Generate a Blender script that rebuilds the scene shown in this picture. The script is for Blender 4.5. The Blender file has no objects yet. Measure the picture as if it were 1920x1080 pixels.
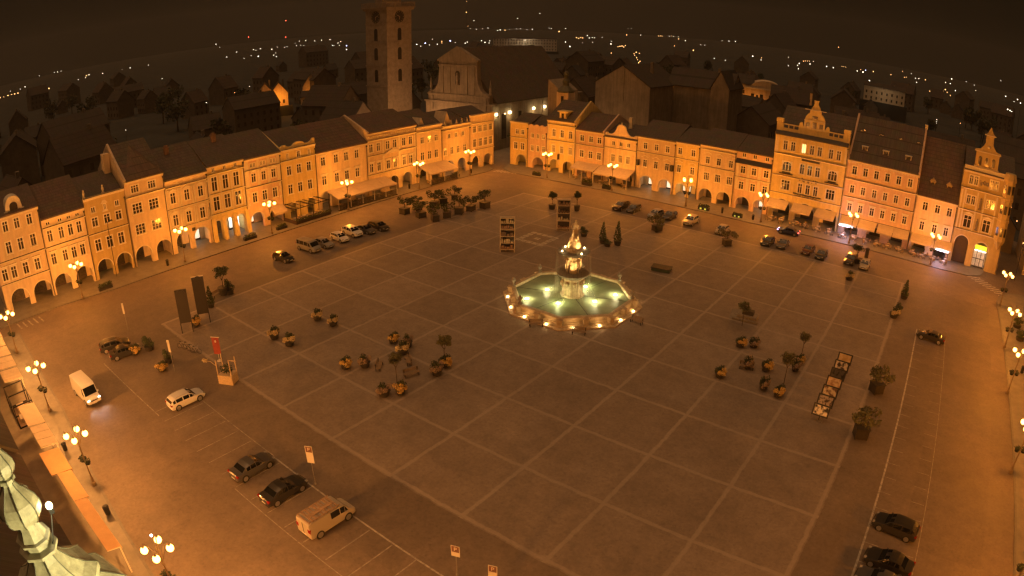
import bpy, bmesh, math, random
from mathutils import Vector, Matrix
random.seed(7)
PI = math.pi
R_ = math.radians
sc = bpy.context.scene
COL = sc.collection

# ------------------------------------------------------------------ camera (wide surveillance lens on the town hall tower)
cd = bpy.data.cameras.new('camera')
cam = bpy.data.objects.new('camera', cd); COL.objects.link(cam)
cd.type = 'PANO'
cd.panorama_type = 'FISHEYE_EQUISOLID'
cd.sensor_width = 36.0
cd.fisheye_lens = 1262.1239 / 1920 * 36.0
cd.fisheye_fov = R_(180)
cd.clip_start = 0.1; cd.clip_end = 20000
CR = Vector((0.79461464, 0.60703121, 0.01003384))
CU = Vector((-0.24447952, 0.30481277, 0.92049929))
CF = Vector((-0.55571335, 0.73389528, -0.39061539))
CPOS = Vector((53.7627, -30.8561, 38.2237))
M = Matrix((CR, CU, -CF)).transposed().to_4x4(); M.translation = CPOS
cam.matrix_world = M
sc.camera = cam

def ray(u, v):                      # direction seen at a pixel of the 1920 x 1080 photograph
    x = (u - 960) / 1262.1239; y = (540 - v) / 1262.1239
    r = math.hypot(x, y); th = 2 * math.asin(r / 2); s = math.sin(th) / max(r, 1e-9)
    return CR * (x * s) + CU * (y * s) + CF * math.cos(th)
def gp(u, v, z=0.0):                # plan position at height z
    d = ray(u, v); t = (z - CPOS.z) / d.z
    p = CPOS + d * t
    return Vector((p.x, p.y, z))
def far(u, v, D):                   # point at plan distance D
    d = ray(u, v); t = D / math.hypot(d.x, d.y)
    return CPOS + d * t

# ------------------------------------------------------------------ world: light-polluted night sky
w = bpy.data.worlds.new('World'); sc.world = w; w.use_nodes = True
nt = w.node_tree; nt.nodes.clear()
wo = nt.nodes.new('ShaderNodeOutputWorld'); bg = nt.nodes.new('ShaderNodeBackground')
tcw = nt.nodes.new('ShaderNodeTexCoord'); nw = nt.nodes.new('ShaderNodeTexNoise'); nw.inputs['Scale'].default_value = 2.2; nw.inputs['Detail'].default_value = 4
rw = nt.nodes.new('ShaderNodeValToRGB'); rw.color_ramp.elements[0].position = .32; rw.color_ramp.elements[1].position = .72
rw.color_ramp.elements[0].color = (.0045, .0034, .0016, 1); rw.color_ramp.elements[1].color = (.0100, .0060, .0028, 1)
nt.links.new(tcw.outputs['Generated'], nw.inputs['Vector']); nt.links.new(nw.outputs['Fac'], rw.inputs['Fac']); nt.links.new(rw.outputs['Color'], bg.inputs['Color'])
bg.inputs['Strength'].default_value = 1.0
nt.links.new(bg.outputs[0], wo.inputs[0])
# faint town skyglow from overhead
sl = bpy.data.lights.new('skyglow', 'SUN'); sl.energy = 0.98; sl.color = (1.0, 0.50, 0.205); sl.angle = R_(70)
so = bpy.data.objects.new('skyglow', sl); COL.objects.link(so); so.rotation_euler = (R_(6), R_(-6), 0)

vs = sc.view_settings
vs.view_transform = 'Standard'; vs.look = 'None'; vs.exposure = 0.08; vs.gamma = 1.0
sc.cycles.use_denoising = True; sc.cycles.filter_width = 1.4
sc.cycles.max_bounces = 4; sc.cycles.diffuse_bounces = 2; sc.cycles.glossy_bounces = 2
sc.cycles.transmission_bounces = 3; sc.cycles.transparent_max_bounces = 8
sc.cycles.caustics_reflective = False; sc.cycles.caustics_refractive = False
sc.cycles.sample_clamp_indirect = 3.0

# ------------------------------------------------------------------ materials
MATS = {}
def mat(name, col, rough=0.7, metal=0.0, noise=0.0, nscale=1.5, spec=0.5, emit=None, es=0.0, coat=0.0, alpha=1.0, bump=0.0, bscale=20.0, dirt=0.0, trans=0.0):
    if name in MATS: return MATS[name]
    m = bpy.data.materials.new(name); m.use_nodes = True
    n = m.node_tree.nodes; l = m.node_tree.links
    b = n['Principled BSDF']
    b.inputs['Base Color'].default_value = (*col, 1); b.inputs['Roughness'].default_value = rough
    b.inputs['Metallic'].default_value = metal; b.inputs['Specular IOR Level'].default_value = spec
    b.inputs['Coat Weight'].default_value = coat; b.inputs['Alpha'].default_value = alpha
    b.inputs['Transmission Weight'].default_value = trans
    if emit:
        b.inputs['Emission Color'].default_value = (*emit, 1); b.inputs['Emission Strength'].default_value = es
    tc = n.new('ShaderNodeTexCoord')
    if noise > 0 or dirt > 0:
        nz = n.new('ShaderNodeTexNoise'); nz.inputs['Scale'].default_value = nscale; nz.inputs['Detail'].default_value = 6; nz.inputs['Roughness'].default_value = 0.65
        l.new(tc.outputs['Object'], nz.inputs['Vector'])
        cr = n.new('ShaderNodeValToRGB')
        a = 1 - noise
        cr.color_ramp.elements[0].position = 0.3; cr.color_ramp.elements[1].position = 0.7
        cr.color_ramp.elements[0].color = (*[c * a for c in col], 1); cr.color_ramp.elements[1].color = (*[min(1, c * (1 + noise * .5)) for c in col], 1)
        l.new(nz.outputs['Fac'], cr.inputs['Fac'])
        out = cr.outputs['Color']
        if dirt > 0:
            mp = n.new('ShaderNodeMapping'); mp.inputs['Scale'].default_value = (1.2, 1.2, .12)
            l.new(tc.outputs['Object'], mp.inputs['Vector'])
            n2 = n.new('ShaderNodeTexNoise'); n2.inputs['Scale'].default_value = 1.4; n2.inputs['Detail'].default_value = 5
            l.new(mp.outputs[0], n2.inputs['Vector'])
            r2 = n.new('ShaderNodeValToRGB'); r2.color_ramp.elements[0].position = .35; r2.color_ramp.elements[1].position = .62
            r2.color_ramp.elements[0].color = (1 - dirt, 1 - dirt, 1 - dirt, 1); r2.color_ramp.elements[1].color = (1, 1, 1, 1)
            l.new(n2.outputs['Fac'], r2.inputs['Fac'])
            mx = n.new('ShaderNodeMixRGB'); mx.blend_type = 'MULTIPLY'; mx.inputs[0].default_value = 1
            l.new(out, mx.inputs[1]); l.new(r2.outputs['Color'], mx.inputs[2]); out = mx.outputs[0]
        l.new(out, b.inputs['Base Color'])
    if bump > 0:
        nb = n.new('ShaderNodeTexNoise'); nb.inputs['Scale'].default_value = bscale; nb.inputs['Detail'].default_value = 4
        l.new(tc.outputs['Object'], nb.inputs['Vector'])
        bp = n.new('ShaderNodeBump'); bp.inputs['Strength'].default_value = bump; bp.inputs['Distance'].default_value = 0.05
        l.new(nb.outputs['Fac'], bp.inputs['Height']); l.new(bp.outputs[0], b.inputs['Normal'])
    MATS[name] = m
    return m

def paving_mat():
    m = bpy.data.materials.new('granite_setts'); m.use_nodes = True
    n = m.node_tree.nodes; l = m.node_tree.links; b = n['Principled BSDF']
    tc = n.new('ShaderNodeTexCoord'); sp = n.new('ShaderNodeSeparateXYZ')
    nd = n.new('ShaderNodeTexNoise'); nd.inputs['Scale'].default_value = 0.9; nd.inputs['Detail'].default_value = 3
    l.new(tc.outputs['Object'], nd.inputs['Vector'])
    sub = n.new('ShaderNodeVectorMath'); sub.operation = 'SUBTRACT'; sub.inputs[1].default_value = (.5, .5, .5)
    l.new(nd.outputs['Color'], sub.inputs[0])
    scl = n.new('ShaderNodeVectorMath'); scl.operation = 'SCALE'; scl.inputs['Scale'].default_value = .35
    l.new(sub.outputs[0], scl.inputs[0])
    add = n.new('ShaderNodeVectorMath'); l.new(tc.outputs['Object'], add.inputs[0]); l.new(scl.outputs[0], add.inputs[1])
    l.new(add.outputs[0], sp.inputs[0])
    def math_(op, a, bb=None, c=None):
        q = n.new('ShaderNodeMath'); q.operation = op
        for i, x in enumerate((a, bb, c)):
            if x is None: continue
            if isinstance(x, (int, float)): q.inputs[i].default_value = x
            else: l.new(x, q.inputs[i])
        return q.outputs[0]
    def line(o, off):
        f = math_('PINGPONG', math_('ADD', o, off), 4.25)        # 0 on each grid line
        return math_('SUBTRACT', 1.0, math_('SMOOTH_MIN', 1.0, math_('MULTIPLY', math_('MAXIMUM', math_('SUBTRACT', f, .13), 0.0), 8.0), .1))
    lx = line(sp.outputs[0], 8.5 * 40); ly = line(sp.outputs[1], 8.5 * 40)
    g = math_('MAXIMUM', lx, ly)
    def inside(o, a, c): return math_('MULTIPLY', math_('GREATER_THAN', o, a), math_('LESS_THAN', o, c))
    msk = math_('MULTIPLY', inside(sp.outputs[0], -31.3, 51.35), inside(sp.outputs[1], -.35, 85.4))
    # outline of the paved field to the north
    eb = math_('MULTIPLY', inside(sp.outputs[0], -31.3, -30.8), inside(sp.outputs[1], -.35, 85.4))
    g = math_('MAXIMUM', math_('MULTIPLY', g, msk), eb)
    br = n.new('ShaderNodeTexNoise'); br.inputs['Scale'].default_value = 3.0; br.inputs['Detail'].default_value = 5
    l.new(tc.outputs['Object'], br.inputs['Vector'])
    brl = n.new('ShaderNodeTexNoise'); brl.inputs['Scale'].default_value = .07; brl.inputs['Detail'].default_value = 3; l.new(tc.outputs['Object'], brl.inputs['Vector'])
    brk = math_('MULTIPLY', math_('MULTIPLY', g, math_('ADD', math_('MULTIPLY', br.outputs['Fac'], .9), .35)), math_('MINIMUM', 1.0, math_('ADD', math_('MULTIPLY', brl.outputs['Fac'], 1.2), .25)))
    # sett pattern + wide stains
    vo = n.new('ShaderNodeTexVoronoi'); vo.inputs['Scale'].default_value = 5.5
    l.new(tc.outputs['Object'], vo.inputs['Vector'])
    st = n.new('ShaderNodeTexNoise'); st.inputs['Scale'].default_value = .11; st.inputs['Detail'].default_value = 9; st.inputs['Roughness'].default_value = .62
    l.new(tc.outputs['Object'], st.inputs['Vector'])
    hw = n.new('ShaderNodeHueSaturation'); hw.inputs['Saturation'].default_value = 0.0
    l.new(vo.outputs['Color'], hw.inputs['Color'])
    rb = n.new('ShaderNodeValToRGB')
    e = rb.color_ramp.elements; e[0].position = .3; e[0].color = (.195, .155, .122, 1); e[1].position = .72; e[1].color = (.285, .232, .185, 1)
    l.new(st.outputs['Fac'], rb.inputs['Fac'])
    mx0 = n.new('ShaderNodeMixRGB'); mx0.blend_type = 'OVERLAY'; mx0.inputs[0].default_value = .12
    l.new(rb.outputs['Color'], mx0.inputs[1]); l.new(hw.outputs['Color'], mx0.inputs[2])
    st2 = n.new('ShaderNodeTexNoise'); st2.inputs['Scale'].default_value = .55; st2.inputs['Detail'].default_value = 8; st2.inputs['Roughness'].default_value = .7
    l.new(tc.outputs['Object'], st2.inputs['Vector'])
    rs = n.new('ShaderNodeValToRGB'); rs.color_ramp.elements[0].position = .36; rs.color_ramp.elements[1].position = .64
    rs.color_ramp.elements[0].color = (.86, .845, .83, 1); rs.color_ramp.elements[1].color = (1.07, 1.06, 1.05, 1); l.new(st2.outputs['Fac'], rs.inputs['Fac'])
    mxs = n.new('ShaderNodeMixRGB'); mxs.blend_type = 'MULTIPLY'; mxs.inputs[0].default_value = 1; l.new(mx0.outputs[0], mxs.inputs[1]); l.new(rs.outputs[0], mxs.inputs[2]); mx0 = mxs
    fl_ = n.new('ShaderNodeVectorMath'); fl_.operation = 'SNAP'; fl_.inputs[1].default_value = (8.5, 8.5, 1000); l.new(tc.outputs['Object'], fl_.inputs[0])
    wn = n.new('ShaderNodeTexWhiteNoise'); l.new(fl_.outputs[0], wn.inputs['Vector'])
    mr = n.new('ShaderNodeMapRange'); mr.inputs[3].default_value = .90; mr.inputs[4].default_value = 1.07; l.new(wn.outputs['Value'], mr.inputs[0])
    mxw = n.new('ShaderNodeVectorMath'); mxw.operation = 'SCALE'; l.new(mx0.outputs[0], mxw.inputs[0]); l.new(mr.outputs[0], mxw.inputs['Scale']); mx0 = mxw
    fine = n.new('ShaderNodeTexNoise'); fine.inputs['Scale'].default_value = 2.6; fine.inputs['Detail'].default_value = 6; l.new(tc.outputs['Object'], fine.inputs['Vector'])
    mf = n.new('ShaderNodeMapRange'); mf.inputs[1].default_value = .3; mf.inputs[2].default_value = .7; mf.inputs[3].default_value = .92; mf.inputs[4].default_value = 1.07; l.new(fine.outputs['Fac'], mf.inputs[0])
    mxf = n.new('ShaderNodeVectorMath'); mxf.operation = 'SCALE'; l.new(mx0.outputs[0], mxf.inputs[0]); l.new(mf.outputs[0], mxf.inputs['Scale']); mx0 = mxf
    # ring road colour darkened against the inner field to offset strong lamplight
    mxr = n.new('ShaderNodeMixRGB'); mxr.blend_type = 'MULTIPLY'
    l.new(math_('SUBTRACT', 1.0, msk), mxr.inputs[0]); l.new(mx0.outputs[0], mxr.inputs[1]); mxr.inputs[2].default_value = (.74, .71, .66, 1)
    mx = n.new('ShaderNodeMixRGB'); l.new(brk, mx.inputs[0]); l.new(mxr.outputs[0], mx.inputs[1]); mx.inputs[2].default_value = (.36, .30, .24, 1)
    l.new(mx.outputs[0], b.inputs['Base Color'])
    rr = n.new('ShaderNodeMapRange'); rr.inputs[1].default_value = .3; rr.inputs[2].default_value = .7; rr.inputs[3].default_value = .62; rr.inputs[4].default_value = .85
    l.new(st.outputs['Fac'], rr.inputs[0]); l.new(rr.outputs[0], b.inputs['Roughness'])
    bp = n.new('ShaderNodeBump'); bp.inputs['Strength'].default_value = .12; bp.inputs['Distance'].default_value = .02
    l.new(vo.outputs['Distance'], bp.inputs['Height']); l.new(bp.outputs[0], b.inputs['Normal'])
    return m

def roof_mat(name, c):
    m = bpy.data.materials.new(name); m.use_nodes = True
    n = m.node_tree.nodes; l = m.node_tree.links; b = n['Principled BSDF']
    tc = n.new('ShaderNodeTexCoord')
    br = n.new('ShaderNodeTexBrick'); br.inputs['Scale'].default_value = 3.0
    br.inputs['Color1'].default_value = (*c, 1); br.inputs['Color2'].default_value = (*[x * .72 for x in c], 1); br.inputs['Mortar'].default_value = (*[x * .35 for x in c], 1)
    br.inputs['Mortar Size'].default_value = .02; br.inputs['Brick Width'].default_value = .6; br.inputs['Row Height'].default_value = .45
    mp = n.new('ShaderNodeMapping'); mp.inputs['Rotation'].default_value = (R_(50), 0, 0)
    l.new(tc.outputs['Object'], mp.inputs['Vector']); l.new(mp.outputs[0], br.inputs['Vector'])
    nz = n.new('ShaderNodeTexNoise'); nz.inputs['Scale'].default_value = .5; nz.inputs['Detail'].default_value = 8
    l.new(tc.outputs['Object'], nz.inputs['Vector'])
    mx = n.new('ShaderNodeMixRGB'); mx.blend_type = 'MULTIPLY'; mx.inputs[0].default_value = .6
    l.new(br.outputs['Color'], mx.inputs[1]); l.new(nz.outputs['Color'], mx.inputs[2])
    hs = n.new('ShaderNodeHueSaturation'); hs.inputs['Saturation'].default_value = .9; hs.inputs['Value'].default_value = 1.5; l.new(mx.outputs[0], hs.inputs['Color'])
    l.new(hs.outputs[0], b.inputs['Base Color']); b.inputs['Roughness'].default_value = .8
    return m

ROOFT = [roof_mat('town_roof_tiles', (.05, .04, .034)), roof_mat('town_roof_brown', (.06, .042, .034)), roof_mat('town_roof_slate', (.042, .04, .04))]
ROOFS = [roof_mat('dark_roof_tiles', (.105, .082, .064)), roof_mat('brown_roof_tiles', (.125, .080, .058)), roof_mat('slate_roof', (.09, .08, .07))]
def stucco(i, c): return mat('stucco_%s' % i, tuple(min(.8, x * 1.14) for x in c), .85, noise=.12, nscale=1.2, dirt=.14, bump=.15, bscale=30)
TRIM = mat('lime_trim', (.70, .63, .50), .8, noise=.12, nscale=2.5)
DARKTRIM = mat('dark_lead_and_shade', (.05, .047, .045), .6, noise=.2)  # dark lead parts, also the painted shade on cornice and course tops
GLASS = mat('night_window_glass', (.034, .028, .022), .10, spec=.7)
GLASS2 = mat('curtained_window_glass', (.085, .068, .05), .15, spec=.6, noise=.5, nscale=2)
FRAME = mat('painted_window_frame', (.80, .74, .62), .5)
LITWARM = mat('lit_warm_pane', (.8, .6, .3), .4, emit=(1, .62, .22), es=2.2)
LITWHITE = mat('lit_shop_pane', (.8, .8, .75), .4, emit=(1, .88, .66), es=.85, noise=.5, nscale=1.4)
WOODDARK = mat('dark_wood', (.06, .04, .028), .6, noise=.3, nscale=4)
METALD = mat('dark_iron', (.03, .03, .03), .45, metal=.6)
CANVAS = mat('awning_canvas', (.62, .50, .36), .85, noise=.12, nscale=1.2)
STONE = mat('pale_stone', (.52, .46, .36), .75, noise=.3, nscale=3, bump=.3)
DSTONE = mat('weathered_stone', (.26, .22, .17), .8, noise=.35, nscale=3, bump=.4)

# ------------------------------------------------------------------ mesh helpers
class MB:
    def __init__(s): s.v = []; s.f = []
    def add(s, vs, fs):
        o = len(s.v); s.v += [tuple(p) for p in vs]; s.f += [tuple(i + o for i in f) for f in fs]; return s
    def box(s, x0, x1, y0, y1, z0, z1, Mx=None):
        vs = [(x0, y0, z0), (x1, y0, z0), (x1, y1, z0), (x0, y1, z0), (x0, y0, z1), (x1, y0, z1), (x1, y1, z1), (x0, y1, z1)]
        if Mx is not None: vs = [Mx @ Vector(p) for p in vs]
        return s.add(vs, [(0, 3, 2, 1), (4, 5, 6, 7), (0, 1, 5, 4), (1, 2, 6, 5), (2, 3, 7, 6), (3, 0, 4, 7)])
    def quad(s, a, b, c, d): return s.add([a, b, c, d], [(0, 1, 2, 3)])
    def prismy(s, poly, y0, y1):        # polygon in x,z (counter-clockwise seen from -y), extruded in y
        n = len(poly)
        vs = [(x, y0, z) for x, z in poly] + [(x, y1, z) for x, z in poly]
        fs = [tuple(range(n)), tuple(range(2 * n - 1, n - 1, -1))] + [((i + 1) % n, i, i + n, (i + 1) % n + n) for i in range(n)]
        return s.add(vs, fs)
    def prismx(s, poly, x0, x1):        # polygon in y,z (counter-clockwise seen from +x), extruded in x
        n = len(poly)
        vs = [(x1, y, z) for y, z in poly] + [(x0, y, z) for y, z in poly]
        fs = [tuple(range(n)), tuple(range(2 * n - 1, n - 1, -1))] + [((i + 1) % n, i, i + n, (i + 1) % n + n) for i in range(n)]
        return s.add(vs, fs)
    def prismz(s, poly, z0, z1):        # polygon in x,y counter-clockwise from above
        n = len(poly)
        vs = [(x, y, z1) for x, y in poly] + [(x, y, z0) for x, y in poly]
        fs = [tuple(range(n)), tuple(range(2 * n - 1, n - 1, -1))] + [((i + 1) % n, i, i + n, (i + 1) % n + n) for i in range(n)]
        return s.add(vs, fs)
    def tube(s, pts, r, n=8):
        pts = [Vector(p) for p in pts]; rs = r if isinstance(r, (list, tuple)) else [r] * len(pts)
        o = len(s.v); vs = []
        for i, p in enumerate(pts):
            t = (pts[min(i + 1, len(pts) - 1)] - pts[max(i - 1, 0)]).normalized()
            a = t.orthogonal().normalized() if abs(t.z) < .99 else Vector((1, 0, 0))
            if abs(t.z) < .99: a = Vector((0, 0, 1)).cross(t).normalized()
            b = t.cross(a)
            for k in range(n):
                q = 2 * PI * k / n; vs.append(p + (a * math.cos(q) + b * math.sin(q)) * rs[i])
        fs = []
        for i in range(len(pts) - 1):
            for k in range(n):
                k2 = (k + 1) % n; fs.append((i * n + k, i * n + k2, (i + 1) * n + k2, (i + 1) * n + k))
        fs.append(tuple(range(n - 1, -1, -1))); fs.append(tuple((len(pts) - 1) * n + k for k in range(n)))
        return s.add(vs, fs)
    def lathe(s, prof, n=16, c=(0, 0), off=0.0, sx=1.0, sy=1.0):   # prof (r, z) bottom to top
        vs = []
        for r, z in prof:
            for k in range(n):
                q = 2 * PI * k / n + off; vs.append((c[0] + r * math.cos(q) * sx, c[1] + r * math.sin(q) * sy, z))
        fs = []
        for i in range(len(prof) - 1):
            for k in range(n):
                k2 = (k + 1) % n; fs.append((i * n + k, i * n + k2, (i + 1) * n + k2, (i + 1) * n + k))
        fs.append(tuple(range(n - 1, -1, -1))); fs.append(tuple((len(prof) - 1) * n + k for k in range(n)))
        return s.add(vs, fs)
    def ball(s, c, r, n=10, m=6, sz=1.0):
        prof = [(max(.001, math.sin(PI * i / m)) * r, c[2] - math.cos(PI * i / m) * r * sz) for i in range(m + 1)]
        return s.lathe(prof, n, (c[0], c[1]))
    def mesh(s, name, material, smooth=False, fix=False):
        me = bpy.data.meshes.new(name); me.from_pydata(s.v, [], s.f)
        if fix:
            bm = bmesh.new(); bm.from_mesh(me); bmesh.ops.recalc_face_normals(bm, faces=bm.faces); bm.to_mesh(me); bm.free()
        if material: me.materials.append(material)
        if smooth:
            for p in me.polygons: p.use_smooth = True
        me.update(); return me
    def build(s, name, material, parent=None, loc=(0, 0, 0), smooth=False, fix=False, rotz=0.0):
        return obj(name, s.mesh(name, material, smooth, fix), parent, loc, rotz)

def obj(name, me, parent=None, loc=(0, 0, 0), rotz=0.0):
    o = bpy.data.objects.new(name, me); COL.objects.link(o)
    o.parent = parent; o.location = loc; o.rotation_euler = (0, 0, rotz)
    return o
def tag(o, label=None, cat=None, group=None, kind=None):
    if label: o['label'] = label
    if cat: o['category'] = cat
    if group: o['group'] = group
    if kind: o['kind'] = kind
    return o
def thing(name, label, cat, loc=(0, 0, 0), rotz=0.0, group=None):
    o = bpy.data.objects.new(name, None); COL.objects.link(o); o.empty_display_size = .3
    o.location = loc; o.rotation_euler = (0, 0, rotz)
    return tag(o, label, cat, group)
def children(o): return [c for c in bpy.data.objects if c.parent == o]
KIDS = {}
def snapshot(o):                    # remember the tree of a prototype so that copies are quick
    KIDS[o.name] = [(c, [(g, []) for g in children(c)]) for c in children(o)]
    return o
def dup(src, loc, rotz=0.0, label=None, group=None, scale=None, swap=None):
    r = src.copy(); COL.objects.link(r); r.location = loc; r.rotation_euler = (0, 0, rotz)
    if label: r['label'] = label
    if group: r['group'] = group
    if scale: r.scale = scale if isinstance(scale, tuple) else (scale,) * 3
    for c, gs in KIDS[src.name]:
        k = c.copy(); COL.objects.link(k); k.parent = r
        if swap and k.type == 'MESH':
            key = k.name.split('.')[0]
            if key in swap:
                k.material_slots[0].link = 'OBJECT'; k.material_slots[0].material = swap[key]
        for g, _ in gs:
            q = g.copy(); COL.objects.link(q); q.parent = k
    return r
def struct(o): o['kind'] = 'structure'; return o
def point(parent, loc, power, col, radius=.1, kind='POINT', name='lamp_light'):
    l = bpy.data.lights.new(name, kind); l.energy = power; l.color = col; l.shadow_soft_size = radius
    o = bpy.data.objects.new(name, l); COL.objects.link(o); o.parent = parent; o.location = loc
    return o

# ------------------------------------------------------------------ ground, paving, pavements, markings
earth = mat('night_earth', (.034, .042, .044), .95, noise=.5, nscale=.05)
g = MB(); g.prismz([(math.cos(2 * PI * k / 64) * 2500, math.sin(2 * PI * k / 64) * 2500) for k in range(64)], -.5, -.16)
struct(g.build('ground', earth))
g = MB(); g.prismz([(-76, -62), (100, -62), (100, 135), (-52, 180), (-66, 180), (-76, 110)], -.15, 0)
struct(g.build('square_paving', paving_mat()))
pave = mat('pavement_slabs', (.205, .185, .155), .6, noise=.25, nscale=.7, bump=.12, bscale=6, dirt=0)
kerbm = mat('kerb_granite', (.16, .145, .125), .6, noise=.25, nscale=2)
def pavement(edge, back):
    """edge: kerb line; back: closing points.  kerbstones are a separate narrow course along the line"""
    m = MB(); m.prismz(edge + back, .001, .115); struct(m.build('pavement', pave, fix=True))
    k = MB()
    for (ax, ay), (bx, by) in zip(edge[:-1], edge[1:]):
        d = Vector((bx - ax, by - ay)); L = d.length; d /= L; nrm = Vector((-d.y, d.x)) * .14
        k.prismz([(ax - nrm.x, ay - nrm.y), (bx - nrm.x, by - nrm.y), (bx + nrm.x, by + nrm.y), (ax + nrm.x, ay + nrm.y)], .0015, .13)
    struct(k.build('kerb', kerbm, fix=True))
pavement([(-53.5, -60), (-53.2, -22), (-52.8, -10), (-51.2, 0), (-50.8, 25), (-51.2, 60), (-51.2, 88), (-50.5, 96), (-51.4, 99.4), (-54, 101.4), (-57, 102.2)], [(-66, 104), (-72, 104), (-72, -60)])
pavement([(-51.7, 130), (-51.7, 106), (-49.6, 101.6), (-46, 99.3), (-38, 98.9), (-12, 98.9), (16, 98.4), (43, 99.7), (58, 99.6), (64, 100.4), (66.6, 102.5), (67.5, 106), (68.5, 114)], [(68.5, 130)])
pavement([(98, 98.5), (77, 98), (73.2, 96.6), (70.8, 93.5), (69.9, 89.5), (70.4, 75), (70.9, 50), (71.5, 25), (72.2, -5), (72.8, -40)], [(98, -40)])
pavement([(46, -26), (22, -24), (5, -22.6), (-8, -21.5), (-19, -20.3), (-36, -19.9), (-48, -19.6)], [(-50.5, -30), (-50.5, -60), (46, -60)])

paint = mat('worn_road_paint', (.47, .43, .36), .6, noise=.6, nscale=2.2)
def strip(m, a, b, wd=.12, z=.004):
    a = Vector(a); b = Vector(b); d = (b - a).normalized(); n = Vector((-d.y, d.x)) * wd / 2
    m.quad((a.x - n.x, a.y - n.y, z), (b.x - n.x, b.y - n.y, z), (b.x + n.x, b.y + n.y, z), (a.x + n.x, a.y + n.y, z))
def marking(m): return struct(m.build('road_marking', paint))
FADED = mat('faded_paint', (.36, .32, .26), .75, noise=.6, nscale=2)
m = MB()                                            # bays on the west side
strip(m, (7, -5.9), (30, -6.3), .16); marking(m)
m = MB(); strip(m, (-10, -5.8), (6.5, -5.8), .1)
for i in range(12): strip(m, (-10 + i * 2.55, -11.2), (-10 + i * 2.55, -6.05 - (.0)), .09)
strip(m, (18.1, -11.4), (18.1, -6.2), .1)
for x in (20.95, 23.6, 26.2, 28.8): strip(m, (x, -11.2), (x, -6.35), .12)
strip(m, (8, -11.45), (33, -11.5), .09, .008)
strip(m, (-26.5, -11.6), (-9, -11.2), .12)
struct(m.build('road_marking', FADED))
m = MB()                                            # bays on the south side
strip(m, (55.4, 66), (56.5, -6), .2); marking(m); m = MB()
strip(m, (60.2, 66), (61.9, -6), .07)
for i in range(27):
    y = 63 - i * 2.62; strip(m, (55.55 + (63 - y) * .015, y), (56.9 + (63 - y) * .015, y), .08); strip(m, (58.8 + (63 - y) * .02, y), (60.2 + (63 - y) * .02, y), .07)
struct(m.build('road_marking', FADED))
m = MB()                                            # zebra crossings
for i in range(7): strip(m, (-49.5 + i * .95, 97.2 + i * .25), (-49.5 + i * .95 + .2, 99.6 + i * .1), .5)
for i in range(9):
    t = i / 8; x = 63.8 + t * 6.6; y = 99.9 - t * 6.3; strip(m, (x, y), (x + 2.9, y + 1.2), .45)
marking(m)
m = MB()
for i in range(5): strip(m, (-52.3 + i * .1, -19.0 + i * 1.0), (-49.4 + i * .1, -18.7 + i * 1.0), .3)
struct(m.build('road_marking', mat('faded_paint', (.29, .26, .21), .75, noise=.6, nscale=2)))
m = MB()                                            # painted game board beside the fountain
bx0, by0 = -13.6, 58.6
for i in range(5):
    for j in range(5):
        if i in (0, 4) or j in (0, 4) or (i == 2 and j in (2,)):
            m.quad((bx0 + i * 1.2, by0 + j * 1.2, .004), (bx0 + i * 1.2 + 1.0, by0 + j * 1.2, .004), (bx0 + i * 1.2 + 1.0, by0 + j * 1.2 + .95, .004), (bx0 + i * 1.2, by0 + j * 1.2 + .95, .004))
marking(m)

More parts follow.
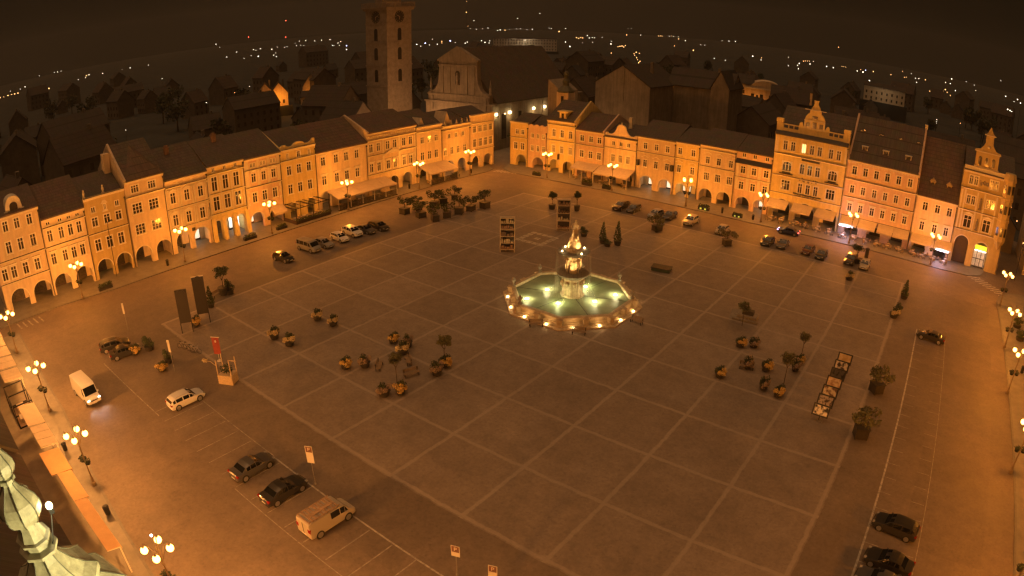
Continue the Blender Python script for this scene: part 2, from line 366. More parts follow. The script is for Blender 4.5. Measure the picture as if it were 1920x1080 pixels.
# ------------------------------------------------------------------ houses round the square
WIN = {}
def arch_pts(w, z0, zt, n=10):
    r = min(w / 2, zt - z0); zs = zt - r
    return [(w / 2 * math.cos(PI * k / n), zs + r * math.sin(PI * k / n)) for k in range(n + 1)]   # right to left
def win_meshes(w, h, style):
    """frame + pane, local origin at the centre of the opening; y<0 is outside"""
    key = (round(w, 2), round(h, 2), style)
    if key in WIN: return WIN[key]
    m = MB(); t = .15 if h > 1.2 else .09; y0 = -.075
    sty = style.split('+')
    if 'plain' not in sty:                          # plaster surround
        m.box(-w / 2 - t, -w / 2 + .003, y0, .03, -h / 2, h / 2); m.box(w / 2 - .003, w / 2 + t, y0, .03, -h / 2, h / 2)
        m.box(-w / 2 - t, w / 2 + t, y0 - .002, .03, h / 2 - .003, h / 2 + t)
        if 'hood' in sty:
            m.box(-w / 2 - .32, w / 2 + .32, -.27, .02, h / 2 + .36, h / 2 + .5); m.box(-w / 2 - .22, w / 2 + .22, -.13, .015, h / 2 + .2, h / 2 + .36)
        if 'ped' in sty:
            m.prismy([(-w / 2 - .38, h / 2 + .3), (w / 2 + .38, h / 2 + .3), (0, h / 2 + .78)], -.28, .02)
        if 'brow' in sty:
            pts = [(-w / 2 - .45, h / 2 + .62), (-w / 2 - .2, h / 2 + .62), (-.2, h / 2 + .9), (.2, h / 2 + .9), (w / 2 + .2, h / 2 + .62), (w / 2 + .45, h / 2 + .62)]
            for (ax, az), (bx, bz) in zip(pts[:-1], pts[1:]): m.prismy([(ax, az), (bx, bz), (bx, bz + .12), (ax, az + .12)], -.2, .02)
    m.box(-w / 2 - t - .05, w / 2 + t + .05, -.16, .03, -h / 2 - .12, -h / 2 + .003)     # sill
    if 'arch' in sty:                               # spandrels that round the head
        a = arch_pts(w, h / 2 - w / 2, h / 2, 10)
        half = [p for p in a if p[0] >= -1e-6]
        m.prismy([(w / 2 + .002, h / 2 - w / 2)] + [(w / 2 + .002, h / 2)] + [p for p in reversed(half)], -.03, .2)
        m.prismy([(-p[0], p[1]) for p in half] + [(-w / 2 - .002, h / 2)] + [(-w / 2 - .002, h / 2 - w / 2)], -.03, .2)
    f = .075; ya, yb = .04, .11                     # sash bars
    m.box(-w / 2, -w / 2 + f, ya, yb, -h / 2, h / 2); m.box(w / 2 - f, w / 2, ya, yb, -h / 2, h / 2)
    m.box(-w / 2 + f, w / 2 - f, ya, yb, h / 2 - f, h / 2); m.box(-w / 2 + f, w / 2 - f, ya, yb, -h / 2, -h / 2 + f)
    nb = 2 if 'tri' in sty else 1
    for k in range(nb):
        x = (k + 1) / (nb + 1) * w - w / 2; m.box(x - .055, x + .055, ya - .02, yb - .005, -h / 2 + f, h / 2 - f)
    if h > 1.2: m.box(-w / 2 + f, w / 2 - f, ya - .012, yb - .002, h * .19 - .04, h * .19 + .04)
    if 'grid' in sty:
        m.box(-w / 2 + f, w / 2 - f, ya - .01, yb - .003, -h * .16 - .03, -h * .16 + .03)
    p = MB(); p.box(-w / 2 + .01, w / 2 - .01, .085, .10, -h / 2 + .01, h / 2 - .01)
    WIN[key] = (m.mesh('window', FRAME), p.mesh('pane', GLASS), p.mesh('pane', LITWARM), p.mesh('pane', GLASS2))
    return WIN[key]

def wall_panel(m, x0, x1, z0, z1, holes, y=0.0, th=.34):
    xs = sorted({x0, x1, *[min(max(h[0], x0), x1) for h in holes], *[min(max(h[1], x0), x1) for h in holes]})
    zs = sorted({z0, z1, *[min(max(h[2], z0), z1) for h in holes], *[min(max(h[3], z0), z1) for h in holes]})
    for i in range(len(xs) - 1):
        run = None
        for j in range(len(zs) - 1):
            cx = (xs[i] + xs[i + 1]) / 2; cz = (zs[j] + zs[j + 1]) / 2
            solid = not any(h[0] < cx < h[1] and h[2] < cz < h[3] for h in holes)
            if solid: run = (zs[j] if run is None else run)
            if run is not None and (not solid or j == len(zs) - 2):
                ze = zs[j + 1] if solid else zs[j]
                m.quad((xs[i], y, run), (xs[i + 1], y, run), (xs[i + 1], y, ze), (xs[i], y, ze)); run = None
    for a, b, c, d in holes:
        m.quad((a, y, c), (a, y + th, c), (a, y + th, d), (a, y, d)); m.quad((b, y, d), (b, y + th, d), (b, y + th, c), (b, y, c))
        m.quad((a, y, d), (a, y + th, d), (b, y + th, d), (b, y, d)); m.quad((a, y + th, c), (a, y, c), (b, y, c), (b, y + th, c))

def arcade(m, x0, x1, zg, arches, th=.8, deep=4.2):
    """ground storey with round-headed openings (centre, width, top); piers of thickness th, walk behind"""
    x = x0
    for c, w, zt in sorted(arches):
        a, b = c - w / 2, c + w / 2
        if a > x + .01: m.quad((x, 0, 0), (a, 0, 0), (a, 0, zg), (x, 0, zg)); m.quad((a, th, 0), (x, th, 0), (x, th, zg), (a, th, zg))
        ap = [(c + px, pz) for px, pz in arch_pts(w, 0, zt, 12)][::-1]     # left to right
        for (p, q) in zip(ap[:-1], ap[1:]):
            m.quad((p[0], 0, p[1]), (q[0], 0, q[1]), (q[0], 0, zg), (p[0], 0, zg))
            m.quad((q[0], th, q[1]), (p[0], th, p[1]), (p[0], th, zg), (q[0], th, zg))
            m.quad((p[0], th, p[1]), (q[0], th, q[1]), (q[0], 0, q[1]), (p[0], 0, p[1]))
        zs = ap[0][1]
        m.quad((a, 0, 0), (a, th, 0), (a, th, zs), (a, 0, zs)); m.quad((b, 0, zs), (b, th, zs), (b, th, 0), (b, 0, 0))
        x = b
    if x < x1 - .01: m.quad((x, 0, 0), (x1, 0, 0), (x1, 0, zg), (x, 0, zg)); m.quad((x1, th, 0), (x, th, 0), (x, th, zg), (x1, th, zg))
    m.quad((x0, th, zg - .05), (x1, th, zg - .05), (x1, deep, zg - .05), (x0, deep, zg - .05))       # ceiling
    m.quad((x0, deep, 0), (x1, deep, 0), (x1, deep, zg), (x0, deep, zg))                             # back wall

HOUSES = {}; WMAT = {}
def house(key, side, s0, s1, h, label, col, rows, arches=(), zg=4.3, ridge=None, rd=8.0, roofi=0, courses=(), cornice=True, fw=(), lit=(), shops=(), depth=15.0, name='townhouse', parapet=None, quoins=False, chim=(), pipe=True, curt=()):
    c = (s0 + s1) / 2; W = s1 - s0 - .02; x0, x1 = -W / 2, W / 2
    if side == 'N': loc = (-58.14 + .03 * c, c, 0); rz = PI / 2 - math.atan(.03)
    else: loc = (c, 106.7, 0); rz = 0
    root = thing(name, label, 'house', loc, rz, 'houses round the square')
    HOUSES[key] = root
    holes = []; wins = []
    for ri, (zc, w, hh, ss, style) in enumerate(rows):
        for wi, s in enumerate(ss):
            q = s - c; holes.append((q - w / 2, q + w / 2, zc - hh / 2, zc + hh / 2)); wins.append((q, zc, w, hh, style, (ri, wi)))
    top = parapet if parapet else h
    wm = MB()
    wall_panel(wm, x0, x1, zg, top, holes)
    if arches: arcade(wm, x0, x1, zg, [(a - c, w, zt) for a, w, zt in arches])
    else: wm.quad((x0, 0, 0), (x1, 0, 0), (x1, 0, zg), (x0, 0, zg))
    rr = ridge if ridge else h + 1
    y2 = min(depth, 2 * rd)
    wm.add([(x0, 0, 0), (x0, y2, 0), (x0, y2, h), (x0, rd, rr), (x0, 0, h)], [(0, 4, 3, 2, 1)])
    wm.add([(x1, 0, 0), (x1, y2, 0), (x1, y2, h), (x1, rd, rr), (x1, 0, h)], [(0, 1, 2, 3, 4)])
    wm.quad((x1, y2, 0), (x0, y2, 0), (x0, y2, h), (x1, y2, h))
    if parapet:
        wm.quad((x1, .35, h - .3), (x0, .35, h - .3), (x0, .35, top), (x1, .35, top)); wm.quad((x0, 0, top), (x1, 0, top), (x1, .35, top), (x0, .35, top))
        wm.quad((x0, .35, h - .3), (x0, 0, h - .3), (x0, 0, top), (x0, .35, top)); wm.quad((x1, 0, h - .3), (x1, .35, h - .3), (x1, .35, top), (x1, 0, top))
    wmat = stucco(key, col); WMAT[key] = wmat
    wm.build('wall', wmat, root)
    for q, zc, w, hh, style, idx in wins:
        fr, pn, pl, pc = win_meshes(w, hh, style)
        f = obj('window', fr, root, (q, 0, zc))
        me = pl if idx in lit else (pc if (idx in curt or random.random() < .28) else pn)
        obj('pane', me, f)
    if cornice:
        tr = MB(); zt = top - .06
        tr.prismx([(.01, zt - .5), (.01, zt), (-.36, zt), (-.36, zt - .2), (-.2, zt - .26), (-.18, zt - .45)], x0, x1); tr.build('cornice', TRIM, root, fix=True)
        fl = MB(); fl.box(x0 - .005, x1 + .005, -.40, .0, zt + .002, zt + .05); fl.build('top_shade', DARKTRIM, root)  # dark strip that paints the unlit top of the cornice
    for a, w, zt in arches:                          # archivolts
        ap = [(a - c + px, pz) for px, pz in arch_pts(w, 0, zt, 12)]; ao = [(a - c + px, pz) for px, pz in arch_pts(w + .36, 0, zt + .18, 12)]
        n = 13; tr = MB(); y = (-.07, .01)
        tr.add([(p[0], yy, p[1]) for yy in y for p in ap + ao], [f for k in range(12) for f in ((k, k + 1, n + k + 1, n + k), (2 * n + k + 1, 2 * n + k, 3 * n + k, 3 * n + k + 1), (n + k, n + k + 1, 3 * n + k + 1, 3 * n + k), (k + 1, k, 2 * n + k, 2 * n + k + 1))] + [(0, n, 3 * n, 2 * n), (n - 1, 3 * n - 1, 4 * n - 1, 2 * n - 1)])
        tr.build('archivolt', TRIM, root, fix=True)
    for z in courses:
        tr = MB(); tr.prismx([(.011, z - .13), (.011, z + .1), (-.25, z + .1), (-.25, z + .04), (-.15, z - .13)], x0, x1); tr.build('string_course', TRIM, root, fix=True)
        fl = MB(); fl.box(x0 + .002, x1 - .002, -.28, .0, z + .102, z + .135); fl.build('top_shade', DARKTRIM, root)  # shade on top of the course, painted as a dark strip
    if quoins:
        for k in range(int((h - zg) / .62)):
            ww = .75 if k % 2 else .45; z = zg + k * .62
            for qa, qb in ((x0, x0 + ww), (x1 - ww, x1)): tr = MB(); tr.box(qa, qb, -.06, .01, z + .03, z + .59); tr.build('quoin', TRIM, root)
    if pipe:
        d = MB(); d.tube([(x1 - .12, -.12, .2), (x1 - .12, -.12, h - .7)], .07, 6); d.box(x1 - .25, x1 - .0, -.3, .0, h - .95, h - .65); d.build('downpipe', DARKTRIM, root)
    if ridge:
        rm = MB(); e = -.45 if not parapet else .36
        he = h - .02
        th = .22
        rm.prismx([(e, he - .1), (y2 + .3, he - .1), (y2 + .3, he + .05), (rd, rr + .12), (e, he + .12)], x0 + (.3 if 'L' in fw else -.0), x1 - (.3 if 'R' in fw else -.0))
        rf = rm.build('roof', ROOFS[roofi], root, fix=True)
        for (cx, cy, chh) in chim:
            zc = h + (rr - h) * (1 - abs(cy - rd) / rd); k = MB(); k.box(cx - .45, cx + .45, cy - .35, cy + .35, zc - .8, zc + chh); k.box(cx - .55, cx + .55, cy - .45, cy + .45, zc + chh, zc + chh + .15)
            k.box(cx - .35, cx - .05, cy - .2, cy + .2, zc + chh + .15, zc + chh + .5); k.box(cx + .05, cx + .35, cy - .2, cy + .2, zc + chh + .15, zc + chh + .5)
            k.build('chimney', mat('chimney_brick', (.26, .16, .11), .85, noise=.3, nscale=3), rf)
    for sd in fw:
        a, b = (x0 + .005, x0 + .4) if sd == 'L' else (x1 - .4, x1 - .005)
        f = MB(); f.prismx([(-.3, h - .35), (y2, h - .35), (y2, h + .45), (rd, rr + .5), (.0, h + .5), (-.3, h + .35)], a, b); f.build('firewall', wmat, root, fix=True)
    if arches:  # lanterns and fill lights added to brighten the arcades
        for a, w, zt in arches[::2]:
            la = MB(); la.tube([(a - c, 2.3, zg - .05), (a - c, 2.3, zg - .5)], .02, 5); la.ball((a - c, 2.3, zg - .65), .16, 8, 6)
            la.build('added_arcade_lamp', mat('added_lamp_glow', (.8, .6, .35), .4, emit=(1, .55, .18), es=2.5), root); point(root, (a - c, 2.3, zg - 1.0), 55, (1, .50, .16), .25, name='arcade_fill')
    for (s, w, hh, li) in shops:                     # shop windows and doors at the back of the arcade
        k = MB(); q = s - c; y = 4.2 if arches else 0
        k.box(q - w / 2 - .1, q + w / 2 + .1, y - .12, y - .01, .13, .5); k.box(q - w / 2 - .1, q - w / 2, y - .12, y - .01, .5, hh + .1); k.box(q + w / 2, q + w / 2 + .1, y - .12, y - .01, .5, hh + .1)
        k.box(q - w / 2 - .1, q + w / 2 + .1, y - .13, y - .01, hh, hh + .12); k.box(q - .04, q + .04, y - .11, y - .01, .5, hh)
        sf = k.build('shopfront', WOODDARK, root)
        g = MB(); g.box(q - w / 2, q + w / 2, y - .07, y - .04, .5, hh); g.build('shop_pane', LITWHITE if li else GLASS2, sf)
        if li: point(root, (q, y - 1.0, 2.2), 32, (1, .80, .52), .3, name='shop_light')
    return root
def islands(m):
    par = list(range(len(m.v)))
    def find(i):
        while par[i] != i: par[i] = par[par[i]]; i = par[i]
        return i
    for f in m.f:
        r = find(f[0])
        for i in f[1:]: par[find(i)] = r
    out = {}
    for f in m.f: out.setdefault(find(f[0]), []).append(f)
    res = []
    for fs in out.values():
        q = MB(); ix = {}
        for f in fs:
            for i in f:
                if i not in ix: ix[i] = len(q.v); q.v.append(m.v[i])
            q.f.append(tuple(ix[i] for i in f))
        res.append(q)
    return res
SPLIT = {'pilaster', 'half_column', 'hood', 'moulding', 'skylight', 'cornice_ornament', 'balcony_hood', 'frieze', 'gable_moulding', 'arch_moulding', 'pediment'}
def part(key, name, m, material, **kw):
    fx = kw.pop('fix', True)
    if name in SPLIT:
        for q in islands(m): o = q.build(name, material, HOUSES[key], fix=fx, **kw)
        return o
    return m.build(name, material, HOUSES[key], fix=fx, **kw)


# colours: plaster tones under the sodium light
CR1 = (.60, .48, .34); CR2 = (.68, .55, .39); YE = (.66, .53, .24); PK = (.62, .45, .33); OC = (.48, .37, .17); GR = (.50, .47, .40); DK = (.40, .30, .17)
# ---- north row (west to east)
house('L0', 'N', -19.4, -9.75, 15.9, 'westernmost house of the left row, three window rows and an arched roof dormer', CR1,
      [(6.4, 1.05, 2.0, [-18.2, -16.4, -14.1, -11.8], 'hood'), (10.6, 1.05, 2.0, [-16.4, -14.1, -11.7], 'x'), (14.15, 1.0, 1.75, [-16.3, -14.1, -11.7], 'x')],
      [(-16.4, 3.5, 3.45), (-11.9, 3.5, 3.45)], ridge=18.6, courses=(8.5, 4.75), roofi=1, shops=[(-16.4, 2.6, 3, 0), (-11.9, 2.6, 3, 0)])
house('L1', 'N', -9.7, -1.35, 13.4, 'low plain house under a tall dark roof, row of tiny attic windows below its eaves', CR2,
      [(6.3, .95, 1.95, [-8.6, -6.35, -4.6, -2.9], 'hood'), (10.3, .95, 1.95, [-8.5, -6.3, -4.5, -2.8], 'x'), (12.45, .8, .55, [-8.5, -6.2, -4.5, -2.8], 'plain')],
      [(-7.8, 3.3, 3.4), (-3.5, 3.3, 3.4)], ridge=18.0, courses=(8.4, 11.75), roofi=1, shops=[(-7.8, 2.4, 3, 0), (-3.5, 2.4, 3, 0)])
house('L2', 'N', -1.3, 6.7, 13.8, 'ochre house with pale window surrounds and small statues on its parapet', OC,
      [(6.15, 1.15, 2.05, [.2, 2.5, 4.8], 'x'), (10.25, 1.15, 1.6, [.3, 2.7, 5.0], 'x'), (12.4, .8, .95, [.3, 5.0], 'x'), (12.4, .5, 1.0, [2.6], 'x+arch')],
      [(.75, 3.0, 3.45), (4.6, 3.0, 3.45)], ridge=17.2, courses=(8.2,), parapet=14.7, shops=[(.75, 2.3, 3, 0), (4.6, 2.3, 3, 0)])
house('L3', 'N', 6.8, 14.65, 15.6, 'tall plain house with broad three-part windows and a steep gabled roof', CR1,
      [(6.65, 1.9, 1.85, [8.8, 12.15], 'tri+grid'), (10.45, 1.9, 1.85, [8.8, 12.15], 'tri+grid'), (13.95, 1.5, 1.35, [8.8, 12.2], 'tri')],
      [(8.65, 3.3, 3.5), (12.9, 3.1, 3.5)], ridge=21.2, courses=(12.6,), roofi=0, fw=('L',), rd=8.5, depth=17, shops=[(8.65, 2.5, 3, 0), (12.9, 2.4, 2.8, 0)], curt=((0, 0), (0, 1)))
house('L4', 'N', 14.7, 23.5, 13.9, 'richly ornamented house with pedimented windows between half columns', CR2,
      [(6.3, 1.05, 2.1, [16.1, 18.9, 21.8], 'ped'), (10.4, 1.05, 2.0, [16.1, 19.0, 21.9], 'ped'), (13.05, .3, .3, [17.3, 20.2], 'plain')],
      [(17.1, 3.0, 3.7), (21.1, 3.2, 3.7)], ridge=18.7, courses=(8.4, 12.4, 4.7), shops=[(17.1, 2.3, 3.1, 0), (21.1, 2.3, 3.1, 1)], chim=[(-1, 6.0, 1.2)])
house('L5', 'N', 23.55, 31.55, 14.5, 'house with tall dark windows above an arcade of tapered buttresses', YE,
      [(7.2, 1.3, 2.7, [25.0, 27.4, 29.8], 'x'), (10.95, 1.2, 2.7, [24.95, 27.35, 29.75], 'x'), (13.75, .7, .95, [25, 27.4, 29.8], 'plain')],
      [(24.75, 1.9, 3.95), (27.3, 1.9, 3.95), (29.85, 1.9, 3.95)], ridge=18.6, courses=(9.1, 12.85, 5.2), shops=[(24.75, 1.6, 3.2, 0), (27.3, 1.6, 3.2, 0), (29.85, 1.6, 3.2, 1)], chim=[(1.0, 6.3, 1.3)])
house('L6', 'N', 31.6, 40.0, 14.2, 'house with cornerstones and paired attic windows under the eaves', PK,
      [(6.35, 1.05, 1.95, [33.5, 35.8, 38.2], 'x'), (10.25, 1.0, 1.75, [33.6, 35.9, 38.2], 'ped'), (12.75, .5, .85, [33.25, 33.95, 35.55, 36.25, 37.85, 38.55], 'x')],
      [(33.6, 3.1, 3.35), (38.1, 3.2, 3.3)], ridge=18.2, courses=(8.4, 11.8), quoins=True, shops=[(33.6, 2.4, 3, 1), (38.1, 2.4, 2.8, 0)])
house('L7', 'N', 40.05, 48.55, 14.0, 'house with a scrolled parapet behind a timber terrace pergola', YE,
      [(6.1, 1.05, 1.95, [41.9, 44.3, 46.75], 'x'), (9.9, 1.05, 1.85, [41.9, 44.3, 46.75], 'x'), (12.85, .55, 1.1, [41.75, 47.0], 'x'), (12.85, .8, 1.25, [44.4], 'x+arch')],
      [(42.4, 2.0, 3.2), (46.7, 2.0, 3.2)], ridge=17.3, courses=(12.0,), parapet=14.4, fw=('L',), shops=[(42.4, 1.6, 2.6, 0), (46.7, 1.6, 2.6, 0)])
house('L8', 'N', 48.6, 62.1, 12.2, 'broad plain house with two rows of four pale-framed windows and a long roof', CR2,
      [(6.1, 1.1, 1.95, [50.4, 53.7, 56.4, 59.25], 'hood'), (10.15, 1.1, 1.8, [50.35, 53.7, 56.4, 59.25], 'hood')],
      [(50.75, 2.5, 3.8), (55.4, 3.2, 3.4), (59.9, 3.0, 3.4)], ridge=17.2, roofi=1, rd=8, shops=[(50.75, 1.9, 3, 0), (55.4, 2.4, 3, 0), (59.9, 2.4, 3, 0)])
house('L9', 'N', 62.15, 76.75, 14.1, 'long palace front with six window bays, bracketed cornice and a triangular pediment', CR1,
      [(6.2, 1.05, 1.95, [63.25, 65.4, 68.1, 70.15, 72.9, 74.95], 'hood'), (10.65, 1.05, 1.85, [63.3, 65.4, 68.1, 70.2, 72.9, 75.0], 'x')],
      [(64.6, 3.0, 3.3), (69.55, 2.8, 3.35), (73.7, 3.1, 3.4)], ridge=17.2, courses=(8.9, 12.3, 4.65), fw=('L',), roofi=1, shops=[(69.55, 2.0, 3, 0), (73.7, 2.2, 3, 0), (64.6, 2.2, 3, 0)])
house('L10', 'N', 76.8, 85.2, 12.4, 'plain pale house with a blank attic band above an orange awning', CR2,
      [(6.2, 1.1, 1.95, [78.7, 81.0, 83.25], 'plain'), (10.05, 1.1, 1.5, [78.7, 81.0, 83.3], 'plain')],
      [(79.0, 2.8, 3.3), (83.0, 2.8, 3.3)], ridge=16.2, parapet=13.4, courses=(12.0,), shops=[(79.0, 2.2, 3, 0), (83, 2.2, 3, 0)])
house('L11', 'N', 85.25, 95.1, 11.8, 'house with a row of small stone merlons along its parapet', CR1,
      [(6.05, 1.05, 1.8, [86.3, 88.6, 90.8, 93.2], 'plain'), (9.8, .85, 1.1, [87.6, 90.0, 92.5], 'x')],
      [(87.6, 3.0, 3.7), (92.0, 3.2, 3.7)], ridge=15.0, parapet=12.5, courses=(11.3,), shops=[(87.6, 2.4, 3.1, 1), (92.0, 2.4, 3.1, 0)], lit=())
house('L12', 'N', 95.15, 104.3, 12.4, 'corner house with three-part windows and a tall blank parapet at the far corner', CR2,
      [(6.65, 1.35, 2.1, [96.85, 99.0, 100.95, 103.0], 'tri'), (10.2, 1.35, 1.7, [96.8, 98.9, 100.85, 103.0], 'tri')],
      [(97.4, 3.2, 3.3), (101.8, 3.2, 3.3)], ridge=15.0, parapet=14.0, courses=(11.7, 4.8), shops=[(97.4, 2.4, 2.9, 0), (101.8, 2.4, 2.9, 0)])
# ---- east row (north to south)
house('R0', 'E', -51.5, -45.75, 11.0, 'narrow corner house with two window bays at the mouth of the side street', YE,
      [(5.3, 1.15, 1.8, [-49.7, -47.5], 'x'), (9.05, .95, 1.25, [-49.25, -47.5], 'x')],
      [(-47.9, 3.1, 3.1)], ridge=13.2, rd=6, parapet=11.7, courses=(7.5,), lit=(), shops=[(-47.9, 2.3, 2.7, 0)])
house('R1', 'E', -45.7, -39.95, 10.3, 'narrow pink house with a wavy battlemented parapet', PK,
      [(5.3, .8, 1.45, [-44.4, -42.65, -40.95], 'x'), (8.55, .8, 1.2, [-44.4, -42.7, -41.0], 'x')],
      [(-42.6, 3.4, 3.1)], ridge=13.0, rd=6, parapet=10.8, shops=[(-42.6, 2.5, 2.7, 0)], cornice=False)
house('R2', 'E', -39.9, -31.5, 13.3, 'taller house with round-headed top windows and a stone attic dormer', YE,
      [(6.0, .95, 1.85, [-37.9, -35.5, -33.0], 'tri'), (10.05, 1.0, 1.9, [-37.9, -35.5, -33.0], 'arch')],
      [(-37.6, 2.7, 3.35), (-33.6, 2.8, 3.3)], ridge=17.6, rd=7, courses=(8.15, 12.1), fw=('R',), shops=[(-37.6, 2, 2.8, 0), (-33.6, 2, 2.8, 0)])
house('R3', 'E', -31.45, -23.45, 11.8, 'house with a fresco-decorated front and pale framed windows above the first awning', PK,
      [(5.9, 1.1, 1.75, [-29.7, -27.2, -24.85], 'x'), (9.75, 1.1, 1.5, [-29.7, -27.2, -24.85], 'x')],
      [(-29.5, 2.8, 3.2), (-25.4, 2.8, 3.2)], ridge=15.2, rd=7, courses=(8.1,), fw=('R',), roofi=1, shops=[(-29.5, 2.1, 2.7, 0), (-25.4, 2.1, 2.7, 0)])
house('R4', 'E', -23.4, -14.7, 11.2, 'house crowned by a curved bell-shaped gable with a small finial', CR2,
      [(6.15, .95, 1.8, [-21.0, -19.0, -17.0], 'tri'), (9.7, .8, 1.05, [-21.0, -19.0, -17.0], 'x')],
      [(-21.2, 2.7, 3.2), (-17.0, 2.7, 3.2)], ridge=13.6, rd=7, courses=(8.5, 10.9), cornice=False, shops=[(-21.2, 2.1, 2.8, 0), (-17.0, 2.1, 2.8, 0)])
house('R5', 'E', -14.65, -4.95, 12.4, 'cream house with eyebrow mouldings over its lower windows and a lit arcade shop', CR1,
      [(6.2, .95, 1.7, [-12.5, -9.7, -6.9], 'brow'), (10.3, .95, 1.5, [-12.6, -9.8, -7.0], 'x')],
      [(-12.0, 3.2, 3.25), (-7.2, 3.2, 3.25)], ridge=15.4, rd=7.5, courses=(8.75,), shops=[(-12.0, 2.4, 2.8, 1), (-7.2, 2.4, 2.8, 1)])
house('R6', 'E', -4.9, .95, 12.6, 'narrow yellow house two bays wide beside the lit arcade', YE,
      [(6.4, .95, 1.7, [-3.9, -.6], 'brow'), (10.45, .95, 1.5, [-3.9, -.65], 'x')],
      [(-3.2, 2.5, 3.1), (-.2, 2.0, 3.1)], ridge=14.9, rd=7.5, courses=(8.75,), shops=[(-3.2, 1.9, 2.8, 1), (-.2, 1.4, 2.7, 0)])
house('R7', 'E', 1.0, 9.55, 12.9, 'house with eyebrow mouldings over the upper windows and two wide arches below', CR2,
      [(5.85, 1.25, 1.75, [2.9, 5.6, 8.4], 'tri'), (9.55, .95, 1.6, [2.9, 5.55, 8.4], 'brow')],
      [(3.0, 3.2, 3.05), (7.3, 3.2, 3.1)], ridge=15.6, rd=7.5, courses=(8.05, 11.9), shops=[(3.0, 2.4, 2.7, 0), (7.3, 2.4, 2.7, 0)])
house('R8', 'E', 9.6, 17.9, 12.9, 'striped pink and cream house with a sloping lead canopy below its attic windows', PK,
      [(5.4, 1.1, 1.7, [11.2, 13.9, 16.7], 'x'), (8.9, 1.1, 1.6, [11.3, 13.85, 16.65], 'x'), (12.15, .85, .9, [11.3, 13.8, 16.6], 'plain')],
      [(11.9, 3.2, 2.95), (15.6, 2.2, 2.95)], ridge=15.5, rd=7.5, courses=(7.2,), fw=(), shops=[(11.9, 2.4, 2.6, 0), (15.6, 1.8, 2.6, 1)], cornice=False)
house('R9', 'E', 17.95, 34.1, 18.5, 'large yellow hotel with five storeys, roof balustrade and a tall ornate gable', YE,
      [(7.45, .95, 2.1, [24.5, 26.25, 28.0], 'x'), (7.5, 1.9, 2.1, [21.2, 31.3], 'tri'),
       (11.6, 1.0, 2.1, [24.5, 26.2, 27.95], 'arch'), (11.55, 2.0, 2.0, [21.1, 31.3], 'tri+arch'), (15.95, .95, 1.95, [20.3, 22.0, 24.4, 26.2, 27.9, 30.4, 32.1], 'x')],
      [(20.9, 3.8, 4.4), (26.2, 4.2, 4.4), (31.5, 3.8, 4.4)], zg=5.2, ridge=23.5, rd=8, courses=(5.6, 14.0, 9.4), parapet=18.6, roofi=0, shops=[(20.9, 3, 3.2, 0), (26.2, 3, 3.2, 0), (31.5, 3, 3.2, 0)], lit={(4, 2)})
house('R10', 'E', 34.15, 49.95, 15.8, 'broad house with three rows of six windows under a huge dark roof with dormers', PK,
      [(5.95, .95, 1.65, [35.9, 38.3, 40.85, 43.2, 45.65, 48.15], 'hood'), (9.75, .95, 1.65, [35.9, 38.3, 40.8, 43.2, 45.6, 48.1], 'x'), (13.7, 1.0, 1.7, [35.9, 38.3, 40.7, 43.1, 45.6, 48.1], 'x')],
      [(37.0, 3.0, 3.0), (42, 3.0, 3.0), (47, 3.0, 3.0)], ridge=24.2, rd=8.5, depth=17, courses=(8.0, 11.7, 3.95), fw=('L', 'R'), roofi=0, shops=[(37, 2.4, 2.7, 0), (42, 2.4, 2.7, 0), (47, 2.4, 2.7, 0)])
house('R11', 'E', 50.0, 59.1, 11.9, 'low three-bay house under a very tall dark roof with two small gabled dormers', CR2,
      [(5.75, 1.0, 1.8, [52.1, 54.9, 57.5], 'hood'), (9.85, 1.1, 1.7, [52.1, 54.85, 57.5], 'x')],
      [(52.3, 3.0, 3.0), (57, 3.0, 3.0)], ridge=22.8, rd=9, depth=18, roofi=1, fw=(), shops=[(52.3, 2.4, 2.7, 0), (57, 2.4, 2.7, 0)])
house('R12', 'E', 59.15, 70.4, 19.3, 'ornate corner house with pedimented windows, statue niches and a stepped gable', OC,
      [(9.0, 1.7, 2.5, [61.7, 66.0], 'ped'), (13.45, .85, 1.8, [61.1, 62.15, 65.5, 66.6], 'x+arch'), (17.45, .85, 1.8, [61.0, 62.1, 65.6, 66.65], 'x+arch')],
      [(61.4, 3.1, 6.0), (65.95, 3.1, 5.6)], zg=6.8, ridge=23.0, rd=7, courses=(7.2, 11.3, 15.6), shops=[])

# ------------------------------------------------------------------ parts that only some houses have
def LX(key, s):                      # local x of a plan coordinate along the row
    o = HOUSES[key]; return s - (o.location.y if o.location.x < -54 else o.location.x)
def gable(key, pts, z0=None, y0=-.05, y1=.4, name='gable', m=None):
    mm = MB(); mm.prismy([(LX(key, s), z) for s, z in pts], y0, y1); return mm.build(name, m or WMAT[key], HOUSES[key], fix=True)
# L0 arched dormer
mm = MB(); xc = LX('L0', -14.1)
mm.prismy([(xc - 1.7, 16.0), (xc + 1.7, 16.0)] + [(xc + 1.45 * math.cos(PI * k / 10), 17.3 + 1.3 * math.sin(PI * k / 10)) for k in range(11)], .5, 3.4)
mm.box(xc - 1.9, xc - 1.2, .3, .6, 15.9, 16.4); mm.box(xc + 1.2, xc + 1.9, .3, .6, 15.9, 16.4)
d = part('L0', 'dormer', mm, TRIM); mm = MB(); mm.prismy([(xc - .75, 16.3), (xc + .75, 16.3)] + [(xc + .75 * math.cos(PI * k / 8), 17.0 + .6 * math.sin(PI * k / 8)) for k in range(9)], .42, .495); mm.build('pane', GLASS, d, fix=True)
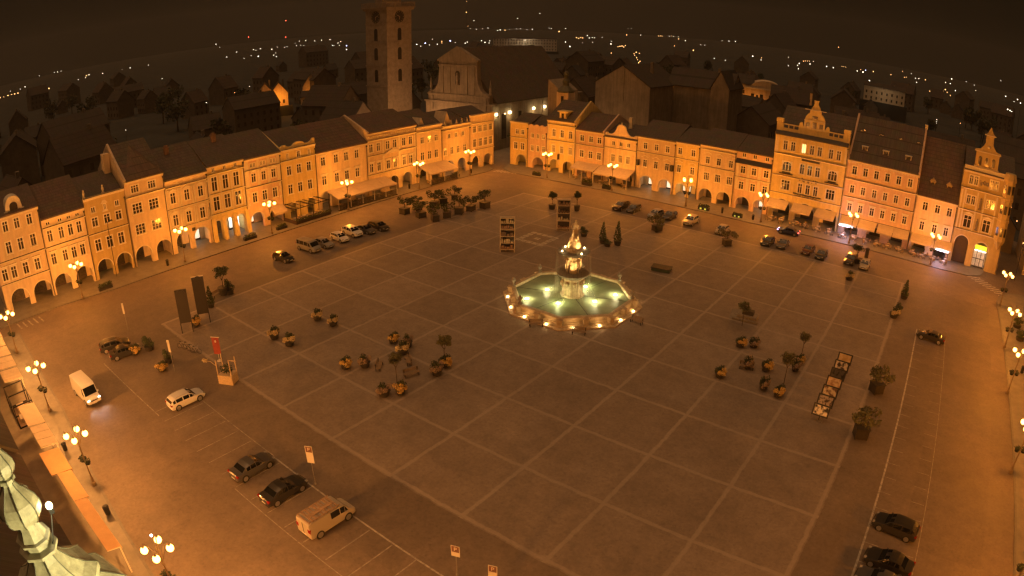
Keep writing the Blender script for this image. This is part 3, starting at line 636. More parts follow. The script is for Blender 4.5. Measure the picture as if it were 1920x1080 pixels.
# L2 parapet statues
for s in (-1.0, 2.7):
    mm = MB(); x = LX('L2', s); mm.lathe([(.28, 14.7), (.28, 14.95), (.16, 15.0), (.2, 15.3), (.24, 15.6), (.12, 15.85), (.09, 15.9), (.14, 16.0), (.13, 16.15), (.02, 16.25)], 8, (x, .15)); part('L2', 'statue', mm, STONE)
mm = MB(); x = LX('L2', 2.55); mm.box(x - .55, x + .55, -.12, .01, 11.55, 11.85); mm.prismy([(x - .7, 13.0), (x + .7, 13.0), (x + .25, 13.6), (x - .25, 13.6)], -.14, .01); part('L2', 'niche_frame', mm, TRIM)
mm = MB(); x = LX('L2', 2.2); mm.tube([(x, -1.4, .1), (x, -1.4, 9.2), (x + .1, -1.5, 10), (x + .6, -2.1, 10.3)], .06, 6); mm.box(x + .4, x + .8, -2.5, -2.0, 10.22, 10.36); part('L2', 'lamp_bracket', mm, METALD)
# L3 chimney block on the gable wall and side wall strip
mm = MB(); x = LX('L3', 6.5); mm.box(x - 1.2, x + .1, 6.6, 8.2, 13.5, 20.2); part('L3', 'chimney', mm, stucco('L3', CR1))
mm = MB(); xa = LX('L3', 11.0); xl = LX('L3', 7.3); xr = LX('L3', 14.6)
mm.add([(xl, -.45, 15.8), (xr, -.45, 15.8), (xa, 5.0, 19.7), (xa, 8.6, 21.2), (xl, 8.4, 21.2), (xr, 8.0, 18.5)], [(0, 1, 2), (0, 2, 3, 4), (1, 5, 3, 2), (0, 4, 5, 1), (4, 3, 5)]); part('L3', 'hip_roof', mm, ROOFS[1])
# L4 half columns, busts over the arches
mm = MB()
for s in (14.95, 17.5, 20.4, 23.2):
    x = LX('L4', s)
    for z0, z1 in ((4.85, 8.15), (8.6, 12.1)):
        for dx in (-.24, .24):
            mm.lathe([(.22, z0), (.22, z0 + .25), (.16, z0 + .3), (.14, z1 - .4), (.22, z1 - .3), (.24, z1)], 8, (x + dx, -.02))
part('L4', 'half_column', mm, TRIM)
mm = MB(); x = LX('L4', 23.0); mm.lathe([(.3, 4.9), (.35, 5.1), (.2, 5.4), (.3, 6.0), (.26, 6.5), (.14, 6.7), (.17, 6.95), (.02, 7.15)], 10, (x, -.35)); part('L4', 'statue', mm, STONE)
mm = MB(); x = LX('L4', 19.2); mm.box(x - .35, x + .35, -.7, -.6, 3.6, 4.2); mm.tube([(x, 0, 4.2), (x, -.65, 4.2)], .03, 5); part('L4', 'hanging_sign', mm, DARKTRIM)
# L5 buttresses
for s in (23.75, 26.03, 28.58, 31.2):
    mm = MB(); x = LX('L5', s); mm.prismx([(-1.0, 0), (0, 0), (0, 4.6), (-.18, 4.5)], x - .36, x + .36); part('L5', 'buttress', mm, stucco('L5', YE))
mm = MB()
for s in (23.8, 26.2, 28.6, 31.2):
    x = LX('L5', s); mm.box(x - .2, x + .2, -.1, .01, 5.4, 12.6)
part('L5', 'pilaster', mm, TRIM)
mm = MB(); x = LX('L5', 30.2); mm.box(x - .4, x + .4, 2.6, 2.75, .8, 2.9); part('L5', 'screen', mm, mat('shop_screen', (.7, .7, .75), .3, emit=(.9, .92, 1), es=3.0))
# L6 stone panels between windows
mm = MB()
for s in (32.3, 34.75, 37.1, 39.4):
    x = LX('L6', s); mm.box(x - .3, x + .3, -.05, .01, 8.55, 13.6)
part('L6', 'pilaster', mm, TRIM)
mm = MB(); a, b = LX('L6', 36.6), LX('L6', 39.7); mm.prismx([(-1.9, 2.5), (-.01, 3.6), (-.01, 3.7), (-1.9, 2.6)], a, b); mm.box(a, b, -1.92, -1.88, 2.2, 2.58); part('L6', 'awning', mm, CANVAS)
# L7 scrolled parapet
P = [(40.1, 14.35)]
P += [(48.5, 14.35), (48.5, 15.5), (48.0, 15.5), (47.6, 15.0), (46.9, 14.75), (46.1, 14.8), (45.6, 15.2), (45.0, 15.4), (44.0, 15.4), (43.4, 15.1), (43.0, 14.75), (42.3, 14.7), (41.7, 14.9), (41.3, 15.2), (40.7, 15.2), (40.1, 14.9)]
gable('L7', P)
# L9 pediment and brackets
mm = MB(); a, b = LX('L9', 66.9), LX('L9', 71.4)
mm.prismy([(a, 8.95), (b, 8.95), ((a + b) / 2, 9.75)], -.45, .01); mm.prismy([(a - .2, 8.8), (b + .2, 8.8), (b + .2, 8.95), (a - .2, 8.95)], -.55, .01)
for k in range(22):
    x = LX('L9', 62.6 + k * .65); mm.box(x - .12, x + .12, -.24, .01, 13.0, 13.35)
for k in range(8):
    x = LX('L9', 63.6 + k * 1.75); mm.box(x - .3, x + .3, -.05, .01, 12.65, 12.9)
part('L9', 'pediment', mm, TRIM)
mm = MB()
for s in (62.5, 66.75, 71.5, 76.4):
    x = LX('L9', s); mm.box(x - .28, x + .28, -.08, .01, 4.8, 12.1)
part('L9', 'pilaster', mm, TRIM)
mm = MB(); x = LX('L8', 48.95)
# L10 tooth frieze below its first floor, dormer
mm = MB()
for k in range(11): x = LX('L10', 78.2 + k * .62); mm.box(x - .2, x + .2, -.1, .01, 4.35, 4.75)
part('L10', 'frieze', mm, TRIM)
mm = MB(); x = LX('L10', 80.4); mm.prismy([(x - .9, 13.2), (x + .9, 13.2), (x, 15.0)], 2.0, 5.0); part('L10', 'dormer', mm, stucco('L10', CR2))
# L11 merlons, side gable
for s in (86.6, 88.5, 90.4, 92.3, 94.2):
    mm = MB(); x = LX('L11', s); mm.box(x - .3, x + .3, .02, .33, 12.5, 12.95); mm.lathe([(.2, 12.95), (.22, 13.2), (.1, 13.45), (.14, 13.55), (.02, 13.75)], 8, (x, .17)); part('L11', 'merlon', mm, STONE)
mm = MB(); x = LX('L11', 88.6); mm.prismy([(x - 1.5, 12.0), (x + 1.5, 12.0), (x, 15.6)], 1.6, 5.5); part('L11', 'dormer', mm, stucco('L11', CR1))
# R1 wavy parapet
P = [(-45.65, 10.8), (-40.0, 10.8)]
w_ = []
for k in range(25):
    s = -40.0 - 5.65 * k / 24; w_.append((s, 11.05 + .42 * abs(math.cos(k / 24 * PI * 3.5))))
gable('R1', P + w_)
# R2 attic dormer
mm = MB(); x = LX('R2', -35.7); mm.prismy([(x - 1.35, 13.4), (x + 1.35, 13.4), (x + .95, 14.3), (x + .95, 15.4), (x - .95, 15.4), (x - .95, 14.3)], .4, 3.0); mm.box(x - 1.5, x + 1.5, .2, 2.8, 15.4, 15.7); d = part('R2', 'dormer', mm, stucco('R2', YE))
mm = MB(); mm.box(x - .35, x + .35, .34, .398, 13.9, 15.1); mm.build('pane', GLASS, d)
mm = MB()
for s in (-38.4, -35.6, -33.0):
    x = LX('R2', s); mm.box(x - .3, x + .3, -.05, .01, 12.45, 12.75)
for s in (-37.9, -35.5, -33.0):
    x = LX('R2', s); mm.box(x - .75, x + .75, -.24, .01, 7.35, 7.5)
for s in (-39.6, -31.8):
    x = LX('R2', s); mm.box(x - .22, x + .22, -.06, .01, 4.4, 12)
part('R2', 'cornice_ornament', mm, TRIM)
mm = MB(); x = LX('R2', -36.0); mm.box(x - .1, x + .1, -1.1, -.3, 3.6, 4.9); mm.tube([(x, 0, 5), (x, -1.1, 5)], .03, 5); part('R2', 'hanging_sign', mm, DARKTRIM)
# R3 relief scrolls
mm = MB()
for s in (-28.5, -26.1):
    for k in range(9):
        x = LX('R3', s + random.uniform(-.5, .5)); z = random.uniform(5.2, 6.7); mm.ball((x, .0, z), random.uniform(.1, .22), 7, 5)
mm.box(LX('R3', -30.9), LX('R3', -24.0), -.05, .01, 4.5, 4.62); mm.box(LX('R3', -30.9), LX('R3', -30.75), -.05, .01, 4.62, 7.6); mm.box(LX('R3', -24.15), LX('R3', -24.0), -.05, .01, 4.62, 7.6)
part('R3', 'relief', mm, TRIM)
# R4 bell gable
P = [(-23.3, 11.0), (-14.8, 11.0), (-14.8, 12.0), (-15.3, 12.1), (-15.8, 11.75), (-16.6, 11.75), (-17.3, 12.2), (-17.8, 13.0), (-18.0, 13.7), (-18.4, 14.1), (-19.1, 14.25), (-19.8, 14.1), (-20.2, 13.7), (-20.4, 13.0), (-20.9, 12.2), (-21.6, 11.75), (-22.4, 11.75), (-22.8, 12.1), (-23.3, 12.0)]
g4 = gable('R4', P)
mm = MB(); pp = [(LX('R4', s), z) for s, z in P[2:]]
for a, b in zip(pp[:-1], pp[1:]):
    mm.tube([(a[0], .17, a[1]), (b[0], .17, b[1])], .14, 6)
x = LX('R4', -19.1); mm.lathe([(.2, 14.2), (.22, 14.4), (.08, 14.5), (.16, 14.75), (.03, 15.0), (.03, 15.4)], 8, (x, .17)); mm.build('coping', TRIM, HOUSES['R4'], fix=True)
mm = MB(); mm.box(LX('R4', -19.5), LX('R4', -18.7), 4.5, 5.1, 12.6, 15.6); part('R4', 'chimney', mm, TRIM)
# R5 side brackets
for s in (-14.2, -5.5):
    mm = MB(); x = LX('R5', s); mm.box(x - .3, x + .3, -.9, -.05, 5.6, 6.9); part('R5', 'hanging_sign', mm, DARKTRIM)
# R8 striped storeys and lead canopy
mm = MB(); a, b = LX('R8', 9.65), LX('R8', 17.85); mm.prismx([(-.9, 10.35), (.0, 11.2), (.0, 11.3), (-.95, 10.5)], a, b); part('R8', 'canopy', mm, DARKTRIM)
mm = MB()
for s in (10.1, 12.6, 15.2, 17.5):
    x = LX('R8', s); mm.box(x - .35, x + .35, -.07, .01, 4.4, 10.3)
for s in (11.25, 13.85, 16.65):
    x = LX('R8', s); mm.box(x - .5, x + .5, -.09, .01, 6.75, 7.05)
part('R8', 'pilaster', mm, TRIM)
# R9 hotel: balustrade, corner piers, ornate gable, lettering band, lead roof over the cornice
mm = MB(); a, b = LX('R9', 18.0), LX('R9', 34.05)
mm.prismx([(-.95, 18.1), (.0, 18.1), (.0, 19.0), (-.95, 18.35)], a, b); part('R9', 'cornice_roof', mm, DARKTRIM)
mm = MB(); mm.box(a, b, -.05, .3, 18.6, 19.6)
for s0, s1 in ((19.4, 22.9), (29.4, 32.7)):
    x0, x1 = LX('R9', s0), LX('R9', s1); mm.box(x0, x1, .0, .28, 20.25, 20.5)
    for k in range(4): x = x0 + (x1 - x0) * k / 3; mm.box(x - .12, x + .12, .02, .26, 19.6, 20.25)
part('R9', 'balustrade', mm, stucco('R9', YE))
for s in (18.65, 33.4):
    mm = MB(); x = LX('R9', s); mm.box(x - .65, x + .65, -.12, .9, 18.7, 20.6); mm.box(x - .5, x + .5, -.05, .8, 20.6, 20.75); mm.box(x - .72, x + .72, -.2, .95, 20.75, 21.5); part('R9', 'corner_pier', mm, stucco('R9', YE))
S = lambda L: [(s, z) for s, z in L]
P = [(22.9, 19.55), (29.5, 19.55), (29.5, 21.0), (29.2, 21.4), (28.9, 21.3), (28.6, 20.6), (28.4, 20.6), (28.4, 22.0)]
P += [(26.2 + 2.2 * math.cos(q), 22.0 + 2.0 * math.sin(q)) for q in [PI * k / 16 for k in range(1, 6)]]
P += [(27.4, 24.0), (27.4, 24.3), (25.0, 24.3), (25.0, 24.0)]
P += [(26.2 + 2.2 * math.cos(q), 22.0 + 2.0 * math.sin(q)) for q in [PI * k / 16 for k in range(11, 16)]]
P += [(24.0, 22.0), (24.0, 20.6), (23.8, 20.6), (23.5, 21.3), (23.2, 21.4), (22.9, 21.0)]
g9 = gable('R9', P, y0=-.1, y1=.5)
P2 = [(25.15, 24.3), (27.25, 24.3), (27.1, 24.8), (26.75, 25.3), (26.6, 25.8), (26.75, 26.4), (26.2, 26.3), (25.65, 26.4), (25.8, 25.8), (25.65, 25.3), (25.3, 24.8)]
gable('R9', P2, y0=-.05, y1=.4, name='finial')
mm = MB()
for z in (20.3, 22.0, 24.25): mm.box(LX('R9', 23.9), LX('R9', 28.5), -.22, -.08, z, z + .14)
for s in (24.1, 25.3, 27.1, 28.3): x = LX('R9', s); mm.box(x - .12, x + .12, -.2, -.09, 20.45, 22.0)
part('R9', 'gable_moulding', mm, TRIM)
for s, w, z0, z1 in ((24.7, .8, 20.7, 21.6), (26.2, .9, 20.5, 21.8), (27.7, .8, 20.7, 21.6), (26.2, 1.2, 22.5, 23.1)):
    mm = MB(); x = LX('R9', s); mm.box(x - w / 2, x + w / 2, -.14, -.101, z0, z1); part('R9', 'gable_window', mm, GLASS2)
mm = MB(); mm.box(LX('R9', 23.2), LX('R9', 29.4), -.45, .01, 6.15, 6.35); mm.box(LX('R9', 24.2), LX('R9', 28.2), -.12, .01, 13.35, 13.75)
for s in (21.1, 31.3): mm.box(LX('R9', s - 1.5), LX('R9', s + 1.5), -.45, .01, 9.9, 10.05); mm.box(LX('R9', s - .9), LX('R9', s + .9), -.1, .01, 10.1, 10.35)
part('R9', 'balcony_hood', mm, DARKTRIM)
mm = MB()                               # raised lettering, too worn to read, in three words
for w0, n in ((23.6, 5), (25.4, 5), (27.2, 5)):
    for k in range(n):
        x = LX('R9', w0 + k * .29); hgt = (.32, .24, .3, .24, .34)[k]
        mm.box(x, x + .05, -.1, .01, 5.75, 5.75 + hgt); mm.box(x + .05, x + .19, -.1, .01, 5.75 + (k % 3) * .1, 5.81 + (k % 3) * .1)
        if k % 2: mm.box(x + .15, x + .19, -.1, .01, 5.75, 5.95)
part('R9', 'lettering', mm, DARKTRIM)
mm = MB()
for k in range(26):
    x = LX('R9', 24.2 + random.uniform(0, 4.0)); mm.ball((x, .0, 9.35 + random.uniform(-.35, .35)), random.uniform(.1, .24), 7, 5)
part('R9', 'relief', mm, DSTONE)
mm = MB()
for s in (20.3, 22.0, 24.4, 26.2, 27.9, 30.4, 32.1):
    x = LX('R9', s); mm.tube([(x + .55 * math.cos(PI * k / 8), -.05, 17.35 + .5 * math.sin(PI * k / 8)) for k in range(9)], .09, 6)
for s in (18.4, 33.7): x = LX('R9', s); mm.box(x - .35, x + .35, -.09, .01, 14.3, 17.8)
part('R9', 'arch_moulding', mm, TRIM)
for s in (21.0, 31.6):                  # small lit signs in the lunettes over the awnings
    mm = MB(); x = LX('R9', s)
    for k in range(6): mm.box(x - .9 + k * .3, x - .72 + k * .3, .1, .16, 3.55 + (k % 2) * .05, 3.9)
    part('R9', 'lit_sign', mm, mat('lit_letters', (.9, .8, .7), .4, emit=(1, .85, .65), es=1.6))
# R10 and R11 dormers
def dormer(key, s, zc, w, hgt, y, gab=False, m=None):
    mm = MB(); x = LX(key, s)
    mm.box(x - w / 2, x - w / 2 + .18, y, y + 2.2, zc - hgt / 2, zc + hgt / 2); mm.box(x + w / 2 - .18, x + w / 2, y, y + 2.2, zc - hgt / 2, zc + hgt / 2)
    mm.box(x - w / 2 - .1, x + w / 2 + .1, y - .1, y + 2.4, zc + hgt / 2, zc + hgt / 2 + .15); mm.box(x - w / 2, x + w / 2, y, y + .2, zc - hgt / 2, zc - hgt / 2 + .15)
    if gab: mm.prismy([(x - w / 2 - .3, zc + hgt / 2 + .15), (x + w / 2 + .3, zc + hgt / 2 + .15), (x, zc + hgt / 2 + .95)], y - .15, y + 3.0)
    d = part(key, 'dormer', mm, m or TRIM); mm = MB(); mm.box(x - w / 2 + .18, x + w / 2 - .18, y + .1, y + .14, zc - hgt / 2 + .15, zc + hgt / 2); mm.build('pane', GLASS2, d)
for s in (37.3, 41.9, 46.9): dormer('R10', s, 17.9, 1.3, 1.5, 1.7)
for s in (52.9, 56.6): dormer('R11', s, 14.1, 1.0, 1.2, 1.6, True, mat('dim_dormer', (.26, .21, .16), .85))
mm = MB()
for s in (36, 40.2, 44.6, 48.5):
    x = LX('R10', s); mm.box(x - .5, x + .5, 5.2, 5.6, 20.6, 21.6)
part('R10', 'skylight', mm, GLASS2)
mm = MB()
for k in range(24): x = LX('R10', 34.6 + k * .64); mm.box(x - .14, x + .14, -.26, .01, 15.05, 15.3)
part('R10', 'frieze', mm, TRIM)
mm = MB(); x = LX('R10', 49.7); mm.box(x - .35, x + .35, 8.2, 9.2, 24.3, 25.2); part('R10', 'chimney', mm, TRIM)
# R12: corner oriel, stepped gable, pilasters, niches with statues, door and lit shop
mm = MB(); x = LX('R12', 69.4)
prof = [(.15, 5.0), (.5, 5.6), (1.0, 6.4), (1.35, 7.0), (1.35, 10.9), (1.5, 11.0), (1.5, 11.3), (1.35, 11.4), (1.35, 15.2), (1.5, 15.3), (1.5, 15.7), (1.35, 15.8), (1.35, 19.0), (1.55, 19.1), (1.55, 19.5), (1.2, 20.6)]
mm.lathe(prof, 8, (x, -.1), PI / 8)
orl = part('R12', 'oriel', mm, stucco('R12', OC))
for z in (8.9, 13.4, 17.45):
    for q in (-PI / 2, -PI / 4 * 3, -PI / 4):
        k = MB(); k.box(-.32, .32, -.06, .02, z - .85, z + .85, Matrix.Translation((x + 1.25 * math.cos(q), -.1 + 1.25 * math.sin(q), 0)) @ Matrix.Rotation(q + PI / 2, 4, 'Z')); k.build('oriel_window', GLASS, orl)
P = [(61.2, 19.3), (66.3, 19.3), (66.3, 23.3), (66.7, 23.3), (66.5, 23.7), (65.5, 23.9), (64.9, 24.6), (64.6, 25.2), (64.6, 26.8), (64.9, 26.8), (64.3, 27.3), (64.0, 28.0), (63.75, 28.5), (63.5, 28.0), (63.2, 27.3), (62.6, 26.8), (62.9, 26.8), (62.9, 25.2), (62.6, 24.6), (62.0, 23.9), (61.0, 23.7), (60.8, 23.3), (61.2, 23.3)]
g12 = gable('R12', P, y0=-.05, y1=.6)
for s in (62.2, 63.7, 65.15):
    mm = MB(); x = LX('R12', s); mm.prismy([(x - .38, 20.7), (x + .38, 20.7)] + [(x + .38 * math.cos(PI * k / 8), 22.1 + .38 * math.sin(PI * k / 8)) for k in range(9)], -.1, -.051); w2 = part('R12', 'gable_window', mm, GLASS)
mm = MB(); x = LX('R12', 63.75); mm.lathe([(.1, 24.3), (.35, 24.4), (.35, 24.6), (.1, 24.7)], 10, (x, -.0))
for z in (20.3, 23.3, 26.75): mm.box(LX('R12', 61.0 if z < 25 else 62.5), LX('R12', 66.5 if z < 25 else 65.0), -.2, -.051, z, z + .16)
for s in (59.5, 60.2, 63.0, 64.6, 67.3): x2 = LX('R12', s); mm.box(x2 - .18, x2 + .18, -.12, .01, 7.4, 15.3)
mm.box(LX('R12', 59.2), LX('R12', 68.2), -.3, .01, 19.35, 20.2)
part('R12', 'moulding', mm, TRIM)
for z in (9.0, 13.2):
    mm = MB(); x = LX('R12', 63.85 if z > 10 else 63.9); mm.lathe([(.35, z - 1.3), (.4, z - 1.1), (.2, z - 1.0), (.26, z - .5), (.3, z), (.26, z + .5), (.12, z + .7), (.17, z + .95), (.02, z + 1.2)], 10, (x, -.2)); part('R12', 'statue', mm, DSTONE)
mm = MB()
for k in range(16): mm.ball((LX('R12', 62.9 + random.uniform(0, 1.9)), .0, 17.3 + random.uniform(-.4, .5)), random.uniform(.12, .26), 7, 5)
part('R12', 'relief', mm, DSTONE)
mm = MB(); x = LX('R12', 61.4); mm.prismy([(x - 1.5, .13), (x + 1.5, .13)] + [(x + px, pz) for px, pz in arch_pts(3.0, 0, 5.95, 12)], .85, .95); part('R12', 'door', mm, WOODDARK)
mm = MB(); x = LX('R12', 65.95)
mm.box(x - 1.5, x + 1.5, .7, .8, 3.7, 3.85)
for dx in (-1.5, -.62, .3, 1.2): mm.box(x + dx - .06, x + dx + .06, .7, .8, .13, 3.7)
for z in (.3, 1.9): mm.box(x - 1.5, x + 1.2, .71, .79, z, z + .14)
part('R12', 'shop_frame', mm, WOODDARK)
mm = MB(); mm.box(x - 1.45, x + 1.4, .82, .86, .3, 3.7); part('R12', 'shop_pane', mm, mat('poster_pane', (.5, .42, .32), .4, emit=(1, .78, .5), es=.22, noise=.6, nscale=1.6))
mm = MB(); mm.box(x - 1.35, x + 1.3, .3, .5, 3.85, 4.85); part('R12', 'lit_sign', mm, mat('yellow_lit_sign', (.8, .8, .1), .4, emit=(.95, .80, .03), es=.95))
mm = MB(); mm.box(x - 1.35, x + 1.3, .28, .5, 3.66, 3.84); part('R12', 'light_strip', mm, mat('white_strip', (.9, .9, .9), .4, emit=(1, .97, .9), es=3))
point(HOUSES['R12'], (x, -.9, 3.5), 40, (1, .93, .7), .2)

# ------------------------------------------------------------------ street lamps
SOD = (1.0, .30, .026)
GLOBE = mat('sodium_globe', (1, .8, .5), .3, emit=(1.0, .46, .10), es=9.0)
LAMPP = mat('lamp_post_paint', (.30, .22, .13), .5, metal=.2, noise=.2)
LEAFD = mat('dark_leaves', (.045, .06, .022), .7, noise=.5, nscale=3)
def leaves(m, c, rx, ry, rz, n, size, shell=.55, seed=0):
    rnd = random.Random(seed)
    for _ in range(n):
        while True:
            p = Vector((rnd.uniform(-1, 1), rnd.uniform(-1, 1), rnd.uniform(-1, 1)))
            if shell < p.length < 1.0 + rnd.uniform(0, .12): break
        q = Vector((c[0] + p.x * rx, c[1] + p.y * ry, c[2] + p.z * rz))
        a = Vector((rnd.gauss(0, 1), rnd.gauss(0, 1), rnd.gauss(0, 1))).normalized(); b = a.orthogonal().normalized(); b = (b + a.cross(b) * rnd.uniform(-1, 1)).normalized()
        s = size * rnd.uniform(.6, 1.3)
        m.quad(q - a * s, q + b * s * .55, q + a * s, q - b * s * .55)
    return m
def make_lamp():
    t = thing('street_lamp', 'x', 'street lamp')
    m = MB(); m.lathe([(.24, .1), (.26, .5), (.16, .6), (.14, 1.1), (.085, 1.2), (.075, 4.4), (.11, 4.45), (.11, 4.6), (.07, 4.7), (.055, 6.3), (.03, 6.5), (.018, 7.3)], 10); m.build('post', LAMPP, t, smooth=False)
    for k in range(4):
        q = PI / 4 + k * PI / 2; c, s = math.cos(q), math.sin(q)
        pts = [(0, 4.75), (.28, 5.25), (.42, 5.9), (.62, 6.35), (.86, 6.5), (1.02, 6.42)]
        m = MB(); m.tube([(r * c, r * s, z) for r, z in pts], .042, 6); m.lathe([(.1, 6.28), (.13, 6.34), (.05, 6.45), (.05, 6.55), (.01, 6.62)], 8, (1.02 * c, 1.02 * s)); m.build('arm', LAMPP, t)
        m = MB(); m.ball((1.02 * c, 1.02 * s, 6.0), .3, 14, 8); m.build('globe', GLOBE, t, smooth=True)
    for k in range(2):
        m = MB(); x = (-.42, .42)[k]; m.lathe([(.08, 2.75), (.26, 2.85), (.3, 3.05)], 8, (x, 0)); b = m.build('flower_basket', METALD, t)
        m = MB(); leaves(m, (x, 0, 3.2), .38, .38, .3, 90, .1, .3, k); m.build('plants', LEAFD, b)
    return snapshot(t)
LAMP0 = make_lamp()
lamp_rows = [('lamp beside the left row of houses', [(-51.9, -6.3, 'in front of the low house with tiny attic windows'), (-52.1, 14.3, 'in front of the tall house with three-part windows'), (-51.7, 33.3, 'before the house with cornerstones'), (-51.5, 52.3, 'at the near end of the long canvas awning'), (-51.6, 73.2, 'by the small awning with flower boxes'), (-51.2, 90.3, 'nearest the far corner on the left side')]),
             ('lamp beside the right row of houses', [(-35.1, 99.9, 'before the house with the attic dormer'), (-17.1, 99.7, 'by the two slanted cafe awnings'), (1.4, 99.5, 'before the lit arcade shops'), (18.4, 100.3, 'at the near edge of the hotel'), (37.8, 100.6, 'between the hotel awnings and a lit bar front'), (55.5, 100.4, 'before the low house with a tall dark roof')]),
             ('lamp along the right edge kerb', [(70.5, 87.4, 'by the zebra crossing at the ornate corner house'), (70.5, 68.4, 'beside dark planters on the right pavement'), (70.5, 53.1, 'farther down the right pavement, half cut off'), (70.7, 34.0, 'x'), (71.2, 15.0, 'x'), (71.6, -4.0, 'x')]),
             ('lamp along the lower left pavement', [(-40.6, -21.6, 'at the head of the awning row'), (-20.0, -21.9, 'beside the glazed terrace'), (-2.3, -22.4, 'beside the start of the long roof strip'), (16.9, -22.8, 'closest to the viewer by the copper turret'), (36.0, -23.5, 'x')])]
k = 0; LAMPL = {}
for base, lst in lamp_rows:
    for x, y, where in lst:
        lab = ('four-globe orange street ' + base.split(' ')[0] + ' ' + where) if where != 'x' else 'four-globe orange street lamp beyond the picture edge'
        rz = random.uniform(-.15, .15) + .3
        if k == 0: o = LAMP0; o.location = (x, y, .0); o.rotation_euler.z = rz; o['label'] = lab; o['group'] = 'four-globe street lamps round the square'
        else: o = dup(LAMP0, (x, y, 0), rz, lab, 'four-globe street lamps round the square')
        grp = base.split(' ')[-1]
        if grp not in LAMPL:
            LL = LAMPL[grp] = point(o, (0, 0, 5.75), 12300 * {'houses': .9, 'kerb': .85, 'pavement': 1.6}[grp], SOD if grp != 'pavement' else (1.0, .37, .075), .45).data; LL.use_nodes = True; ln = LL.node_tree
            em = next(q for q in ln.nodes if q.type == 'EMISSION'); fo = ln.nodes.new('ShaderNodeLightFalloff')
            fo.inputs['Strength'].default_value = 1.0; fo.inputs['Smooth'].default_value = 150.0; ln.links.new(fo.outputs['Quadratic'], em.inputs['Strength'])
        else:
            lo = bpy.data.objects.new('lamp_light', LAMPL[grp]); COL.objects.link(lo); lo.parent = o; lo.location = (0, 0, 5.75)
        k += 1
# ------------------------------------------------------------------ vehicles
TYRE = mat('tyre_rubber', (.015, .015, .015), .85); RIM = mat('alloy_rim', (.42, .42, .42), .35, metal=.7)
CARGLASS = mat('car_glass', (.008, .009, .01), .05, spec=.7); PLASTIC = mat('black_trim', (.02, .02, .02), .6)
HEAD = mat('headlamp_lens', (.32, .31, .29), .1, spec=.8); TAIL = mat('tail_lamp', (.30, .015, .012), .15); PLATE = mat('number_plate', (.75, .75, .72), .5)
def paint(name, c, metal=.0): return mat('paint_' + name, c, .28, metal=metal, coat=.7)
PAINTS = dict(black=paint('black', (.028, .027, .026)), white=paint('white', (.72, .71, .69)), silver=paint('silver', (.42, .42, .41), .5), grey=paint('grey', (.11, .11, .115), .4), blue=paint('blue', (.02, .035, .12), .2), red=paint('red', (.09, .016, .013)), beige=paint('beige', (.48, .43, .34)))
# (position along the length from the rear, half width, low edge, belt, roof) as fractions of length, half width and height
ST = {
 'hatch': [(0, .80, .24, .55, .58), (.02, .93, .17, .62, .66), (.09, .98, .15, .64, .90), (.2, 1, .14, .645, .975), (.36, 1, .14, .64, 1.0), (.52, 1, .14, .625, .975), (.62, 1, .14, .61, .83), (.72, .99, .14, .60, .635), (.86, .97, .14, .55, .585), (.95, .90, .17, .47, .50), (1, .72, .25, .38, .40)],
 'estate': [(0, .80, .24, .54, .57), (.015, .94, .17, .60, .65), (.07, .98, .15, .62, .88), (.15, 1, .14, .63, .97), (.36, 1, .14, .625, 1.0), (.55, 1, .14, .61, .97), (.645, 1, .14, .60, .82), (.74, .99, .14, .585, .615), (.87, .97, .14, .54, .57), (.96, .90, .17, .46, .49), (1, .72, .25, .37, .39)],
 'sedan': [(0, .80, .24, .56, .58), (.02, .92, .17, .62, .65), (.15, .97, .15, .645, .675), (.26, .99, .14, .645, .9), (.36, 1, .14, .64, .985), (.5, 1, .14, .63, .99), (.6, 1, .14, .615, .86), (.71, .99, .14, .60, .63), (.86, .97, .14, .55, .58), (.95, .90, .17, .47, .50), (1, .72, .25, .38, .40)],
 'suv': [(0, .80, .26, .54, .57), (.015, .95, .20, .60, .66), (.08, .99, .17, .62, .88), (.17, 1, .17, .63, .97), (.36, 1, .17, .63, 1.0), (.54, 1, .17, .62, .97), (.635, 1, .17, .61, .83), (.73, .99, .17, .60, .635), (.88, .97, .17, .575, .605), (.965, .92, .2, .5, .53), (1, .78, .27, .38, .4)],
 'van': [(0, .90, .2, .54, .93), (.012, .97, .15, .55, .97), (.05, 1, .14, .55, .99), (.2, 1, .14, .55, 1.0), (.45, 1, .14, .55, 1.0), (.66, 1, .14, .54, .985), (.76, 1, .14, .53, .93), (.87, .98, .14, .52, .56), (.94, .96, .14, .47, .5), (.985, .9, .16, .38, .41), (1, .78, .2, .3, .32)],
 'box': [(0, .96, .2, .5, .97), (.01, .98, .15, .5, .985), (.04, 1, .14, .5, 1.0), (.25, 1, .14, .5, 1.0), (.55, 1, .14, .5, 1.0), (.74, 1, .14, .49, .99), (.79, .99, .14, .48, .90), (.87, .97, .14, .46, .50), (.94, .95, .14, .42, .45), (.985, .9, .16, .36, .38), (1, .8, .2, .28, .3)],
}
DIM = dict(hatch=(4.15, 1.76, 1.48), estate=(4.6, 1.82, 1.48), sedan=(4.65, 1.82, 1.45), suv=(4.65, 1.9, 1.68), van=(5.0, 1.95, 1.95), box=(5.6, 2.0, 2.45))
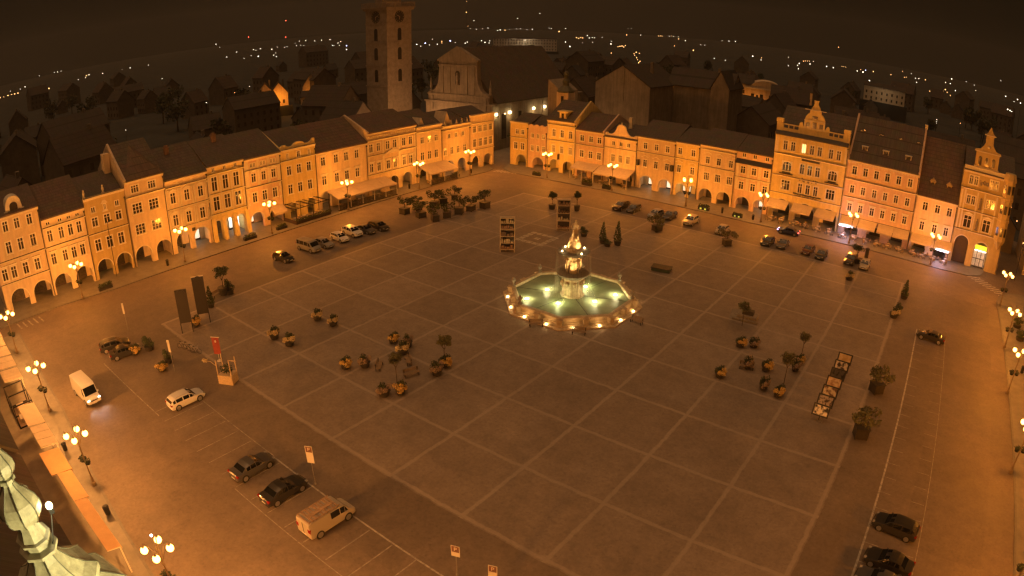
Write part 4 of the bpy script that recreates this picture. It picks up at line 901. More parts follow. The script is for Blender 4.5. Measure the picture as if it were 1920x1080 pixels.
def make_car(kind, pname, racks=False):
    L, Wd, H = DIM[kind]; st = ST[kind]; hw = Wd / 2
    t = thing('parked_car' if kind not in ('van', 'box') else 'parked_van', 'x', 'car' if kind not in ('van', 'box') else 'van')
    rings = []
    for xf, wf, zl, zb, zr in st:
        x = (xf - .5) * L; w_ = wf * hw; gh = zr - zb
        rw = w_ * (.94 if gh < .1 else (.80 if kind not in ('van', 'box') else .9))
        zrr = zr * H; crown = .02 if gh < .1 else .035
        rings.append([(x, w_ * .90, zl * H), (x, w_ * .985, zl * H + .09), (x, w_, (zl * .55 + zb * .45) * H), (x, w_ * .965, zb * H), (x, rw, zrr - crown), (x, rw * .55, zrr - .004), (x, 0, zrr)])
    m = MB(); n = 13
    for r in rings:
        half = r; full = [(p[0], -p[1], p[2]) for p in half[:-1]] + [half[-1]] + [(p[0], p[1], p[2]) for p in reversed(half[:-1])]
        m.v += full
    for i in range(len(rings) - 1):
        for k in range(n - 1): m.f.append((i * n + k, i * n + k + 1, (i + 1) * n + k + 1, (i + 1) * n + k))
        m.f.append((i * n + n - 1, i * n, (i + 1) * n, (i + 1) * n + n - 1))
    m.f.append(tuple(range(n))); m.f.append(tuple((len(rings) - 1) * n + k for k in range(n - 1, -1, -1)))
    m.build('body', PAINTS[pname], t, fix=True, smooth=False)
    def lerp(a, b, q): return Vector(a) * (1 - q) + Vector(b) * q
    def patch(mm, a, b, c, d, iu=.06, iv=.12, off=.014):     # inset quad lifted off the body
        a, b, c, d = map(Vector, (a, b, c, d)); nrm = (b - a).cross(d - a).normalized()
        def P(u, v): return a * (1 - u) * (1 - v) + b * u * (1 - v) + c * u * v + d * (1 - u) * v + nrm * off
        mm.quad(P(iu, iv), P(1 - iu, iv), P(1 - iu, 1 - iv), P(iu, 1 - iv))
    gi = [i for i, s in enumerate(st) if s[4] - s[3] > .12]
    g0, g1 = gi[0], gi[-1]
    for sgn in (1, -1):
        mm = MB()
        rng = range(g0, g1)
        if kind == 'box': rng = range(g1 - 1, g1)
        if kind == 'van': rng = range(4 if racks else 2, g1)
        fl = lambda p: (p[0], sgn * p[1], p[2])
        for i in list(rng) + [g1]:
            A, B = rings[i], rings[i + 1]
            if i == g1:
                a, b, c = fl(A[3]), fl(B[3]), fl(A[4])
                pts = [Vector(a) * .86 + Vector(b) * .05 + Vector(c) * .09, Vector(a) * .3 + Vector(b) * .6 + Vector(c) * .1, Vector(a) * .12 + Vector(b) * .05 + Vector(c) * .83]
                o = Vector((0, sgn * .016, .004)); mm.add([p + o for p in pts], [(0, 1, 2)])
                continue
            if sgn > 0: patch(mm, B[3], A[3], A[4], B[4])
            else: patch(mm, fl(A[3]), fl(B[3]), fl(B[4]), fl(A[4]))
        mm.build('side_window', CARGLASS, t)
    # windscreen
    A, B = rings[g1], rings[g1 + 1]; mm = MB()
    f = lambda p: (p[0], -p[1], p[2])
    for P0, P1, Q0, Q1 in ((A[4], A[6], B[4], B[6]), ):
        patch(mm, f(B[4]), B[4], A[4], f(A[4]), .04, .04, .03)
    if g1 - 1 >= 0 and st[g1][4] < .9:
        A2 = rings[g1 - 1]; patch(mm, f(A[4]), A[4], lerp(A[4], A2[4], .8), f(lerp(A[4], A2[4], .8)), .05, .0, .03)
    mm.build('windscreen', CARGLASS, t)
    mm = MB()
    if kind == 'sedan': patch(mm, rings[2][4], f(rings[2][4]), f(rings[3][4]), rings[3][4], .05, .06, .03)
    elif kind == 'van' and racks: mm.box(-L / 2 - .03, -L / 2, -.02, .02, .3 * H, .9 * H)
    elif kind == 'van':
        for s in (1, -1): mm.box(-L / 2 - .03, -L / 2 + .0, .06 * s if s > 0 else -hw * .75, hw * .75 if s > 0 else -.06, .56 * H, .86 * H)
    elif kind == 'box': mm.box(-L / 2 - .03, -L / 2, -.02, .02, .3 * H, .9 * H)
    else: patch(mm, rings[1][4], f(rings[1][4]), f(rings[2][4]), rings[2][4], .06, .1, .03)
    mm.build('rear_window', CARGLASS, t)
    wr = .33 if kind not in ('suv', 'van', 'box') else .36
    for xf in (.185, .805):
        for s in (-1, 1):
            x = (xf - .5) * L; y = s * (hw - .10)
            q = MB(); q.prismy([(x + (wr + .07) * math.cos(PI * 2 * k / 20), wr + (wr + .07) * math.sin(PI * 2 * k / 20)) for k in range(20)], s * hw * .9, s * (hw + .004)); q.build('wheel_arch', PLASTIC, t, fix=True)
            q = MB(); pr = [(wr - .05, -.1), (wr, -.08), (wr, .08), (wr - .05, .11)]; q.lathe(pr, 20)
            me = q.mesh('wheel', TYRE); me.transform(Matrix.Translation((x, y, wr)) @ Matrix.Rotation(PI / 2 * -s, 4, 'X')); wh = obj('wheel', me, t)
            q = MB()
            q.lathe([(.06, .08), (.06, .125)], 10)
            for k in range(5): q.box(.04, wr - .1, -.045, .045, .1, .122, Matrix.Rotation(k * 2 * PI / 5, 4, 'Z'))
            q.lathe([(wr - .12, .09), (wr - .09, .118), (wr - .07, .112)], 20)
            me = q.mesh('rim', RIM); me.transform(Matrix.Translation((x, y, wr)) @ Matrix.Rotation(PI / 2 * -s, 4, 'X')); obj('rim', me, wh)
    zf = st[-2][3] * H; xe = L / 2
    for s in (-1, 1):
        q = MB(); q.box(xe - .32, xe - .07, s * hw * .6 if s > 0 else -hw * .88, hw * .88 if s > 0 else -hw * .6, zf - .06, zf + .055); q.build('headlight', HEAD, t)
        zb = st[1][3] * H
        q = MB(); q.box(-xe - .012, -xe + .2, s * hw * .62 if s > 0 else -hw * .93, hw * .93 if s > 0 else -hw * .62, zb - (.16 if kind not in ('van', 'box') else .1), zb + (.03 if kind not in ('van', 'box') else .3)); q.build('tail_light', TAIL, t)
        q = MB(); mx = (st[g1][0] - .5) * L + .02 * L; q.box(mx - .05, mx + .12, s * hw if s > 0 else -hw - .17, hw + .17 if s > 0 else -hw, st[g1][3] * H, st[g1][3] * H + .14); q.build('mirror', PAINTS[pname], t)
    q = MB(); q.box(-xe - .02, -xe + .02, -.26, .26, .45 * zb, .45 * zb + .11); q.build('number_plate', PLATE, t)
    q = MB(); q.box(xe - .02, xe + .012, -.26, .26, .4, .51); q.build('number_plate', PLATE, t)
    q = MB(); q.box(xe - .06, xe + .01, -hw * .5, hw * .5, zf - .16, zf - .06); q.build('grille', PLASTIC, t); q = MB(); q.box(-xe + .0, -xe + .1, -hw * .8, hw * .8, st[1][2] * H, st[1][2] * H + .1); q.build('bumper', PLASTIC, t)
    if racks:
        q = MB()
        if kind == 'van':
            for k in range(9): q.box(-L * .47 + k * L * .075, -L * .47 + k * L * .075 + (.2 if k % 3 else .1), -hw * .84, hw * .84, H + .005, H + .07)
            q.box(-L * .46, L * .2, -hw * .84, -hw * .76, H + .07, H + .12); q.box(-L * .46, L * .2, hw * .76, hw * .84, H + .07, H + .12); q.box(-L * .40, L * .12, -hw * .3, hw * .1, H + .07, H + .1)
            q.build('roof_rack', mat('rusty_rack', (.42, .28, .17), .8, noise=.5, nscale=3), t)
        else:
            for s in (-1, 1): q.tube([(-L * .32, s * hw * .7, H - .03), (-L * .28, s * hw * .7, H + .05), (L * .05, s * hw * .7, H + .05), (L * .1, s * hw * .7, H - .05)], .02, 5)
            q.build('roof_rail', RIM, t)
    return snapshot(t)
PROTO = {}
def car(kind, col, x, y, deg, label, racks=False, group='cars parked round the square', z=.0):
    key = (kind, racks)
    if key not in PROTO:
        o = PROTO[key] = make_car(kind, col, racks)
        o.location = (x, y, z); o.rotation_euler.z = R_(deg); tag(o, label, None, group); return o
    return dup(PROTO[key], (x, y, z), R_(deg), label, group, swap={'body': PAINTS[col], 'mirror': PAINTS[col]})
# left row
car('hatch', 'black', -37.6, 26.4, 8, 'single black hatchback parked apart at the near end of the left car row')
car('van', 'silver', -38.2, 32.3, 4, 'tall silver people carrier second in the left car row')
car('hatch', 'silver', -37.6, 35.2, 2, 'silver hatchback parked tight beside the tall people carrier')
car('hatch', 'white', -37.8, 39.0, -3, 'small white hatchback fourth in the left car row')
car('suv', 'white', -38.3, 42.4, -3, 'large white off-roader between a white hatchback and dark cars')
car('sedan', 'grey', -37.6, 45.0, 0, 'dark grey saloon beside the large white off-roader', )
car('estate', 'black', -37.0, 47.8, 0, 'black estate at the far end of the left car row')
# left foreground
car('estate', 'black', -29.4, -8.6, 78, 'black estate parked on the left behind another black car', True)
car('sedan', 'black', -26.3, -8.2, 82, 'black saloon parked on the left beside an orange flower tub')
car('estate', 'white', -9.0, -7.4, 90, 'white estate parked alone by the timber crate planter', True)
car('sedan', 'grey', 7.0, -8.6, 92, 'dark saloon, upper one of the three cars below the white estate')
car('sedan', 'black', 12.0, -8.5, 91, 'dark saloon between another dark saloon and the pale van')
car('van', 'beige', 17.8, -8.2, 90, 'pale van with a rusty slatted roof rack parked in the lower left bays', True, 'vans')
v = car('box', 'white', -19.6, -16.6, 4, 'white delivery van driving with its headlights on', False, 'vans')
for c in children(v):
    if c.name.startswith('headlight'): c.material_slots[0].link = 'OBJECT'; c.material_slots[0].material = mat('headlamp_on', (1, 1, 1), .3, emit=(1, .86, .95), es=16)
for s in (-1, 1):
    l = point(v, (2.9, s * .7, .85), 110, (1, .9, .88), .08, 'SPOT', 'headlight_beam'); l.data.spot_size = R_(70); l.data.spot_blend = .7; l.rotation_euler = (0, R_(-72), 0)
# right row
E_ = [('suv', 'black', -8.4, 87.6, 'black off-roader, first in the right car row by the far corner'), ('hatch', 'grey', -5.6, 87.9, 'grey hatchback beside the first black off-roader'),
      ('hatch', 'silver', -.4, 87.6, 'silver hatchback partly behind a boxed tree'), ('hatch', 'grey', 2.3, 88.6, 'dark grey hatchback partly behind a boxed tree'),
      ('suv', 'beige', 7.2, 88.2, 'pale boxy car parked alone in the right row'), ('hatch', 'beige', 14.3, 87.0, 'pale hatchback beside a leafy boxed tree'),
      ('hatch', 'black', 23.8, 86.8, 'black hatchback, left of two cars below the blue moving car'), ('sedan', 'grey', 26.7, 87.6, 'grey saloon, right of two cars below the blue moving car'),
      ('hatch', 'red', 31.8, 87.5, 'red hatchback opposite the white lit bar front'), ('hatch', 'black', 34.6, 86.8, 'black hatchback close beside the red hatchback'),
      ('suv', 'black', 40.2, 88.2, 'black off-roader under a dark round tree'), ('hatch', 'beige', 43.1, 87.4, 'pale small car beside the dark round pillar')]
for kind, col, x, y, lab in E_: car(kind, col, x, y + .6, -90 + random.uniform(-6, 6), lab)
b = car('sedan', 'blue', 25.4, 97.0, 183, 'dark blue saloon driving past the hotel awnings with lights on', group='moving cars')
for c in children(b):
    if c.name.startswith('tail_light'): c.material_slots[0].link = 'OBJECT'; c.material_slots[0].material = mat('tail_on', (1, .2, .2), .3, emit=(1, .12, .1), es=5)
    if c.name.startswith('headlight'): c.material_slots[0].link = 'OBJECT'; c.material_slots[0].material = mat('headlamp_on2', (1, 1, 1), .3, emit=(.75, .5, 1), es=6)
# right side bays
car('sedan', 'black', 57.8, 63.4, 174, 'black saloon alone in the bays at the upper right')
car('estate', 'black', 58.6, 18.6, 173, 'black estate, upper car of three at the lower right edge')
car('sedan', 'black', 58.9, 13.7, 174, 'black saloon in the middle of three at the lower right edge')
car('sedan', 'grey', 58.7, 11.0, 174, 'dark car cut off by the bottom edge at lower right')

# ------------------------------------------------------------------ fountain
FC = Vector((8.6, 42.7)); N16 = 8
t = thing('fountain', 'large round stone fountain with lit green water and a tall statue column', 'fountain', (FC.x, FC.y, 0))
FST = mat('fountain_stone', (.50, .39, .25), .7, noise=.35, nscale=2.0, bump=.35, bscale=9)
off = PI / 8
m = MB(); m.lathe([(10.0, .004), (10.0, .16), (9.45, .16), (9.45, .32), (8.75, .32)], N16, off=off); m.build('step', FST, t, fix=True)
prof = [(8.75, .3), (8.75, .45), (8.6, .5), (8.5, .75), (8.62, .95), (8.85, 1.08), (8.9, 1.2), (8.75, 1.3), (8.25, 1.3), (8.15, 1.2), (8.15, .5)]
m = MB(); vs = []
for r, z in prof:
    for k in range(N16): q = 2 * PI * k / N16 + off; vs.append((r * math.cos(q), r * math.sin(q), z))
m.add(vs, [(i * N16 + k, i * N16 + (k + 1) % N16, (i + 1) * N16 + (k + 1) % N16, (i + 1) * N16 + k) for i in range(len(prof) - 1) for k in range(N16)])
m.build('basin_wall', FST, t, fix=True)
for k in range(16):
    q = 2 * PI * k / 16 + off; m = MB(); rp = 8.9 if k % 2 == 0 else 8.9 * .924 + .12
    Mx = Matrix.Translation((rp * math.cos(q), rp * math.sin(q), 0)) @ Matrix.Rotation(q, 4, 'Z')
    m.box(-.35, .28, -.33, .33, .1, 1.0, Mx); m.box(-.42, .36, -.42, .42, 1.0, 1.14, Mx); m.box(-.4, .42, -.4, .4, .1, .3, Mx); m.build('pedestal', FST, t)
WATER = mat('fountain_water', (.25, .28, .17), .5, spec=.12, noise=.35, nscale=.35, bump=.18, bscale=3.5)
m = MB(); m.prismz([(8.16 * math.cos(2 * PI * k / N16 + off), 8.16 * math.sin(2 * PI * k / N16 + off)) for k in range(N16)], .5, .92); m.build('water', WATER, t)
m = MB()
for k in range(6):
    q = 2 * PI * k / 6 + .35; m.box(1.6, 8.1, -.035, .035, .922, .94, Matrix.Rotation(q, 4, 'Z'))
m.build('pipe', METALD, t)
m = MB(); m.lathe([(1.75, .5), (1.75, 1.15), (1.55, 1.25), (1.45, 1.4), (1.4, 3.3), (1.55, 3.4), (1.6, 3.6), (1.4, 3.7)], 8, off=PI / 8); m.build('pier', FST, t)
for k in range(8):
    q = 2 * PI * k / 8; m = MB(); x, y = 1.45 * math.cos(q), 1.45 * math.sin(q)
    m.ball((x, y, 2.9), .32, 9, 7); m.ball((x * 1.12, y * 1.12, 2.55), .18, 7, 5); m.build('mask', FST, t, smooth=True)
m = MB(); m.lathe([(1.0, 3.6), (1.6, 3.7), (2.15, 4.0), (2.35, 4.25), (2.2, 4.3), (1.5, 4.15), (.5, 4.1)], 24); m.build('lower_bowl', DSTONE, t, fix=True)
m = MB(); m.lathe([(.55, 4.1), (.5, 4.5), (.38, 5.4), (.42, 6.6), (.6, 6.9)], 10); m.build('shaft', FST, t)
# figures: one skinned body, copied
def skin_body(name, V, Eg, Rr, mt, sub=1):
    me = bpy.data.meshes.new(name); me.from_pydata(V, Eg, []); o = bpy.data.objects.new('tmp', me); COL.objects.link(o)
    sk = o.modifiers.new('s', 'SKIN'); ss = o.modifiers.new('u', 'SUBSURF'); ss.levels = sub; ss.render_levels = sub
    for i, r in enumerate(Rr): me.skin_vertices[0].data[i].radius = (r, r)
    me.skin_vertices[0].data[0].use_root = True
    dg = bpy.context.evaluated_depsgraph_get(); m2 = bpy.data.meshes.new_from_object(o.evaluated_get(dg)); m2.name = name
    bpy.data.objects.remove(o); m2.materials.clear(); m2.materials.append(mt)
    for p in m2.polygons: p.use_smooth = True
    return m2
V = [(0, 0, 1.05), (0, 0, 1.3), (0, -.03, 1.6), (0, -.02, 1.85), (0, 0, 2.02), (.12, 0, .95), (.16, -.08, .52), (.17, .02, .06), (.2, -.14, .02), (-.12, 0, .95), (-.15, -.05, .52), (-.2, .03, .06), (-.22, -.12, .02), (.27, -.02, 1.75), (.5, -.04, 2.0), (.38, -.06, 2.3), (-.27, -.02, 1.75), (-.5, -.04, 2.0), (-.38, -.06, 2.3), (0, -.04, 2.22)]
Eg = [(0, 1), (1, 2), (2, 3), (3, 4), (0, 5), (5, 6), (6, 7), (7, 8), (0, 9), (9, 10), (10, 11), (11, 12), (3, 13), (13, 14), (14, 15), (3, 16), (16, 17), (17, 18), (4, 19)]
Rr = [.2, .19, .23, .2, .09, .15, .11, .07, .06, .15, .11, .07, .06, .1, .08, .06, .1, .08, .06, .14]
atl = skin_body('bearer_figure', V, Eg, Rr, FST)
for k in range(4):
    q = PI / 4 + k * PI / 2 + .3; obj('bearer_figure', atl, t, (1.0 * math.cos(q), 1.0 * math.sin(q), 4.45), q + PI / 2)
m = MB(); m.lathe([(.6, 6.7), (1.2, 6.8), (1.9, 7.0), (2.25, 7.28), (2.3, 7.4), (2.15, 7.4), (1.6, 7.2), (.6, 7.15)], 28); m.build('upper_bowl', DSTONE, t, fix=True)
m = MB(); m.lathe([(1.15, 7.1), (1.2, 7.5), (.95, 7.65), (.8, 7.9), (.9, 8.15), (.6, 8.3), (.5, 8.4)], 10); rnd = random.Random(3)
for k in range(16): q = rnd.uniform(0, 6.3); m.ball((.8 * math.cos(q), .8 * math.sin(q), rnd.uniform(7.4, 8.2)), rnd.uniform(.15, .3), 7, 5)
m.lathe([(1.0, 7.9), (.85, 8.5), (.6, 9.1), (.4, 9.6), (.28, 10.2)], 9)
for k in range(14): q = rnd.uniform(0, 6.3); u = rnd.uniform(0, 1); m.ball(((.75 - .35 * u) * math.cos(q), (.75 - .35 * u) * math.sin(q), 8.2 + u), rnd.uniform(.16, .3), 7, 5)
m.build('rock_base', FST, t)
V = [(0, 0, 1.0), (0, .02, 1.35), (.04, 0, 1.7), (.02, -.05, 1.95), (.02, -.1, 2.12), (.16, -.12, .85), (.22, -.42, .62), (.2, -.3, .1), (-.13, .05, .85), (-.2, .12, .45), (-.25, .2, .05), (.3, -.05, 1.75), (.42, -.35, 1.5), (.2, -.6, 1.3), (-.27, .0, 1.75), (-.4, -.3, 1.55), (-.12, -.6, 1.35), (.02, -.12, 2.34)]
Eg = [(0, 1), (1, 2), (2, 3), (3, 4), (4, 17), (0, 5), (5, 6), (6, 7), (0, 8), (8, 9), (9, 10), (2, 11), (11, 12), (12, 13), (2, 14), (14, 15), (15, 16)]
Rr = [.2, .19, .24, .12, .09, .15, .13, .09, .16, .12, .09, .11, .09, .07, .11, .09, .07, .15]
obj('hero_figure', skin_body('hero_figure', V, Eg, Rr, FST), t, (0, .1, 8.9), .6).scale = (1.45, 1.45, 1.25)
V = [(0, 0, .62), (.0, -.45, .75), (0, -.75, .98), (0, -.98, .92), (0, .45, .6), (.2, -.4, .4), (.2, -.5, .05), (-.2, -.4, .4), (-.2, -.5, .05), (.2, .45, .35), (.2, .5, .03), (-.2, .45, .35), (-.2, .5, .03), (0, .8, .75), (0, .9, 1.1)]
Eg = [(0, 1), (1, 2), (2, 3), (0, 4), (1, 5), (5, 6), (1, 7), (7, 8), (4, 9), (9, 10), (4, 11), (11, 12), (4, 13), (13, 14)]
Rr = [.24, .3, .27, .14, .24, .12, .09, .12, .09, .12, .09, .12, .09, .06, .05]
obj('lion_figure', skin_body('lion_figure', V, Eg, Rr, FST), t, (.28, -.35, 8.75), .6)
JET = mat('falling_water', (.85, .8, .65), .15, alpha=.075, spec=.5)
m = MB(); rnd = random.Random(5)
for k in range(26):
    q = 2 * PI * k / 26 + rnd.uniform(-.05, .05); r0 = 2.28; dr = rnd.uniform(.05, .22)
    pts = []
    for i in range(9):
        u = i / 8; pts.append(((r0 + dr * u ** .6) * math.cos(q), (r0 + dr * u ** .6) * math.sin(q), 7.36 - 6.4 * u ** 1.5))
    m.tube(pts, [.035 + .03 * i / 8 for i in range(9)], 5)
for k in range(8):
    q = 2 * PI * k / 8 + .2; m.tube([((1.5 + 1.9 * i / 6) * math.cos(q), (1.5 + 1.9 * i / 6) * math.sin(q), 2.7 + .35 * (i / 6) - 2.15 * (i / 6) ** 2) for i in range(7)], [.025 + .012 * i for i in range(7)], 5)
m.build('falling_water', JET, t)
# dwarf figures and vases on the rim
for (u, v_) in ((1014, 582), (990, 548), (1126, 522), (1160, 570)):
    pass
for q in (-1.96, -2.75, .39, 1.18, 1.96, 2.75):
    m = MB(); x, y = 8.45 * math.cos(q), 8.5 * math.sin(q)
    m.lathe([(.3, 1.29), (.32, 1.5), (.16, 1.6), (.14, 1.75), (.3, 2.0), (.36, 2.25), (.2, 2.32), (.12, 2.5), (.03, 2.62)], 10, (x, y)); m.build('vase', DSTONE, t)
BULB = mat('fountain_bulb', (1, .9, .7), .3, emit=(1, .74, .34), es=14)
BULBG = mat('fountain_bulb_green', (1, 1, .7), .3, emit=(.92, 1, .35), es=10)
WARMW = (1.0, .58, .20)
for k in range(16):                                # lamps on the step between the pedestals
    q = 2 * PI * (k + .5) / 16 + off; x, y = 9.02 * math.cos(q), 9.02 * math.sin(q)
    m = MB(); m.lathe([(.14, .16), (.16, .24), (.13, .3)], 10, (x, y)); m.build('ground_lamp', BULB, t)
    point(t, (x * .992, y * .992, .5), 30, WARMW, .08, name='ground_light')
for (u, v_, gr) in ((1026, 542.5, 0), (1098, 537, 1), (987.6, 559.7, 0), (1154, 552.5, 0), (1046.4, 568, 1), (1115, 565, 0)):
    p = gp(u, v_, .95) - Vector((FC.x, FC.y, 0)); m = MB(); m.lathe([(.28, .925), (.26, .95), (.16, .965)], 12, (p.x, p.y)); m.build('water_lamp', BULBG if gr else BULB, t)
    point(t, (p.x, p.y, 1.5), 230, (1, .86, .42) if not gr else (.95, .98, .4), .15, name='water_light')
def up_spot(x, y, z, tgt, pw):
    l = point(t, (x, y, z), pw, WARMW, .06, 'SPOT', 'statue_spot'); l.data.spot_size = R_(62); l.data.spot_blend = .6
    l.rotation_euler = (Vector(tgt) - Vector((x, y, z))).to_track_quat('-Z', 'Y').to_euler()
for q in (-2.2, -.4, 1.2, 2.9):
    x, y = 1.75 * math.cos(q), 1.75 * math.sin(q); m = MB(); m.ball((x, y, 7.5), .11, 8, 6); m.build('bowl_lamp', BULB, t)
    up_spot(x * 1.1, y * 1.1, 7.7, (0, 0, 9.3), 620)
for q in (-2.6, -1.2, .3, 1.9): up_spot(2.1 * math.cos(q), 2.1 * math.sin(q), 4.5, (0, 0, 5.9), 520)
# benches
BEN = mat('bench_slats', (.28, .20, .12), .6, noise=.3, nscale=5)
def make_bench():
    t = thing('bench', 'x', 'bench')
    m = MB()
    for k in range(4): m.box(-.95, .95, -.24 + k * .125, -.14 + k * .125, .43, .47)
    m.build('seat', BEN, t)
    m = MB()
    for k in range(3): m.box(-.95, .95, .26 + k * .03, .29 + k * .03, .55 + k * .13, .65 + k * .13)
    m.build('backrest', BEN, t)
    for s in (-.8, .8):
        m = MB(); m.box(s - .04, s + .04, -.24, -.17, 0, .43); m.box(s - .04, s + .04, .24, .3, 0, .9); m.box(s - .04, s + .04, -.24, .28, .38, .425); m.build('leg', METALD, t)
    return snapshot(t)
BENCH = make_bench()
bl = [(1005, 612, 'bench on the left of the fountain, facing its wall', .75), (1085, 627, 'bench directly in front of the fountain', .45), (1193, 606, 'bench on the right of the fountain', -.1), (712, 690, 'bench left of the small tree among flower tubs', 2.2), (765, 680, 'bench behind the small tree among flower tubs', -.6), (772, 705, 'bench right of the small tree among flower tubs', 1.2), (1399, 692, 'bench among the flower tubs on the right of the square', .3), (407, 556, 'bench beside the dark bushes near the black panels', 1.9)]
for i, (u, v_, lab, rz) in enumerate(bl):
    p = gp(u, v_)
    if i == 0: BENCH.location = p; BENCH.rotation_euler.z = rz; tag(BENCH, lab, None, 'benches on the square')
    else: dup(BENCH, p, rz, lab, 'benches on the square')

# ------------------------------------------------------------------ planters and trees
LEAF = mat('night_leaves', (.055, .075, .025), .7, noise=.55, nscale=2.5)
LEAFL = mat('pale_leaves', (.16, .15, .06), .7, noise=.5, nscale=2.5)
BARK = mat('bark', (.10, .075, .05), .85, noise=.4, nscale=6)
BOXD = mat('dark_planter', (.045, .038, .03), .6, noise=.3, nscale=3)
FLOY = mat('orange_blossom', (.74, .50, .14), .8, noise=.35, nscale=9)
FLOP = mat('pink_blossom', (.40, .30, .22), .8, noise=.5, nscale=9)
FLOW = mat('cream_blossom', (.72, .58, .32), .8, noise=.5, nscale=9)
def tree_boxed(seed, lf=None, bw=.85, h=3.4, rx=1.5, rz=1.0, n=420, size=.17):
    t = thing('boxed_tree', 'x', 'tree'); r = random.Random(seed)
    m = MB(); m.prismz([(-bw * .9, -bw * .9), (bw * .9, -bw * .9), (bw * .9, bw * .9), (-bw * .9, bw * .9)], .08, 1.15); m.box(-bw, bw, -bw, bw, 1.15, 1.28)
    for sx in (-1, 1):
        for sy in (-1, 1): m.box(sx * bw * .8 - .08, sx * bw * .8 + .08, sy * bw * .8 - .08, sy * bw * .8 + .08, 0, .08)
    m.build('planter_box', BOXD, t)
    m = MB(); m.tube([(0, 0, 1.2), (.04, .02, 1.7), (-.03, .0, h - 1.0), (0, 0, h - .3)], [.07, .06, .05, .03], 7)
    cl = []
    for k in range(9):
        q = r.uniform(0, 6.28); L = r.uniform(.5, 1.0); z0 = r.uniform(1.5, h - .9); e = (math.cos(q) * rx * L, math.sin(q) * rx * L, z0 + r.uniform(.3, 1.0)); cl.append(e)
        m.tube([(0, 0, z0), (e[0] * .5, e[1] * .5, z0 + (e[2] - z0) * .65), e], [.035, .025, .012], 5)
    m.build('trunk', BARK, t)
    m = MB()
    for i, e in enumerate(cl): leaves(m, e, rx * .42, rx * .42, rz * .42, n // 9, size, .1, seed * 31 + i)
    m.build('crown', lf or LEAF, t); return snapshot(t)
def standard(seed, rr=.95, h=3.0, box=True, lf=None, n=420):
    t = thing('round_headed_tree', 'x', 'tree')
    m = MB()
    if box: m.lathe([(.52, 0), (.6, .1), (.7, .85), (.76, .9), (.74, 1.0)], 12); m.build('planter_tub', BOXD, t)
    m = MB(); m.tube([(0, 0, .9 if box else 0), (.02, 0, h - rr)], [.05, .04], 7)
    for k in range(5): q = k * 1.256; m.tube([(0, 0, h - rr - .2), (.5 * rr * math.cos(q), .5 * rr * math.sin(q), h - .2 * rr)], [.03, .012], 5)
    m.build('trunk', BARK, t)
    m = MB(); rq = random.Random(seed)
    for k in range(27):
        q = rq.uniform(0, 6.28); e = rq.uniform(-.8, 1); u = rq.uniform(.35, .85) * rr; cr_ = math.sqrt(max(0, 1 - e * e))
        leaves(m, (u * cr_ * math.cos(q), u * cr_ * math.sin(q), h + u * e * .85), rr * rq.uniform(.25, .48), rr * rq.uniform(.25, .48), rr * rq.uniform(.2, .36), n // 8, .095, .2, seed * 13 + k)
    m.build('crown', lf or LEAF, t); return snapshot(t)
def tub(seed, fl, under=LEAFD, rr=.62):
    t = thing('flower_tub', 'x', 'flower tub')
    m = MB(); m.lathe([(.38, 0), (.44, .06), (.55, .55), (.62, .6), (.6, .68)], 12); m.build('tub', BOXD, t)
    m = MB(); rq = random.Random(seed)
    for k in range(6): leaves(m, (rq.uniform(-.4, .4), rq.uniform(-.4, .4), rq.uniform(.75, 1.25)), rq.uniform(.2, .42), rq.uniform(.2, .42), rq.uniform(.2, .5), 55, .1, .1, seed * 7 + k)
    m.build('plants', under, t)
    m = MB()
    for k in range(8): q = rq.uniform(-2.2, 1.6); leaves(m, (rr * .85 * math.cos(q), rr * .85 * math.sin(q), rq.uniform(.6, 1.0)), rq.uniform(.14, .34), rq.uniform(.14, .34), rq.uniform(.14, .34), 85, .085, .2, seed * 5 + k)
    m.build('blossoms', fl, t); return snapshot(t)
PR = random.Random(77)
def placer(proto):
    st = {'n': 0}
    def put(x, y, rz, lab, group, sc_=1.0):
        if st['n'] == 0:
            proto.location = (x, y, 0); proto.rotation_euler.z = rz; tag(proto, lab, None, group); proto.scale = (sc_,) * 3; o = proto
        else: o = dup(proto, (x, y, 0), rz, lab, group, (sc_ * PR.uniform(.8, 1.15), sc_ * PR.uniform(.8, 1.15), sc_ * PR.uniform(.82, 1.12)) if 'table' not in proto.name and 'chair' not in proto.name else sc_)
        st['n'] += 1; return o
    return put
put = placer(tree_boxed(1))
G_ = 'boxed trees clustered on the left of the square'
for i, (x, y, w_) in enumerate([(-40.2, 57.6, 'first of the back line'), (-35.9, 57.9, 'near end, in the front line'), (-32.1, 57.9, 'corner closest to the viewer'), (-32.0, 61.2, 'second in the front line'), (-31.6, 64.3, 'third in the front line'), (-31.2, 67.4, 'fourth in the front line'), (-30.2, 70.6, 'standing alone at the far right end'), (-40.1, 61.2, 'second of the back line'), (-39.5, 68.0, 'fourth of the back line'), (-39.4, 71.6, 'far end of the back line'), (-38.6, 64.5, 'third of the back line')]):
    put(x, y, i * 1.3, 'leafy tree in the cluster of boxed trees, ' + w_, G_)
put = placer(standard(4))
for x, y, lab in [(-19.2, 78.7, 'round-headed tree left of the far tall shelf frame'), (-14.7, 81.0, 'round-headed tree right of the far tall shelf frame'), (-33.0, 11.8, 'larger round-headed tree right of the black upright panels'), (-36.0, 9.0, 'smaller round-headed tree close beside the black upright panels'), (41.2, 89.6, 'dark round-headed tree behind a black off-roader on the right')]:
    put(x, y, random.uniform(0, 6), lab, 'round-headed trees in tubs', 1.15 if x == -33.0 or x > 40 else 1.0)
put = placer(standard(9, .95, 3.2, False, LEAFL, 380))
